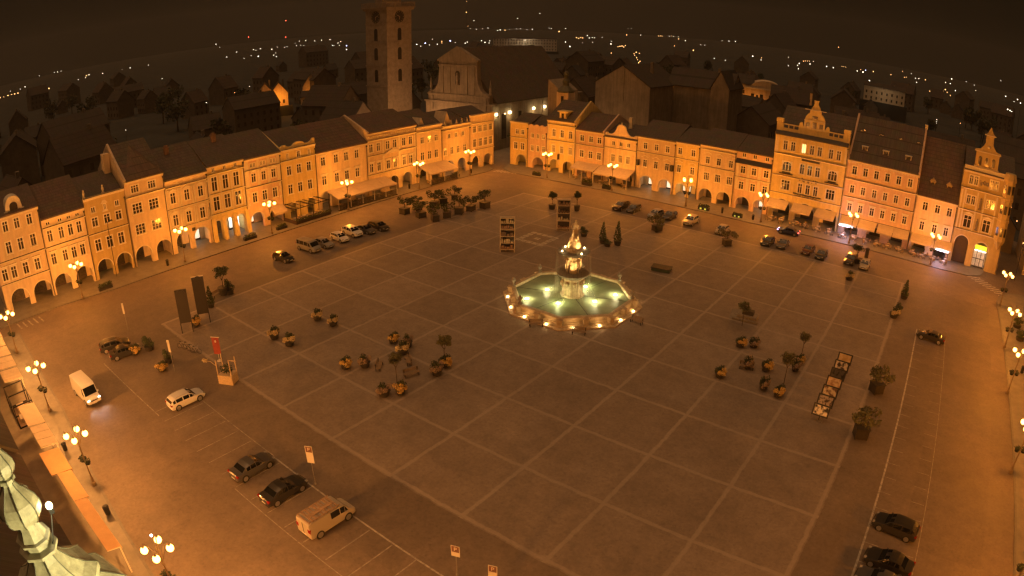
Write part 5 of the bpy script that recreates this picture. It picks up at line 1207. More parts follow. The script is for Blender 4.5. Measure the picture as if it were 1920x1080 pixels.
for x, y, lab in [(7.2, 18.0, 'pale round-headed tree with a thin trunk on the left of the square'), (5.9, 11.6, 'low-crowned pale tree ringed by benches and flower tubs'), (41.2, 46.3, 'darker round-headed tree above the right flower tubs'), (41.2, 38.0, 'pale round-headed tree at the lower right of the flower tubs'), (31.5, 50.0, 'pale round-headed tree beside the grey plinth')]:
    put(x, y, random.uniform(0, 6), lab, 'thin round-headed trees among flower tubs')
put = placer(tree_boxed(2, LEAFL, .8, 3.3, 1.6, 1.1, 460, .19))
for x, y, lab in [(52.1, 42.9, 'upper of two large pale leafy boxed trees on the right'), (52.1, 32.1, 'lower of two large pale leafy boxed trees on the right'), (3.8, 80.1, 'leafy boxed tree in front of the silver and grey hatchbacks'), (17.7, 81.0, 'leafy boxed tree below the pale hatchback')]:
    put(x, y, random.uniform(0, 6), lab, 'leafy boxed trees on the right of the square')
def conifer(seed):
    t = thing('potted_conifer', 'x', 'conifer'); m = MB(); m.lathe([(.4, 0), (.55, .6), (.6, .65)], 12); m.build('planter_tub', BOXD, t)
    m = MB(); m.tube([(0, 0, .6), (0, 0, 3.2)], [.05, .015], 6); m.build('trunk', BARK, t)
    m = MB()
    for k in range(7): u = k / 6; leaves(m, (0, 0, .9 + 2.3 * u), .62 * (1 - .8 * u), .62 * (1 - .8 * u), .3, int(70 * (1.1 - .7 * u)), .14, .3, seed + k)
    m.build('crown', LEAF, t); return snapshot(t)
put = placer(conifer(20))
for x, y, lab in [(-.4, 66.8, 'dark potted conifer behind the fountain, left one'), (2.1, 67.6, 'dark potted conifer behind the fountain, right one'), (52.0, 77.5, 'dark potted conifer beside the upper right flower tub'), (-30.4, 8.0, 'dense potted conifer between black panels and bench')]:
    put(x, y, 0, lab, 'potted conifers', 1.15)
def bush(seed, lf): 
    t = thing('bush_planter', 'x', 'bush'); m = MB(); m.lathe([(.5, 0), (.62, .5), (.66, .55)], 12); m.build('planter_tub', BOXD, t)
    m = MB(); rq = random.Random(seed)
    for k in range(10): leaves(m, (rq.uniform(-.5, .5), rq.uniform(-.5, .5), rq.uniform(.7, 1.5)), rq.uniform(.25, .5), rq.uniform(.25, .5), rq.uniform(.2, .45), 55, .1, .2, seed * 7 + k)
    m.build('crown', lf, t); return snapshot(t)
put = placer(bush(40, LEAF))
for x, y, lab, s in [(-5.0, 67.9, 'low dark bush behind the fountain statue', 1), (-32.4, 12.6, 'dark bush below the larger round-headed tree', 1.2), (-25.0, -5.0, 'dark bush beside a black saloon at the left', 1), (-19.5, -4.6, 'dark bush above an orange flower tub at the left', 1), (1.0, 66.0, 'bush between the two potted conifers', .9), (51.7, 69.6, 'bush with pale flowers on the right of the square', 1), (4.2, 79.0, 'bush under the leafy boxed tree near two hatchbacks', .6), (73.4, 79.0, 'upper dark bush on the right pavement', 1.2), (73.6, 73.5, 'lower dark bush on the right pavement', 1.2)]:
    put(x, y, 0, lab, 'dark bushes in tubs', s)
put = placer(tub(60, FLOY))
OR_ = [(-1.2, 10.1, 'orange flower tub left of the low-crowned pale tree'), (-1.6, 18.2, 'orange flower tub at the upper left of the benches'), (7.7, 10.4, 'orange flower tub at the lower right of the low-crowned tree'), (7.4, 17.8, 'orange flower tub under the pale round-headed tree'), (33.9, 35.1, 'orange flower tub at the left end of the right group'), (33.4, 43.9, 'orange flower tub at the top of the right group'), (38.3, 39.8, 'orange flower tub in the middle of the right group'), (41.5, 44.0, 'orange flower tub below the darker round-headed tree'), (41.4, 34.9, 'orange flower tub lowest in the right group'), (-18.2, -6.2, 'orange flower tub beside the thin white post'), (-25.4, -7.0, 'orange flower tub at the nose of a black saloon'), (-26.3, 3.2, 'orange flower tub at the feet of a black panel')]
for x, y, lab in OR_: put(x, y, random.uniform(-.5, .5), lab, 'orange flower tubs', 1.1)
put = placer(tub(61, FLOW))
for x, y, lab in [(-14.3, 16.0, 'cream flower tub, upper left of four at the left'), (-11.3, 16.4, 'cream flower tub, upper right of four at the left'), (-14.2, 8.8, 'cream flower tub, lower left of four at the left'), (-11.1, 9.0, 'cream flower tub, lower right of four at the left'), (1.4, 16.9, 'cream flower tub below an orange one near benches'), (51.2, 67.9, 'cream flower tub below a bush on the upper right'), (41.6, 79.3, 'cream-topped dark tub in front of a pale small car')]:
    put(x, y, random.uniform(-.5, .5), lab, 'cream flower tubs', 1.15)
put = placer(tub(62, FLOP))
for x, y, lab in [(.3, 11.8, 'pink flower tub beside the leftmost orange one'), (6.6, 9.0, 'pink flower tub at the lowest point of the left group'), (7.9, 15.9, 'pink flower tub beneath the pale round-headed tree'), (.6, 18.6, 'pink flower tub behind an orange one near benches'), (39.4, 35.4, 'pink flower tub left of the lowest orange one'), (36.1, 39.1, 'pink flower tub beside the right-hand bench'), (34.9, 45.0, 'pink flower tub at the top of the right group'), (41.5, 42.1, 'pink flower tub between two orange ones on the right')]:
    put(x, y, random.uniform(-.5, .5), lab, 'pink flower tubs', 1.15)
# low box planters on the pavements
def trough(seed, glow=False):
    t = thing('plant_trough', 'x', 'planter'); m = MB(); m.box(-1.3, 1.3, -.35, .35, .12, .62); m.box(-1.36, 1.36, -.41, .41, .62, .7); m.build('trough', BOXD, t)
    m = MB()
    for k in range(4): leaves(m, (-.95 + k * .63, 0, .95), .45, .42, .38, 70, .14, .2, seed + k)
    m.build('plants', LEAF, t)
    return snapshot(t)
put = placer(trough(80))
for x, y, rz, lab in [(-52.6, -1.6, 1.55, 'plant trough at the kerb before the ochre house'), (-52.6, 28.8, 1.55, 'plant trough at the kerb before the buttressed arcade'), (-52.7, 36.2, 1.55, 'plant trough at the kerb beside the timber terrace'), (-52.6, 86.4, 1.55, 'plant trough near the far left lamp'), (-38.5, 100.4, 0, 'plant trough near the first right-row lamp'), (-24.0, 100.2, 0, 'plant trough left of the slanted cafe awnings'), (-18.8, 100.4, 0, 'plant trough before the right slanted awning'), (5.5, 99.9, 0, 'plant trough with glowing yellow panels before the eyebrow house'), (13.2, 100.1, 0, 'plant trough with glowing yellow panels before the striped house'), (-53.1, 54.5, 1.5, 'plant trough at the near end of the long awning')]:
    o = put(x, y, rz, lab, 'plant troughs on the pavements')
    if 'yellow' in lab:
        for s in (-.6, .5):
            q = MB(); q.box(s - .2, s + .2, -.43, -.36, .25, .55); q.build('glow_panel', mat('yellow_glow', (.6, .7, .1), .4, emit=(.75, .8, .12), es=.8), o)  # yellow panels with their glow put into the material
# ------------------------------------------------------------------ awnings and terraces
WHITEP = mat('white_posts', (.6, .56, .48), .5)
def awning(side, s0, s1, z0, z1, d0, d1, label, panels=False, group='canvas awnings along the house fronts', posts=False, m2=None, folds=0):
    sx = (s0 + s1) / 2; W = s1 - s0
    if side == 'N': loc = (-58.14 + .03 * sx, sx, 0); rz = PI / 2 - math.atan(.03)
    elif side == 'E': loc = (sx, 106.7, 0); rz = 0
    else: loc = (sx, -29, 0); rz = PI
    t = thing('awning', label, 'awning', loc, rz, group)
    m = MB(); n = max(1, folds)
    for k in range(n):
        a = -W / 2 + W * k / n; b = -W / 2 + W * (k + 1) / n; g_ = .0 if n == 1 else .04
        m.prismx([(-d1, z1), (-d0, z0), (-d0, z0 + .05), (-d1, z1 + .05)], a + g_, b - g_)
    m.build('canvas', m2 or CANVAS, t, fix=True)
    m = MB(); m.box(-W / 2, W / 2, -d1 - .03, -d1 - .005, z1 - .25, z1 + .04); m.build('valance', m2 or CANVAS, t)
    m = MB()
    for x in (-W / 2 + .05, W / 2 - .05): m.tube([(x, -d0, z0 - .08), (x, -d1 + .05, z1 - .06)], .03, 5)
    if posts or panels:
        k = max(2, int(W / 3.2) + 1)
        for i in range(k):
            x = -W / 2 + .08 + (W - .16) * i / (k - 1); m.box(x - .06, x + .06, -d1 + .05, -d1 + .17, .12, z1)
    m.build('frame', WHITEP, t)
    if panels:
        m = MB(); m.box(-W / 2, W / 2, -d1 + .1, -d1 + .13, .35, 1.5); m.build('glass_panel', mat('terrace_glass', (.10, .09, .08), .08, alpha=.35), t)
        m = MB(); m.box(-W / 2, W / 2, -d1 + .02, -d1 + .2, .12, .36); m.build('base_rail', BOXD, t)
    return t
awning('N', 50.6, 66.8, 3.75, 2.7, .05, 4.3, 'longest canvas awning on the left, over a glazed cafe terrace', True, folds=5)
awning('N', 77.0, 86.2, 4.15, 2.75, .05, 4.4, 'two-piece canvas awning under the plain pale house, far left row', True, folds=2)
awning('E', -30.7, -24.2, 3.9, 2.9, .05, 3.6, 'left one of two slanted cafe awnings, below the fresco house', False, posts=True)
awning('E', -23.9, -14.9, 4.0, 2.7, .05, 4.2, 'right one of two slanted cafe awnings, below the bell gable', False, posts=True)
for i, (a, b) in enumerate([(18.2, 22.6), (23.6, 28.0), (28.9, 33.3)]): awning('E', a, b, 4.15, 3.0, .1, 3.0, ['first hotel awning from the lamp side', 'middle hotel awning under the lettering', 'last hotel awning beside the white lit bar'][i])
for i, (a, b) in enumerate([(34.5, 38.4), (38.6, 42.4), (42.8, 46.2), (46.3, 49.7)]): awning('E', a, b, 4.0, 2.9, .1, 3.0, ['awning with a white light bar under the broad house', 'second awning under the broad house', 'third awning under the broad house', 'fourth awning under the broad house, beside the low house'][i])
for i, (a, b) in enumerate([(50.3, 55.0), (55.2, 59.4)]): awning('E', a, b, 3.9, 2.85, .1, 3.0, ['awning under the low house, left half', 'awning with a white light bar under the low house'][i])
STRIP = mat('cold_light_bar', (.9, .9, 1), .4, emit=(.80, .80, 1.0), es=7)
for x, lab in ((36.2, 'cold white light bar under the awning of the broad house'), (57.4, 'cold white light bar under the awning of the low house')):
    m = MB(); m.box(-1.5, 1.5, -.06, .06, -.1, .1); o = m.build('light_bar', STRIP, None, (x, 103.5, 2.62)); tag(o, lab, 'light bar', 'light bars under awnings')
    l = point(o, (0, -.4, -.1), 420, (.75, .62, 1.0), .4, name='bar_light')
# lower left pavement: awnings seen from above
for i, (a, b, d0, d1, f) in enumerate([(-48, -41.5, 3.2, 5.9, 1), (-41.2, -37.7, 3.3, 5.75, 1), (-37.4, -34.0, 3.25, 5.75, 2), (-33.6, -29.7, 3.2, 5.7, 2), (-29.2, -25.6, 3.0, 5.6, 4)]):
    awning('W', a, b, 3.3, 3.0, d0, d1, ['far awning at the left picture edge', 'second awning of the lower left row', 'third awning of the lower left row with a fold', 'fourth awning of the lower left row', 'pleated awning beside the open glazed terrace'][i], False, 'awnings along the lower left pavement', True, None, f)
for i, (a, b, d0, d1, f) in enumerate([(-18.0, -12.7, 3.1, 5.2, 1), (-12.4, -7.6, 3.2, 5.2, 3)]):
    awning('W', a, b, 3.3, 3.0, d0, d1, ['plain awning below the open glazed terrace', 'pleated awning above the long roof strip'][i], False, 'awnings along the lower left pavement', True, None, f)
for i, (a, b, d0, d1) in enumerate([(-6.6, -2.0, 2.7, 4.95), (-1.9, 3.2, 3.3, 4.8), (3.3, 11.2, 3.3, 4.6)]):
    awning('W', a, b, 3.3, 3.05, d0, d1, ['upper piece of the long roof strip, wider at its top', 'middle piece of the long roof strip', 'lowest piece of the long roof strip beside the copper turret'][i], False, 'awnings along the lower left pavement', True, mat('orange_canvas', (.60, .36, .17), .8, noise=.1, nscale=1))
t = thing('glazed_terrace', 'open glazed cafe terrace frame between awnings on the lower left', 'terrace', (-21.8, -25.0, 0))
m = MB(); a, b, c_, d_ = -3.3, 2.9, -1.5, 1.2
for z in (.15, 2.9):
    m.box(a, b, c_, c_ + .12, z, z + .14); m.box(a, b, d_ - .12, d_, z, z + .14); m.box(a, a + .12, c_, d_, z, z + .14); m.box(b - .12, b, c_, d_, z, z + .14); m.box(-.3, -.18, c_, d_, z, z + .14)
for x in (a, -.3, b - .12):
    for y in (c_, d_ - .12): m.box(x, x + .12, y, y + .12, .12, 2.9)
m.build('frame', METALD, t)
m = MB(); m.box(a + .2, b - .2, c_ + .2, d_ - .2, .13, .18); m.build('floor', BEN, t)
m = MB(); m.box(-2.2, -1.2, -.6, .4, .18, .8); m.box(.6, 1.9, -.9, .5, .18, .75); m.build('counter', mat('pale_counter', (.5, .46, .4), .5), t)
# timber terrace on the left row
t = thing('pergola', 'timber pergola over an open cafe terrace, in front of the scrolled parapet house', 'pergola', (-54.9, 43.9, 0))
m = MB()
for y in (-4.2, 0, 4.2):
    for x in (-2.0, 2.6): m.box(x - .08, x + .08, y - .08, y + .08, .12, 3.0)
    m.box(-2.2, 2.8, y - .07, y + .07, 3.0, 3.18)
for x in (-2.0, 2.6): m.box(x - .07, x + .07, -4.4, 4.4, 3.18, 3.33)
for k in range(6): m.box(-2.1, 2.7, -3.6 + k * 1.4 - .04, -3.6 + k * 1.4 + .04, 3.33, 3.42)
m.build('frame', WOODDARK, t)
m = MB(); m.box(2.5, 2.7, -4.3, 4.3, .12, .8); m.box(-2, 2.5, -4.35, -4.2, .12, .8); m.build('parapet_board', WOODDARK, t)
m = MB()
for k in range(12): leaves(m, (2.7, -4 + k * .73, .95), .4, .42, .35, 40, .14, .2, 200 + k)
m.build('plants', LEAF, t)
# cafe tables with chairs
def cafe(seed):
    t = thing('cafe_table', 'x', 'table'); m = MB(); m.lathe([(.24, .12), (.24, .16), (.03, .18), (.03, .82), (.42, .84), (.42, .88)], 12); m.build('table', mat('table_top', (.5, .44, .36), .5), t)
    return snapshot(t)
def chair_():
    t = thing('cafe_chair', 'x', 'chair'); m = MB(); m.box(-.22, .22, -.22, .22, .54, .59); m.build('seat', mat('chair_rattan', (.36, .26, .16), .7), t)
    m = MB(); m.box(-.22, .22, .18, .23, .6, 1.02); m.build('backrest', MATS['chair_rattan'], t)
    for sx in (-.19, .19):
        for sy in (-.19, .19): m = MB(); m.box(sx - .02, sx + .02, sy - .02, sy + .02, .12, .54); m.build('leg', METALD, t)
    return snapshot(t)
pt = placer(cafe(1)); pc = placer(chair_())
rows_ = [('before the hotel front', 'E', [19.5, 22.2, 24.8, 27.4, 30.2, 32.6]), ('before the broad house front', 'E', [35.6, 38.2, 40.7, 43.2, 45.7, 48.2]), ('before the low house front', 'E', [51.2, 53.5, 56, 58.4]), ('under the slanted cafe awnings', 'E', [-29.5, -26.5, -22.5, -19.6, -16.8]), ('on the timber terrace', 'N', [40.8, 42.8, 45, 47]), ('on the glazed terrace of the longest awning', 'N', [52.2, 54.9, 57.6, 60.3, 63.0, 65.4]), ('by the far left awning', 'N', [78.5, 81, 83.6])]
for wh, sd, L in rows_:
    for i, s in enumerate(L):
        for d in ((2.1, 3.7) if sd == 'E' and s > 18 else (2.6,)):
            x, y = (s, 106.7 - d) if sd == 'E' else (-58.14 + .03 * s + d, s)
            x += random.uniform(-.3, .3); y += random.uniform(-.25, .25)
            pt(x, y, 0, 'small round cafe table ' + wh, 'cafe tables ' + wh)
            r0 = random.uniform(0, 6.28)
            for q in (r0, r0 + PI + random.uniform(-.5, .5)):
                pc(x + .72 * math.cos(q), y + .72 * math.sin(q), q - PI / 2, 'brown cafe chair ' + wh, 'cafe chairs ' + wh)
# ------------------------------------------------------------------ panels, frames, signs and small things
PANF = mat('black_panel_frame', (.04, .034, .028), .5)
def poster_mat(i, kind):
    m = bpy.data.materials.new('poster_picture'); m.use_nodes = True; n = m.node_tree.nodes; l = m.node_tree.links; b = n['Principled BSDF']; b.inputs['Roughness'].default_value = .35
    tc = n.new('ShaderNodeTexCoord'); mp = n.new('ShaderNodeMapping'); mp.inputs['Location'].default_value = (i * 3.1, i * 1.7, 0); l.new(tc.outputs['Object'], mp.inputs['Vector'])
    v = n.new('ShaderNodeTexNoise'); v.inputs['Scale'].default_value = (1.2, 2.6, 2.0, 1.6, 1.8, 3.0, 2.4)[i]
    l.new(mp.outputs[0], v.inputs['Vector']); r = n.new('ShaderNodeValToRGB'); l.new(v.outputs[0], r.inputs['Fac']); e = r.color_ramp.elements
    pal = [((.62, .40, .16), (.8, .58, .3)), ((.06, .04, .03), (.75, .65, .5)), ((.02, .02, .02), (.10, .09, .08)), ((.5, .26, .12), (.85, .66, .4)), ((.2, .1, .06), (.85, .7, .45)), ((.08, .05, .04), (.6, .5, .4)), ((.03, .03, .03), (.9, .82, .66))][i]
    e[0].position = .38; e[1].position = .55; e[0].color = (*pal[0], 1); e[1].color = (*pal[1], 1); l.new(r.outputs[0], b.inputs['Base Color']); return m
labs = ['topmost picture panel of the row, plain yellow', 'picture panel second from the top, dark with pale shapes', 'darkest picture panel, third from the top of the row', 'orange picture panel in the middle of the row', 'picture panel with pale blocks, third from the bottom', 'brown blurred picture panel, second from the bottom', 'lowest picture panel, cream with dark figures']
for i, y in enumerate((46.6, 44.3, 42.0, 39.7, 37.3, 35.0, 32.7)):
    t = thing('picture_panel', labs[i], 'display panel', (46.9 + .02 * i, y, 0), .0, 'picture panels in a row'); Mx = Matrix.Translation((0, 0, 1.25)) @ Matrix.Rotation(R_(-22), 4, 'X')
    m = MB(); m.box(-.98, .98, -.05, .03, -.68, .68, Mx); m.build('panel_frame', PANF, t)
    m = MB(); m.box(-.8, .8, -.07, -.052, -.5, .52, Mx); m.build('picture', poster_mat(i, i), t)
    m = MB(); m.box(-.05, .05, .02, .12, .05, 1.2); m.build('leg', PANF, t); m = MB(); m.box(-.5, .5, -.35, .35, 0, .05); m.build('foot', DSTONE, t)
for i, (x, y, lab, hh) in enumerate([(-25.4, 1.4, 'near black upright panel on two legs at the left', 6.4), (-26.1, 4.6, 'far black upright panel on two legs at the left', 7.1)]):
    t = thing('upright_panel', lab, 'display panel', (x, y, 0), 1.08, 'black upright panels')
    m = MB(); m.box(-.85, .85, -.12, .12, 1.5, hh - .2); m.prismy([(.62 * math.cos(2 * PI * k / 16), hh - .8 + .75 * math.sin(2 * PI * k / 16)) for k in range(16)], -.2, -.125); m.build('panel', PANF, t, fix=True)
    m = MB(); m.box(-.87, .87, -.14, .14, hh - .2, hh - .12); m.build('cap', WHITEP if i else PANF, t)
    for s in (-.8, .8): m = MB(); m.box(s - .06, s + .06, -.08, .08, 0, 1.5); m.build('leg', METALD, t)
BOOKS = [mat('book_red', (.34, .20, .12), .6), mat('book_cream', (.6, .5, .34), .6), mat('book_brown', (.2, .12, .07), .6)]
TIM = mat('shelf_timber', (.60, .46, .29), .6, noise=.25, nscale=5)
for i, (x, y, lab) in enumerate([(-10.8, 53.0, 'tall timber shelf frame left of the fountain'), (-9.8, 68.5, 'tall timber shelf frame behind the fountain')]):
    t = thing('shelf_frame', lab, 'shelf frame', (x, y, 0), R_(37), 'tall timber shelf frames'); HH = 5.8
    m = MB()
    for sx in (-1.25, 1.1):
        for sy in (-.5, .4): m.box(sx, sx + .15, sy, sy + .12, 0, HH)
    m.box(-1.25, 1.25, -.5, .52, HH, HH + .15); m.build('frame', TIM, t)
    for k in range(5 if i == 0 else 4):
        z = .35 + k * (1.15 if i == 0 else 1.45); m = MB(); m.box(-1.1, 1.1, -.42, .45, z, z + .1); sh = m.build('shelf', TIM, t); r = random.Random(k + i * 9)
        m = MB(); xx = -1.0
        while xx < .85:
            wv = r.uniform(.18, .5); hv = r.uniform(.25, .8); m.box(xx, xx + wv, -.36, .2, z + .1, z + .1 + hv); xx += wv + r.uniform(.02, .25)
        m.build('display_item', BOOKS[k % 3], sh)
    m = MB(); m.box(-1.1, 1.1, .46, .5, .2, HH); m.build('back_board', WOODDARK, t)
# parking signs
BLUE = mat('sign_blue', (.20, .10, .07), .4); SIGNW = mat('sign_white', (.72, .66, .58), .4); GALV = mat('galvanised_post', (.34, .31, .28), .45, metal=.4)
def text_mesh(txt, size, mt):
    cu = bpy.data.curves.new('letter', 'FONT'); cu.body = txt; cu.size = size; cu.extrude = .006; cu.align_x = 'CENTER'; cu.align_y = 'CENTER'
    o = bpy.data.objects.new('tmp', cu); COL.objects.link(o); me = bpy.data.meshes.new_from_object(o.evaluated_get(bpy.context.evaluated_depsgraph_get())); bpy.data.objects.remove(o)
    me.transform(Matrix.Rotation(PI / 2, 4, 'X')); me.materials.clear(); me.materials.append(mt); return me
PM = text_mesh('P', .5, SIGNW)
for i, (x, y, hh, lab, rz, low) in enumerate([(12.9, -5.6, 4.3, 'parking sign on a thin post behind the dark saloons', .55, 1.1), (29.7, -5.5, 3.3, 'parking sign with a short plate at the bottom edge', .35, .4), (33.0, -5.3, 3.2, 'parking sign with a long plate cut off by the bottom edge', .35, 1.5)]):
    t = thing('parking_sign', lab, 'sign', (x, y, 0), rz, 'parking signs')
    m = MB(); m.tube([(0, 0, 0), (0, 0, hh)], .035, 8); m.lathe([(.1, 0), (.1, .12), (.05, .15)], 10); m.build('post', GALV, t)
    m = MB(); m.box(-.34, .34, -.07, -.045, hh - .7, hh); m.build('sign_plate', SIGNW, t); m = MB(); m.box(-.29, .29, -.078, -.071, hh - .65, hh - .05); m.build('sign_face', BLUE, t)
    obj('letter', PM, t, (0, -.086, hh - .35))
    m = MB(); m.box(-.34, .34, -.07, -.045, hh - .72 - low, hh - .72); m.build('text_plate', SIGNW, t)
for i, (x, y, hh, lab) in enumerate([(-33.4, -4.9, 4.2, 'thin pale post standing alone at the upper left'), (-16.7, -5.1, 4.3, 'thin pale post beside an orange flower tub at the left')]):
    t = thing('sign_post', lab, 'post', (x, y, 0), .6, 'thin pale posts'); m = MB(); m.tube([(0, 0, 0), (0, 0, hh)], .035, 8); m.build('post', GALV, t); m = MB(); m.box(-.17, .17, -.07, -.045, hh - 1.6, hh); m.build('sign_plate', SIGNW, t)
# banner and timber crate with poles
t = thing('red_banner', 'red hanging banner with a small pale emblem near the timber crate', 'banner', (-14.6, .4, 0), .62); m = MB(); m.tube([(0, .08, 0), (0, .08, 3.3)], .04, 8); m.tube([(-.6, 0, 3.3), (.6, 0, 3.3)], .05, 8); m.lathe([(.3, 0), (.3, .1)], 12, (0, .08)); m.build('stand', SIGNW, t)
m = MB(); m.box(-.5, .5, -.015, .015, 1.0, 3.25); m.build('cloth', mat('banner_cloth', (.30, .055, .04), .8, noise=.2, nscale=2), t); m = MB(); m.ball((0, -.02, 2.75), .13, 10, 6, 1.3); m.build('emblem', SIGNW, t)
t = thing('timber_crate_planter', 'timber crate with poles and dark plants near the red banner', 'planter', (-9.3, -1.3, 0), .55); m = MB(); m.box(-.95, .95, -.75, .75, 0, 1.15)
for k in range(4): m.box(-1.0, 1.0, -.78, -.752, .06 + k * .28, .28 + k * .28)
m.build('crate', TIM, t)
m = MB()
for x, y, h_ in ((-.9, -.7, 3.1), (.9, -.7, 3.3), (.9, .7, 3.0), (-.9, .7, 3.2)): m.box(x - .05, x + .05, y - .05, y + .05, 1.1, h_)
m.box(.85, 1.9, -.75, -.66, 3.2, 3.3); m.tube([(-.9, -.7, 2.3), (-1.5, -.8, 2.9), (-2.2, -.9, 3.0)], .04, 6); m.build('pole', TIM, t)
m = MB(); leaves(m, (0, 0, 1.7), .75, .6, .6, 140, .15, .1, 300); m.build('plants', LEAFD, t); m = MB(); leaves(m, (-2.2, -.9, 3.0), .4, .3, .25, 40, .12, .1, 301); m.build('blossoms', FLOW, t)
def bicycle():
    t = thing('bicycle', 'x', 'bicycle')
    for x in (-.53, .53):
        m = MB(); m.tube([(x + .34 * math.cos(2 * PI * k / 20), 0, .34 + .34 * math.sin(2 * PI * k / 20)) for k in range(21)], .022, 5); m.build('wheel', TYRE, t)
    m = MB(); m.tube([(-.53, 0, .34), (-.05, 0, .3), (.35, 0, .85), (-.2, 0, .8), (-.05, 0, .3)], .025, 5); m.tube([(-.53, 0, .34), (-.2, 0, .8), (-.23, 0, .95)], .02, 5); m.tube([(.53, 0, .34), (.36, 0, .8), (.33, 0, 1.0)], .022, 5); m.build('frame', mat('bike_frame', (.45, .42, .4), .3, metal=.4), t)
    m = MB(); m.box(-.36, -.12, -.07, .07, .94, 1.0); m.build('saddle', PLASTIC, t); m = MB(); m.tube([(.28, -.28, 1.03), (.34, 0, 1.0), (.28, .28, 1.03)], .018, 5); m.build('handlebar', RIM, t); return snapshot(t)
put = placer(bicycle())
for x, y, rz, lab in [(-21.6, -1.4, .5, 'bicycle parked below the near black panel, leftmost'), (-20.7, -1.0, .6, 'bicycle parked below the near black panel, middle'), (-19.8, -.9, .4, 'bicycle parked below the near black panel, second from the end'), (-18.9, -.7, .55, 'bicycle parked below the near black panel, end of the rack'), (56.0, 102.2, 1.4, 'bicycle leaning near the low house awning')]: put(x, y, rz, lab, 'parked bicycles')
t = thing('bollard_pillar', 'tall dark round pillar behind the pale small car', 'pillar', (42.9, 90.0, 0)); m = MB(); m.lathe([(.5, 0), (.5, .2), (.38, .25), (.38, 2.9), (.44, 2.95), (.44, 3.1), (.1, 3.25)], 14); m.build('pillar_body', BOXD, t)
t = thing('low_green_box', 'low dark green lidded box behind the fountain on the right', 'box', (13.6, 61.5, 0), .2); m = MB(); m.box(-1.5, 1.5, -.9, .9, .05, .55); m.build('box_body', mat('green_box', (.05, .075, .04), .6), t); m = MB(); m.box(-1.6, 1.6, -1.0, 1.0, .55, .65); m.build('lid', BOXD, t)
t = thing('grey_plinth', 'low grey plinth block with ramps on the right of the square', 'plinth', (31.0, 52.6, 0), .1); m = MB(); m.box(-1.0, 1.8, -.9, .9, 0, .7); m.prismx([(-.9, 0), (.9, 0), (.9, .7)], -2.1, -1.0); m.box(-1.6, 2.1, -1.3, -.9, 0, .3); m.build('plinth_block', DSTONE, t, fix=True)
m = MB(); m.box(-.4, 1.2, -.4, .5, .7, 1.3); m.build('upper_block', BOXD, t)
def bin_():
    t = thing('litter_bin', 'x', 'litter bin'); m = MB(); m.lathe([(.2, .12), (.25, .2), (.27, .95), (.3, 1.0), (.3, 1.08)], 12); m.build('bin_body', METALD, t); m = MB(); m.lathe([(.3, 1.15), (.22, 1.25), (.02, 1.3)], 12); m.build('lid', METALD, t); return snapshot(t)
put = placer(bin_())
for x, y, lab in [(-53.2, 11.2, 'litter bin on the left pavement before the tall house'), (-53.6, 72.0, 'litter bin by the gap between the left awnings'), (-52.4, 92.0, 'litter bin at the far left lamp'), (9.6, 100.4, 'litter bin before the house with two wide arches'), (16.5, 100.8, 'litter bin at the start of the hotel awnings'), (-10.5, -22.9, 'litter bin at the lower left lamp row'), (2.8, -23.0, 'litter bin beside the long roof strip'), (73.2, 61.0, 'litter bin on the right pavement')]: put(x, y, 0, lab, 'litter bins on the pavements')

# ------------------------------------------------------------------ town hall corner turret (close to the camera) and the west houses' eaves
COPPER = mat('copper_patina', (.42, .40, .27), .6, noise=.38, nscale=5, bump=.2, bscale=12, dirt=.35)
COPD = mat('copper_dark_seam', (.10, .10, .065), .6, noise=.3)
TX, TY = 40.8, -30.86
t = thing('copper_turret', 'pale green copper turret roof of stacked onion shapes at the lower left', 'turret', (TX, TY, 0))
def tl(prof): return [(r, z) for r, z in prof]
prof1 = [(.02, 31.6), (.05, 31.35), (.16, 31.15), (.26, 30.95), (.27, 30.8), (.2, 30.66), (.13, 30.6), (.18, 30.57), (.18, 30.5), (.13, 30.46), (.13, 30.4), (.17, 30.3), (.27, 30.15), (.38, 29.98), (.43, 29.8), (.42, 29.62), (.36, 29.48), (.31, 29.44), (.21, 29.42)]
prof2 = [(.21, 29.42), (.22, 29.25), (.30, 28.98), (.37, 28.96), (.37, 28.9), (.28, 28.86), (.27, 28.7), (.42, 28.66), (.42, 28.58), (.30, 28.54)]
prof3 = [(.27, 28.54), (.34, 28.3), (.5, 28.0), (.72, 27.75), (.92, 27.62), (.96, 27.6), (.96, 27.42), (.82, 27.36)]
prof4 = [(.82, 27.36), (1.0, 27.2), (1.32, 26.9), (1.5, 26.5), (1.55, 26.0), (1.45, 25.6), (1.6, 25.5), (1.6, 25.3), (1.35, 25.2), (1.35, 12)]
for nm, pr in (('upper_dome', prof1), ('lantern', prof2), ('skirt_roof', prof3), ('lower_dome', prof4)):
    m = MB(); m.lathe([(r * (1.27 if pr in (prof3, prof4) else 1.27), z) for r, z in reversed(pr)], 8, off=PI / 8 + .25); o = m.build(nm, COPPER, t, fix=True)
m = MB()
for k in range(8):
    q = 2 * PI * k / 8 + PI / 8 + .25
    for pr, KS in ((prof1[:-1], 1.27), (prof3, 1.27), (prof4[:6], 1.27)):
        m.tube([((r * KS + .004) * math.cos(q), (r * KS + .004) * math.sin(q), z) for r, z in pr], .016, 5)
m.build('standing_seam', COPD, t)
m = MB(); m.tube([(0, 0, 31.5), (0, 0, 32.6)], .02, 5); m.build('spike', METALD, t)
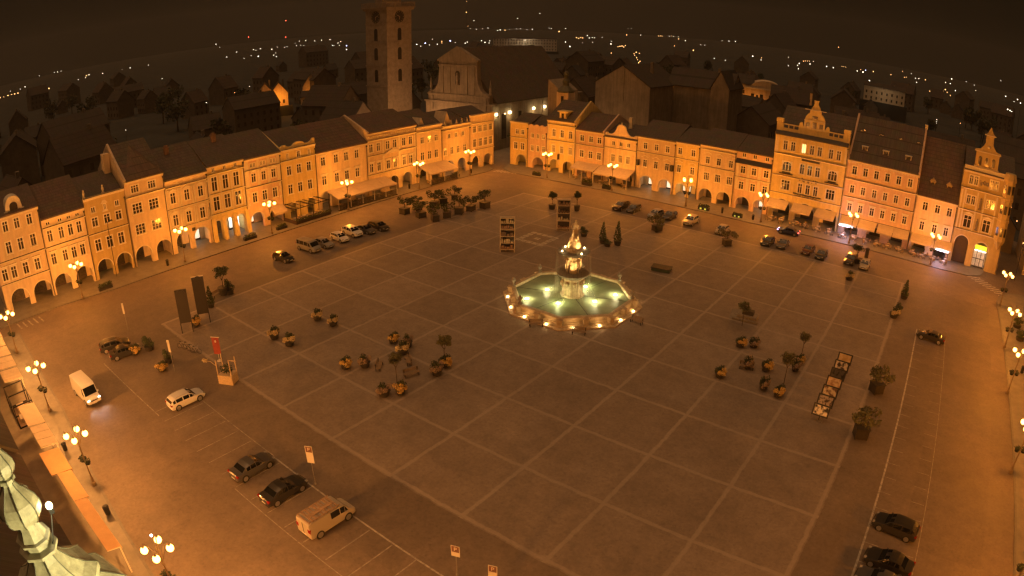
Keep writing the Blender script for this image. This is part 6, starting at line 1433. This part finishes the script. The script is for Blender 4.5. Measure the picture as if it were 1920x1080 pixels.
# second cornice arm behind
p = far(92, 948, 13.0); fl = thing('floodlight', 'bright floodlight on a bracket beside the copper turret', 'floodlight', p)
m = MB(); m.ball((0, 0, 0), .09, 10, 8); m.build('lens', mat('flood_lens', (1, 1, .9), .3, emit=(1, .78, .42), es=9), fl)
m = MB(); m.box(-.06, .06, -.06, .06, -.2, -.08); m.tube([(0, 0, -.15), (.25, -.3, -.7), (.0, -.9, -1.6)], .02, 5); m.build('bracket', METALD, fl)
point(fl, (.05, -.1, .1), 25, (1, .85, .5), .1)
f2 = thing('tower_floodlight', 'floodlight on the town hall tower that lights the copper turret', 'floodlight', (50.2, -25.8, 27.5))
m = MB(); m.box(-.2, .2, -.12, .12, -.15, .15); m.build('housing', METALD, f2)
l = point(f2, (-.3, 0, 0), 13000, (1, .82, .38), .25, 'SPOT', 'flood_beam'); l.data.spot_size = R_(50); l.data.spot_blend = .5
dv = Vector((TX, TY, 28.6)) - Vector((50.2, -25.8, 27.5)); l.rotation_euler = dv.to_track_quat('-Z', 'Y').to_euler()
# town hall body under the turret (mostly hidden below the frame) and the roofs of the west houses
t = thing('town_hall', 'town hall block at the very bottom left below the turret', 'building', (53, -38, 0))
m = MB(); m.box(-17, 17, -8, 8.3, 0, 19); m.build('wall', stucco('hall', CR2), t)
m = MB(); m.prismx([(-8.4, 19), (8.6, 19), (0, 24)], -17.2, 17.2); m.build('roof', ROOFS[2], t, fix=True)
for i, (x0, x1, h) in enumerate([(-46, -33, 9.5), (-32.95, -19, 10.5), (-18.95, -7, 9.8), (-6.95, 4, 10.4), (4.05, 16, 10.0), (16.05, 35.5, 11.0)]):
    t = thing('townhouse', ['plain house at the upper left picture edge', 'dark roofed house beside the lower left awnings', 'dark roofed house behind the lower left glazed terrace', 'dark roofed house beside the wide end of the long roof strip', 'dark roofed house beside the middle of the long roof strip', 'dark roofed house under the copper turret'][i], 'house', ((x0 + x1) / 2, -29.2, 0), PI, 'houses on the lower left side')
    W = (x1 - x0) / 2 - .01; m = MB(); m.box(-W, W, 0, 12, 0, h); m.build('wall', stucco('west%d' % i, (CR1, YE, PK)[i % 3]), t)
    m = MB(); m.prismx([(-.5, h), (12.5, h), (6, h + 5.5), (-.5, h + .12)], -W, W); m.build('roof', ROOFS[i % 3], t, fix=True)

# ------------------------------------------------------------------ town behind the square
DSTUC = mat('dim_plaster', (.30, .25, .19), .85, noise=.25, nscale=.5, dirt=.25); TOWST = mat('tower_stone', (.36, .30, .24), .85, noise=.3, nscale=.8, bump=.3, bscale=4)
# tall stone tower
t = thing('stone_tower', 'tall square stone tower with clock and gallery, cut by the top edge', 'tower', (-107.0, 115.4, 0))
m = MB(); m.box(-4.9, 5.1, -5.3, 5.2, 0, 42.6); m.build('wall', TOWST, t)
m = MB()
for z in (17.5, 24.0, 31.4, 37.5): m.box(-5.1, 5.3, -5.5, 5.4, z, z + .35)
m.box(-5.5, 5.7, -5.9, 5.8, 42.0, 42.7); m.build('string_course', TOWST, t)
m = MB(); m.box(-5.9, 6.1, -6.3, 6.2, 42.7, 43.0)
for k in range(13):
    for a in (-5.8, 5.9): m.box(-5.8 + k * .97, -5.6 + k * .97, a - .1 - .3 * (a < 0), a + .1 - .3 * (a < 0), 43.0, 44.3)
    for a in (-5.8, 5.9): m.box(a - .1, a + .1, -6.1 + k * .97, -5.9 + k * .97, 43.0, 44.3)
m.box(-5.9, 6.1, -6.3, -6.1, 44.3, 44.5); m.box(5.9, 6.1, -6.1, 6.2, 44.3, 44.5); m.build('gallery', TOWST, t)
m = MB(); m.lathe([(4.4, 42.9), (4.4, 54), (5, 54.4), (4.2, 55), (4.5, 58), (2.4, 62), (1.6, 63), (1.6, 66), (1.9, 66.4), (.1, 71)], 8, off=PI / 8); m.build('upper_stage', TOWST, t)
CLK = mat('clock_face', (.06, .05, .04), .7); HAND = mat('clock_hand', (.55, .42, .25), .5)
for z in (28.0, 34.2, 21.0):
    m = MB(); m.prismx([(-.75, z - 2.0), (.75, z - 2.0)] + [(.75 * math.cos(PI * k / 8), z + 1.2 + .75 * math.sin(PI * k / 8)) for k in range(9)], 5.1, 5.2); m.build('window', GLASS, t, fix=True)
    m = MB(); m.prismy([(-.75, z - 2.0), (.75, z - 2.0)] + [(.75 * math.cos(PI * k / 8), z + 1.2 + .75 * math.sin(PI * k / 8)) for k in range(9)], -5.4, -5.3); m.build('window', GLASS, t, fix=True)
for f in (0, 1):
    m = MB(); P = [(1.95 * math.cos(2 * PI * k / 24), 39.8 + 1.95 * math.sin(2 * PI * k / 24)) for k in range(24)]
    if f: m.prismx(P, 5.1, 5.25)
    else: m.prismy(P, -5.45, -5.3)
    c = m.build('clock_face', CLK, t, fix=True); m = MB()
    for q, L in ((1.2, 1.3), (3.0, .95)):
        a = Matrix.Translation((5.28 if f else 0, 0 if f else -5.48, 39.8))
        if f: m.box(-.02, .02, -.07, .07, 0, L, a @ Matrix.Rotation(q, 4, 'X'))
        else: m.box(-.07, .07, -.02, .02, 0, L, a @ Matrix.Rotation(q, 4, 'Y'))
    for k in range(12):
        q = k * PI / 6; y, z = 1.65 * math.cos(q), 39.8 + 1.65 * math.sin(q)
        if f: m.box(5.25, 5.29, y - .08, y + .08, z - .12, z + .12)
        else: m.box(y - .08, y + .08, -5.49, -5.45, z - .12, z + .12)
    m.build('clock_hand', HAND, c)
# church: curved baroque front, long dark roof, lit side wall along the street
t = thing('church', 'church with a curved gable front and a long dark roof beside the stone tower', 'church', (-79.2, 118, 0))
m = MB()
P = [(-13.2, 0), (13.2, 0), (13.2, 13.4), (12.0, 13.6), (12.0, 16.0), (10.8, 16.4)]
P += [(10.8 - 3.2 * math.sin(PI / 2 * k / 6), 16.4 + 5.0 * (1 - math.cos(PI / 2 * k / 6))) for k in range(1, 7)]
P += [(7.4, 25.7), (7.6, 25.7), (7.6, 26.2), (0, 30.0)]
P += [(-x, z) for x, z in reversed(P[2:-1])]
m.prismy(P, -.8, .8); m.build('front', DSTUC, t, fix=True)
m = MB(); m.prismy([(-7.9, 25.75), (7.9, 25.75), (7.9, 26.15), (.0, 30.3), (-7.9, 26.15)], -1.15, -.8); m.prismy([(-6.6, 26.25), (6.6, 26.25), (0, 29.5)], -1.2, -1.15)
m.box(-7.6, 7.6, -1.1, -.8, 24.3, 24.7); m.box(-12.4, 12.4, -1.1, -.8, 15.3, 15.7); m.box(-13.4, 13.4, -1.2, -.8, 13.0, 13.5)
for x in (-6.2, -3.4, 3.4, 6.2): m.box(x - .6, x + .6, -1.05, -.8, 16.0, 24.3)
for x in (-10.5, 10.5): m.box(x - .5, x + .5, -1.05, -.8, 5.0, 15.3)
m.build('cornice', DSTUC, t, fix=True)
for x in (-11.6, 11.8): m = MB(); m.lathe([(.5, 16.0), (.5, 16.6), (.3, 16.8), (.42, 17.6), (.06, 20.6)], 8, (x, 0)); m.build('obelisk', DSTUC, t)
m = MB(); m.prismy([(-.9, 18.6), (.9, 18.6)] + [(.9 * math.cos(PI * k / 8), 22.0 + .9 * math.sin(PI * k / 8)) for k in range(9)], -.86, -.8); n_ = m.build('niche', GLASS2, t, fix=True)
m = MB(); m.lathe([(.45, 18.7), (.3, 19.2), (.42, 20.4), (.4, 21.2), (.18, 21.6), (.24, 22.0), (.03, 22.4)], 8, (0, -1.0)); m.build('statue', TOWST, n_)
m = MB(); m.box(-13, 13.1, .8, 48, 0, 13.8); m.build('wall', DSTUC, t)
m = MB(); m.prismy([(-13.5, 13.6), (13.6, 13.6), (13.6, 13.9), (.0, 29.6), (-13.5, 13.9)], .81, 37.5); m.prismy([(-13.4, 13.62), (13.5, 13.62), (.0, 29.2)], 37.5, 42); m.build('roof', ROOFS[0], t, fix=True)
m = MB(); m.box(13.1, 13.5, .8, 47, 13.1, 13.8)
for k in range(9): m.box(13.1, 13.3, 2.4 + k * 5.4, 3.3 + k * 5.4, 0, 13.1)
m.build('side_cornice', DSTUC, t)
for y in (0.6, 6.9, 18.9, 24.8):
    q = MB(); q.box(13.35, 13.75, y - .35, y + .35, 10.3, 11.0); q.build('wall_lamp', mat('wall_lamp_glow', (1, .9, .7), .4, emit=(1, .80, .45), es=10), t)
    l = point(t, (14.6, y, 10.1), 210, (1, .60, .22), .2, name='wall_lamp_light')
m = MB()
for y in (12.7, 4.6): m.box(13.1, 13.16, y - 1.1, y + 1.1, 3, 10.5)
m.build('window', GLASS, t)
# small domed tower beyond the right row
t = thing('small_turret', 'small domed bell turret behind the narrow houses', 'turret', (-42, 118, 0)); m = MB(); m.box(-1.8, 1.8, -1.6, 1.6, 0, 19.2); m.build('wall', stucco('turret', CR1), t)
m = MB(); m.lathe([(2.3, 19.1), (2.2, 19.6), (1.5, 20.3), (.9, 20.9), (.8, 21.6), (1.0, 21.7), (.9, 22.3), (.55, 22.8), (.5, 23.4), (.75, 23.8), (.55, 24.4), (.1, 24.9), (.05, 25.6)], 10); m.build('dome', COPD, t)
m = MB(); m.box(-.4, .4, -1.66, -1.6, 16.6, 18.2); m.build('window', GLASS, t)
point(t, (0, -3.5, 12.5), 90, SOD, .3, name='court_light')
t = thing('townhouse', 'house with a plain end gable joined to the small bell turret', 'house', (-45.8, 118.6, 0)); m = MB(); m.prismy([(-2.2, 0), (2.2, 0), (2.2, 19), (-2.2, 22)], 0, 8); m.build('wall', DSTUC, t, fix=True)
# large gabled house and the tall shuttered granary behind the right row
def back_house(name, label, x, y, w, d, h, rh, rz=0.0, along='x', wm=None, group=None, wins=True, chim=True, roofi=0, cat='house'):
    t = thing(name, label, cat, (x, y, 0), rz, group)
    m = MB()
    if along == 'x': m.prismx([(-d / 2, 0), (d / 2, 0), (d / 2, h), (0, h + rh - .15), (-d / 2, h)], -w / 2, w / 2)
    else: m.prismy([(-w / 2, 0), (w / 2, 0), (w / 2, h), (0, h + rh - .15), (-w / 2, h)], -d / 2, d / 2)
    m.build('wall', wm or DSTUC, t, fix=True)
    m = MB(); e = .35
    if along == 'x': m.prismx([(-d / 2 - e, h - .2), (0, h + rh - .1), (d / 2 + e, h - .2), (d / 2 + e, h + .05), (0, h + rh + .12), (-d / 2 - e, h + .05)], -w / 2 - .2, w / 2 + .2)
    else: m.prismy([(-w / 2 - e, h - .2), (0, h + rh - .1), (w / 2 + e, h - .2), (w / 2 + e, h + .05), (0, h + rh + .12), (-w / 2 - e, h + .05)], -d / 2 - .2, d / 2 + .2)
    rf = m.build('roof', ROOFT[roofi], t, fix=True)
    if chim: m = MB(); m.box(w * .2, w * .2 + .8, -.4, .4, h + rh * .5, h + rh + 1.0); m.build('chimney', DSTUC, rf)
    if wins:
        m = MB(); nn = max(2, int(w / 3.0))
        for fl_ in range(max(1, int(h / 3.4))):
            for k in range(nn):
                xx = -w / 2 + w * (k + .5) / nn; m.box(xx - .5, xx + .5, -d / 2 - .04, -d / 2 - .005, 1.2 + fl_ * 3.4, 2.8 + fl_ * 3.4)
        m.build('window_row', GLASS2, t)
    return t
o = back_house('gabled_house', 'large house with a broad blank end gable behind the right row', -36, 149, 17.5, 22, 20.6, 5.6, 0, 'y', roofi=0, wins=False); m = MB(); m.box(-.5, .6, -11.15, -11.0, 16, 25); m.build('flue', DSTUC, o)
back_house('granary', 'long dark building with a tall end gable behind the right row', -19.5, 160, 20, 11, 20.8, 5.0, .08, 'x', wins=False)
back_house('granary_wing', 'tall dark gable wing at the right end of the long dark building', -11.5, 158, 5.5, 15, 21.5, 5.2, .05, 'y', wins=False, chim=False)
# generic dark houses: one prototype per shape, copied
GH = 'dark houses of the town beyond the square'
protos = []
for i, (w_, d_, h_, r_) in enumerate([(12, 10, 9, 5), (16, 11, 11, 6), (9, 9, 6, 4.5), (22, 12, 12, 5), (10, 12, 8, 6)]):
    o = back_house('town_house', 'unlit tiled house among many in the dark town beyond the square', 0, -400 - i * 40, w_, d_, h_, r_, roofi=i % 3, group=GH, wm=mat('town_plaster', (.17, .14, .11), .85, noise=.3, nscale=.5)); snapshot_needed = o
    KIDS[o.name] = [(c, [(g_, []) for g_ in children(c)]) for c in children(o)]; protos.append(o)
rnd = random.Random(12); used = []; npl = 0; spots = []
def free(x, y, r):
    if -125 < x < -62 and 100 < y < 175: return False
    if -50 < x < 5 and 110 < y < 172 and not (y > 168): return False
    if x > -76 and y < 124: return False
    return all((x - a) ** 2 + (y - b) ** 2 > (r + c) ** 2 for a, b, c in used)
tries = 0
while npl < 150 and tries < 9000:
    tries += 1
    ang = rnd.uniform(R_(54), R_(178)); D = 150 + 520 * rnd.random() ** 1.5
    x = 53.8 + D * math.cos(ang); y = -30.9 + D * math.sin(ang)
    if not free(x, y, 8): continue
    used.append((x, y, 8)); spots.append((x, y)); npl += 1
for i, (x, y) in enumerate(spots):
    p = protos[i % 5]; rz = rnd.choice([0, PI / 2]) + rnd.uniform(-.25, .25); s = rnd.uniform(.85, 1.2)
    if i < 5: p.location = (x, y, 0); p.rotation_euler.z = rz
    else: dup(p, (x, y, 0), rz, None, GH, s)
# a few houses lit by nearby lamps, far left and far right
def lit_house(u, v, D, w, d, h, rh, rz, along, label, power, dz=(0, -6, 5), wm=None, cols=SOD):
    p = far(u, v, D); o = back_house('town_house', label, p.x, p.y, w, d, h, rh, rz, along, wm or stucco('lit', CR2), 'houses lit by street lamps beyond the square')
    o.location.z = max(-.5, p.z - h) if p.z - h > 0 else 0
    if p.z - h > .5:
        m = MB(); m.box(-w / 2 - 2, w / 2 + 2, -d / 2 - 2, d / 2 + 2, -(p.z - h) - 1, .0); m.build('terrace_base', earth, o)
    point(o, dz, power, cols, .4, name='yard_light'); return o
lit_house(497, 176, 300, 8.5, 9, 5.5, 5, 1.0, 'y', 'small pale gabled house lit orange, left of a matching pair on the far left', 1500, (0, -9, 3.5))
lit_house(523, 174, 302, 8, 9, 5.5, 5, 1.0, 'y', 'small pale gabled house lit orange, right of a matching pair on the far left', 1500, (0, -9, 3.5))
lit_house(582, 160, 330, 8, 9, 6, 6, 1.0, 'y', 'steep pale gable dimly lit, left of the stone tower', 400, (0, -9, 4))
lit_house(610, 178, 310, 22, 7, 4, 2.5, .75, 'x', 'long low pale house dimly lit, left of the stone tower', 500, (0, -8, 3))
lit_house(1395, 155, 300, 9, 10, 9, 4, .3, 'x', 'side wing of the lit villa on the far right', 300, (0, -9, 3))
lit_house(1500, 170, 330, 12, 9, 6, 4, .3, 'x', 'low pale building below the crossroads lights on the far right', 500, (0, -9, 4))
lit_house(1660, 165, 420, 26, 10, 9, 2, .05, 'x', 'long pale block with a row of windows on the far right', 420, (0, -14, 6), cols=(1, .7, .4))
lit_house(930, 90, 620, 60, 14, 8, 1, .6, 'x', 'long flat hall lit white on the horizon behind the church', 2600, (0, -16, 9), cols=(1, .85, .6))
lit_house(985, 72, 760, 70, 14, 14, 1, .6, 'x', 'long pale hall high on the horizon behind the church', 2200, (0, -20, 12), cols=(1, .8, .55))
p = far(1436, 160, 300); t = thing('villa', 'pale villa with a wide curved gable lit by two lamps on the far right', 'house', (p.x, p.y, 4), .35)
m = MB(); P = [(-9, 0), (9, 0), (9, 11.2)] + [(7.0 * math.cos(PI * k / 12), 11.3 + 3.2 * math.sin(PI * k / 12)) for k in range(13)] + [(-9, 11.2)]; m.prismy(P, -5, 5); m.box(-24, -9, -4, 4, 0, 10.4); m.box(-9, 9, -4, 4, -5, 0); m.box(-24, -9, -4, 4, -5, 0); m.build('wall', stucco('villa', CR1), t, fix=True)
m = MB(); m.box(-9.4, 9.4, -5.4, -5, 10.6, 11.2); m.box(-24.2, -9, -4.3, -4, 9.8, 10.3); m.build('cornice', TRIM, t)
m = MB()
for x in (-6, -2, 2, 6): m.box(x - .7, x + .7, -5.08, -5.01, 5.5, 8.5)
for x in (-21, -17, -13): m.box(x - .6, x + .6, -4.08, -4.01, 5.5, 8)
m.build('window_row', GLASS, t)
for x in (-4.5, 5): m = MB(); m.ball((x, -8, 3.4), .45, 8, 6); m.build('lamp', mat('yard_globe', (1, .8, .5), .4, emit=(1, .6, .2), es=9), t); point(t, (x, -8.2, 4.2), 650, SOD, .4)
# trees of the dark town
def dark_tree(seed):
    t = thing('broad_tree', 'dark leafy tree standing among the unlit houses of the town', 'tree', (0, 0, 0), 0, 'trees of the dark town'); r = random.Random(seed)
    m = MB(); m.tube([(0, 0, 0), (.1, 0, 3), (0, .1, 7)], [.35, .28, .12], 7); m.build('trunk', BARK, t)
    m = MB()
    for k in range(9):
        q = r.uniform(0, 6.28); L = r.uniform(0, 3.2); leaves(m, (math.cos(q) * L, math.sin(q) * L, r.uniform(5, 10)), 2.2, 2.2, 1.8, 60, .55, .3, seed * 17 + k)
    m.build('crown', LEAFD, t); return snapshot(t)
TP = [dark_tree(70), dark_tree(71)]; n = 0; tries = 0
while n < 70 and tries < 4000:
    tries += 1
    ang = rnd.uniform(R_(56), R_(172)); D = 165 + 420 * rnd.random() ** 1.4; x = 53.8 + D * math.cos(ang); y = -30.9 + D * math.sin(ang)
    if not free(x, y, 3.5): continue
    used.append((x, y, 3.5))
    if n < 2: TP[n].location = (x, y, 0)
    else: dup(TP[n % 2], (x, y, 0), rnd.uniform(0, 6), None, None, rnd.uniform(.8, 1.3))
    n += 1
# street tree by the side street
o = dup(TP[0], (-61.5, 122, 0), 1.0, 'dark tree in the side street before the lit church wall', None, .62)
# ------------------------------------------------------------------ far lights
W_, O_, R2, B_, G2 = 'white', 'orange', 'red', 'blue', 'green'
DL = {W_: (1, .85, .62), O_: (1, .50, .16), R2: (1, .12, .06), B_: (.55, .6, 1.0), G2: (.5, 1, .75)}
def zz(L, x0, y0, s): return [(x0 + a / s, y0 + b / s, *r) for a, b, *r in L]
F = []
F += zz([(2, 275, 2, O_), (30, 270, 1, O_), (65, 258, 2, O_), (95, 250, 1.5, O_), (120, 245, 2, O_), (147, 238, 2, O_), (85, 222, .8, W_), (165, 205, .8, W_), (205, 187, 1.4, W_), (265, 213, 2.6, W_), (290, 209, 1.5, W_), (312, 203, 1.4, W_), (345, 197, 1, O_), (400, 200, 2.2, O_), (320, 97, .9, W_), (445, 68, 1, W_), (470, 65, 1.2, W_), (500, 58, 1, W_), (550, 165, 1.1, W_), (580, 160, 1, W_), (640, 127, .9, W_), (700, 112, 1.1, W_), (706, 95, 1.6, O_), (728, 88, 1.5, W_), (840, 77, 1.4, W_), (1000, 48, .6, W_), (1065, 32, 1.4, W_), (1215, 8, .9, W_), (710, 455, .9, W_), (1030, 540, 1, W_), (1690, 315, .9, W_), (1328, 120, .9, W_)], 0, 120, 4.364)
F += zz([(135, 340, 1.4, W_), (172, 372, .6, W_), (345, 418, 1.2, W_), (245, 470, 1.2, W_), (420, 483, .8, W_), (490, 455, .9, W_), (515, 393, 1.2, W_), (540, 400, .9, W_), (585, 385, 1.3, W_), (563, 462, 2.0, W_), (700, 390, 1.5, W_), (757, 370, .8, W_), (720, 450, 1.3, W_), (745, 465, 1, W_), (740, 428, .7, W_), (465, 268, 1.9, R2), (842, 100, 1.9, R2), (842, 268, 1.9, R2), (830, 372, .8, W_), (855, 365, .8, W_), (980, 308, 1.1, W_), (1043, 302, 1.2, W_), (1135, 305, 1.2, W_), (1205, 298, 1.2, W_), (1290, 292, 1.4, W_), (937, 328, .7, W_), (950, 355, .9, W_), (990, 350, .8, W_), (1025, 352, .8, W_), (1370, 327, 1.3, W_), (1397, 313, 1.1, W_), (1313, 352, 1, W_), (1330, 355, 1, W_), (1383, 352, .8, W_), (1457, 355, 2.4, B_), (1457, 393, 1.8, W_), (1660, 340, 3.0, W_), (350, 770, 1.1, W_), (475, 768, .8, W_), (345, 825, 1.0, O_), (325, 830, .8, O_), (35, 930, .8, W_), (1580, 838, 1.0, W_)], 380, 20, 5.4)
F += zz([(555, 380, 1.8, W_), (590, 395, 1.1, W_), (628, 370, 2.8, B_), (665, 385, 1.1, W_), (730, 378, 1.3, W_), (770, 355, 1.7, O_), (770, 368, 1.4, O_), (842, 350, 2.8, B_), (885, 365, .8, W_), (970, 370, 1.4, W_), (988, 360, 1.3, W_), (1045, 405, 1.9, W_), (1110, 348, 1.3, W_), (1140, 363, 1.8, W_), (1180, 350, 1.1, W_), (1175, 368, 1.2, W_), (1215, 363, 1.5, W_), (1250, 365, 1.5, W_), (1272, 366, 1.4, W_), (1310, 357, 2.3, O_), (1395, 362, .9, W_), (1248, 262, 1.2, W_), (1270, 257, 1.5, W_), (1312, 258, 1.7, O_), (1350, 250, .7, W_), (1410, 245, .8, W_), (1443, 245, 1, W_), (1500, 255, .9, W_), (1545, 250, 1.2, W_), (1165, 240, 1.1, W_), (1120, 245, .9, W_), (1065, 250, 1, W_), (1015, 245, .7, W_), (993, 222, .9, O_), (1045, 175, .9, W_), (980, 105, 1.6, O_), (980, 12, 1.0, O_), (1420, 158, 1, W_), (1610, 115, .9, W_), (1775, 270, 2.2, O_), (1830, 245, 1.2, W_), (1710, 245, .9, W_), (1690, 240, .8, W_), (1830, 360, 1.5, W_), (1867, 398, 2.2, W_), (1420, 412, 1.2, W_), (1515, 400, 1.5, W_), (690, 335, .8, W_), (505, 352, 1.1, O_), (915, 935, 1.2, W_), (217, 860, .9, W_), (462, 895, .8, W_), (295, 903, .8, W_)], 660, 0, 4.571)
F += zz([(3, 122, 1.6, O_), (20, 128, 1.6, O_), (35, 121, 1.5, O_), (50, 125, 1.5, O_), (85, 106, 1.6, W_), (100, 125, 1.5, W_), (122, 122, 1.1, W_), (140, 123, 1, W_), (195, 120, .8, W_), (265, 150, .8, W_), (390, 55, .7, W_), (415, 52, .7, W_), (380, 102, 1.7, O_), (485, 103, 1, W_), (262, 170, 2.3, W_), (315, 190, 1.3, O_), (330, 187, 1.8, O_), (345, 185, 2, O_), (358, 192, 1.8, O_), (370, 182, 1.4, O_), (265, 238, 1.6, O_), (435, 243, 1.4, O_), (452, 232, 1.8, O_), (475, 240, 1.3, O_), (440, 256, 1.2, O_), (455, 272, 1.6, O_), (462, 288, 1.2, O_), (480, 300, 1.8, O_), (470, 310, 2, O_), (125, 157, .9, W_), (50, 160, .7, W_), (617, 110, 1.1, O_), (632, 110, 1.2, O_), (645, 110, 1.1, O_), (700, 112, .9, W_), (717, 110, 1.2, O_), (732, 113, .9, W_), (768, 115, .9, W_), (770, 132, 1.6, O_), (820, 145, 1.3, W_), (738, 185, 1.2, O_), (880, 217, 2.4, O_), (935, 175, .8, W_), (965, 178, .8, W_), (1037, 277, 1.2, W_), (1120, 292, 1.2, W_), (1215, 300, 1, W_), (1325, 262, 2.4, W_), (1390, 275, 1.2, O_), (1388, 290, 1.2, W_), (1095, 145, .9, W_), (1147, 148, 1.2, W_), (1195, 150, 1.2, W_), (1593, 270, 1.2, W_), (1593, 333, 1, W_), (1675, 316, 2, W_), (1662, 330, 1.3, W_), (1668, 355, 1.5, W_), (1706, 298, 1.2, O_), (1720, 297, 1.2, O_), (1735, 298, 1.2, O_), (1750, 298, 1.0, O_), (1755, 320, 1.8, W_), (1780, 300, 1, W_), (1880, 338, 1.7, W_), (1612, 588, 2.2, B_)], 1080, 40, 4)
F += zz([(330, 38, 1.3, O_), (285, 215, 1.6, W_), (228, 203, 1.5, W_), (360, 203, .9, O_), (375, 206, .9, O_), (392, 210, .9, O_), (490, 243, 1.7, W_), (540, 252, 2.6, W_), (562, 236, 1.8, B_), (520, 232, 1.2, O_), (628, 247, 1.6, O_), (780, 275, 1.3, O_), (880, 245, 1.1, O_), (895, 297, 1, O_), (912, 295, 1, O_), (955, 265, .8, W_), (990, 305, 1.2, W_), (1018, 307, 1.3, W_), (1000, 340, 1.4, W_), (1075, 318, 1.6, O_), (1300, 310, 2.2, W_), (1248, 340, 1.2, W_), (1288, 350, 1.5, W_), (1425, 335, .9, W_), (1495, 363, .8, W_), (1505, 410, .8, W_), (1205, 405, 1.4, O_), (1245, 402, 2, O_), (1232, 415, 1.4, O_), (1262, 425, 1.5, O_), (1332, 410, 1.5, W_), (1365, 470, 1.6, O_), (1290, 453, 1, O_), (1112, 415, 1.4, O_), (1415, 480, 1.3, O_), (878, 357, 1.8, R2), (595, 345, 3.0, G2), (595, 325, 2.4, W_), (1763, 460, 2, W_), (1865, 487, 2.2, W_), (1890, 518, 1.8, W_), (1835, 505, .9, W_), (1780, 572, 2.3, W_), (1800, 582, 2, W_), (1815, 590, 1.5, W_), (1720, 325, .8, W_), (1770, 858, 2.2, O_), (1172, 660, 1, W_), (1172, 675, .8, W_), (1375, 690, 1.0, O_), (1170, 690, .7, W_)], 1500, 80, 4.571)
F += zz([(1298, 650, 2.0, O_), (1338, 750, 2.0, O_), (1383, 910, 2.2, O_)], 1560, 220, 3.858)
FM = {}
def far_mesh(col):
    if col in FM: return FM[col]
    m = MB(); m.ball((0, 0, 0), 1.0, 8, 6); FM[col] = m.mesh('lamp_head', mat('far_light_' + col, (1, 1, 1), .5, emit=DL[col], es=6.5)); return FM[col]
pm = MB(); pm.tube([(0, 0, -14), (0, 0, -.9)], .12, 4); POLE = pm.mesh('pole', METALD)
for u, v, b, colr in F:
    d = ray(u, v); el = d.z / math.hypot(d.x, d.y)
    D = 1500 if el > -.021 else (38.2 - 6.0) / -el
    if v > 190: D = min(D, 230 + 2 * (300 - v) * .3)
    p = far(u, v, D); t = thing('distant_lamp', '%s distant lamp glowing in the dark town beyond the square' % colr, 'lamp', p, 0, '%s distant lamps of the town' % colr)
    r = (p - CPOS).length / 1262 * 1.9 * .215 * b ** .9
    o = obj('lamp_head', far_mesh(colr), t); o.scale = (r, r, r)
    pl = obj('pole', POLE, t); pl.scale = (max(.5, r / 3),) * 2 + (max(.05, (p.z - .5) / 14),)

# added unseen lamps behind the house rows (they light the church front, the tower and the gables)
for x, y, pw, lab in ((-80, 99.5, 8500, 'added unseen lamp that brightens the church front'), (-87, 113.5, 2600, 'added unseen lamp that brightens the stone tower'), (-36, 127, 1500, 'added unseen lamp that brightens the broad blank gable')):
    o = dup(LAMP0, (x, y, 0), .2, lab, 'added unseen lamps behind the houses'); point(o, (0, 0, 6.4), pw * .8, (1, .45, .16), .4)

o = next(q for q in bpy.data.objects if q.get('label', '').endswith('closest to the viewer by the copper turret'))
m = MB(); m.ball((0, 0, 7.35), .1, 8, 6); m.build('top_lamp', mat('cold_bulb', (1, 1, 1), .3, emit=(1, .85, .9), es=14), o)

back_house('townhouse', 'pale house across the side street at the far right picture edge', 83.2, 122, 12, 19, 12, 4.5, 0, 'y', stucco('side', CR2), 'houses in the side streets')

# ------------------------------------------------------------------ night haze over the town
m = MB(); m.box(-2600, 2600, -2600, 2600, -1.5, 150); hz_ = m.build('haze', None); hz_['kind'] = 'stuff'
hm = bpy.data.materials.new('night_haze'); hm.use_nodes = True; hn = hm.node_tree; hn.nodes.clear()
ho = hn.nodes.new('ShaderNodeOutputMaterial'); pv = hn.nodes.new('ShaderNodeVolumePrincipled'); pv.inputs['Density'].default_value = 0.00018; pv.inputs['Color'].default_value = (.62, .60, .56, 1); pv.inputs['Anisotropy'].default_value = .3
hn.links.new(pv.outputs[0], ho.inputs['Volume']); hz_.data.materials.append(hm)
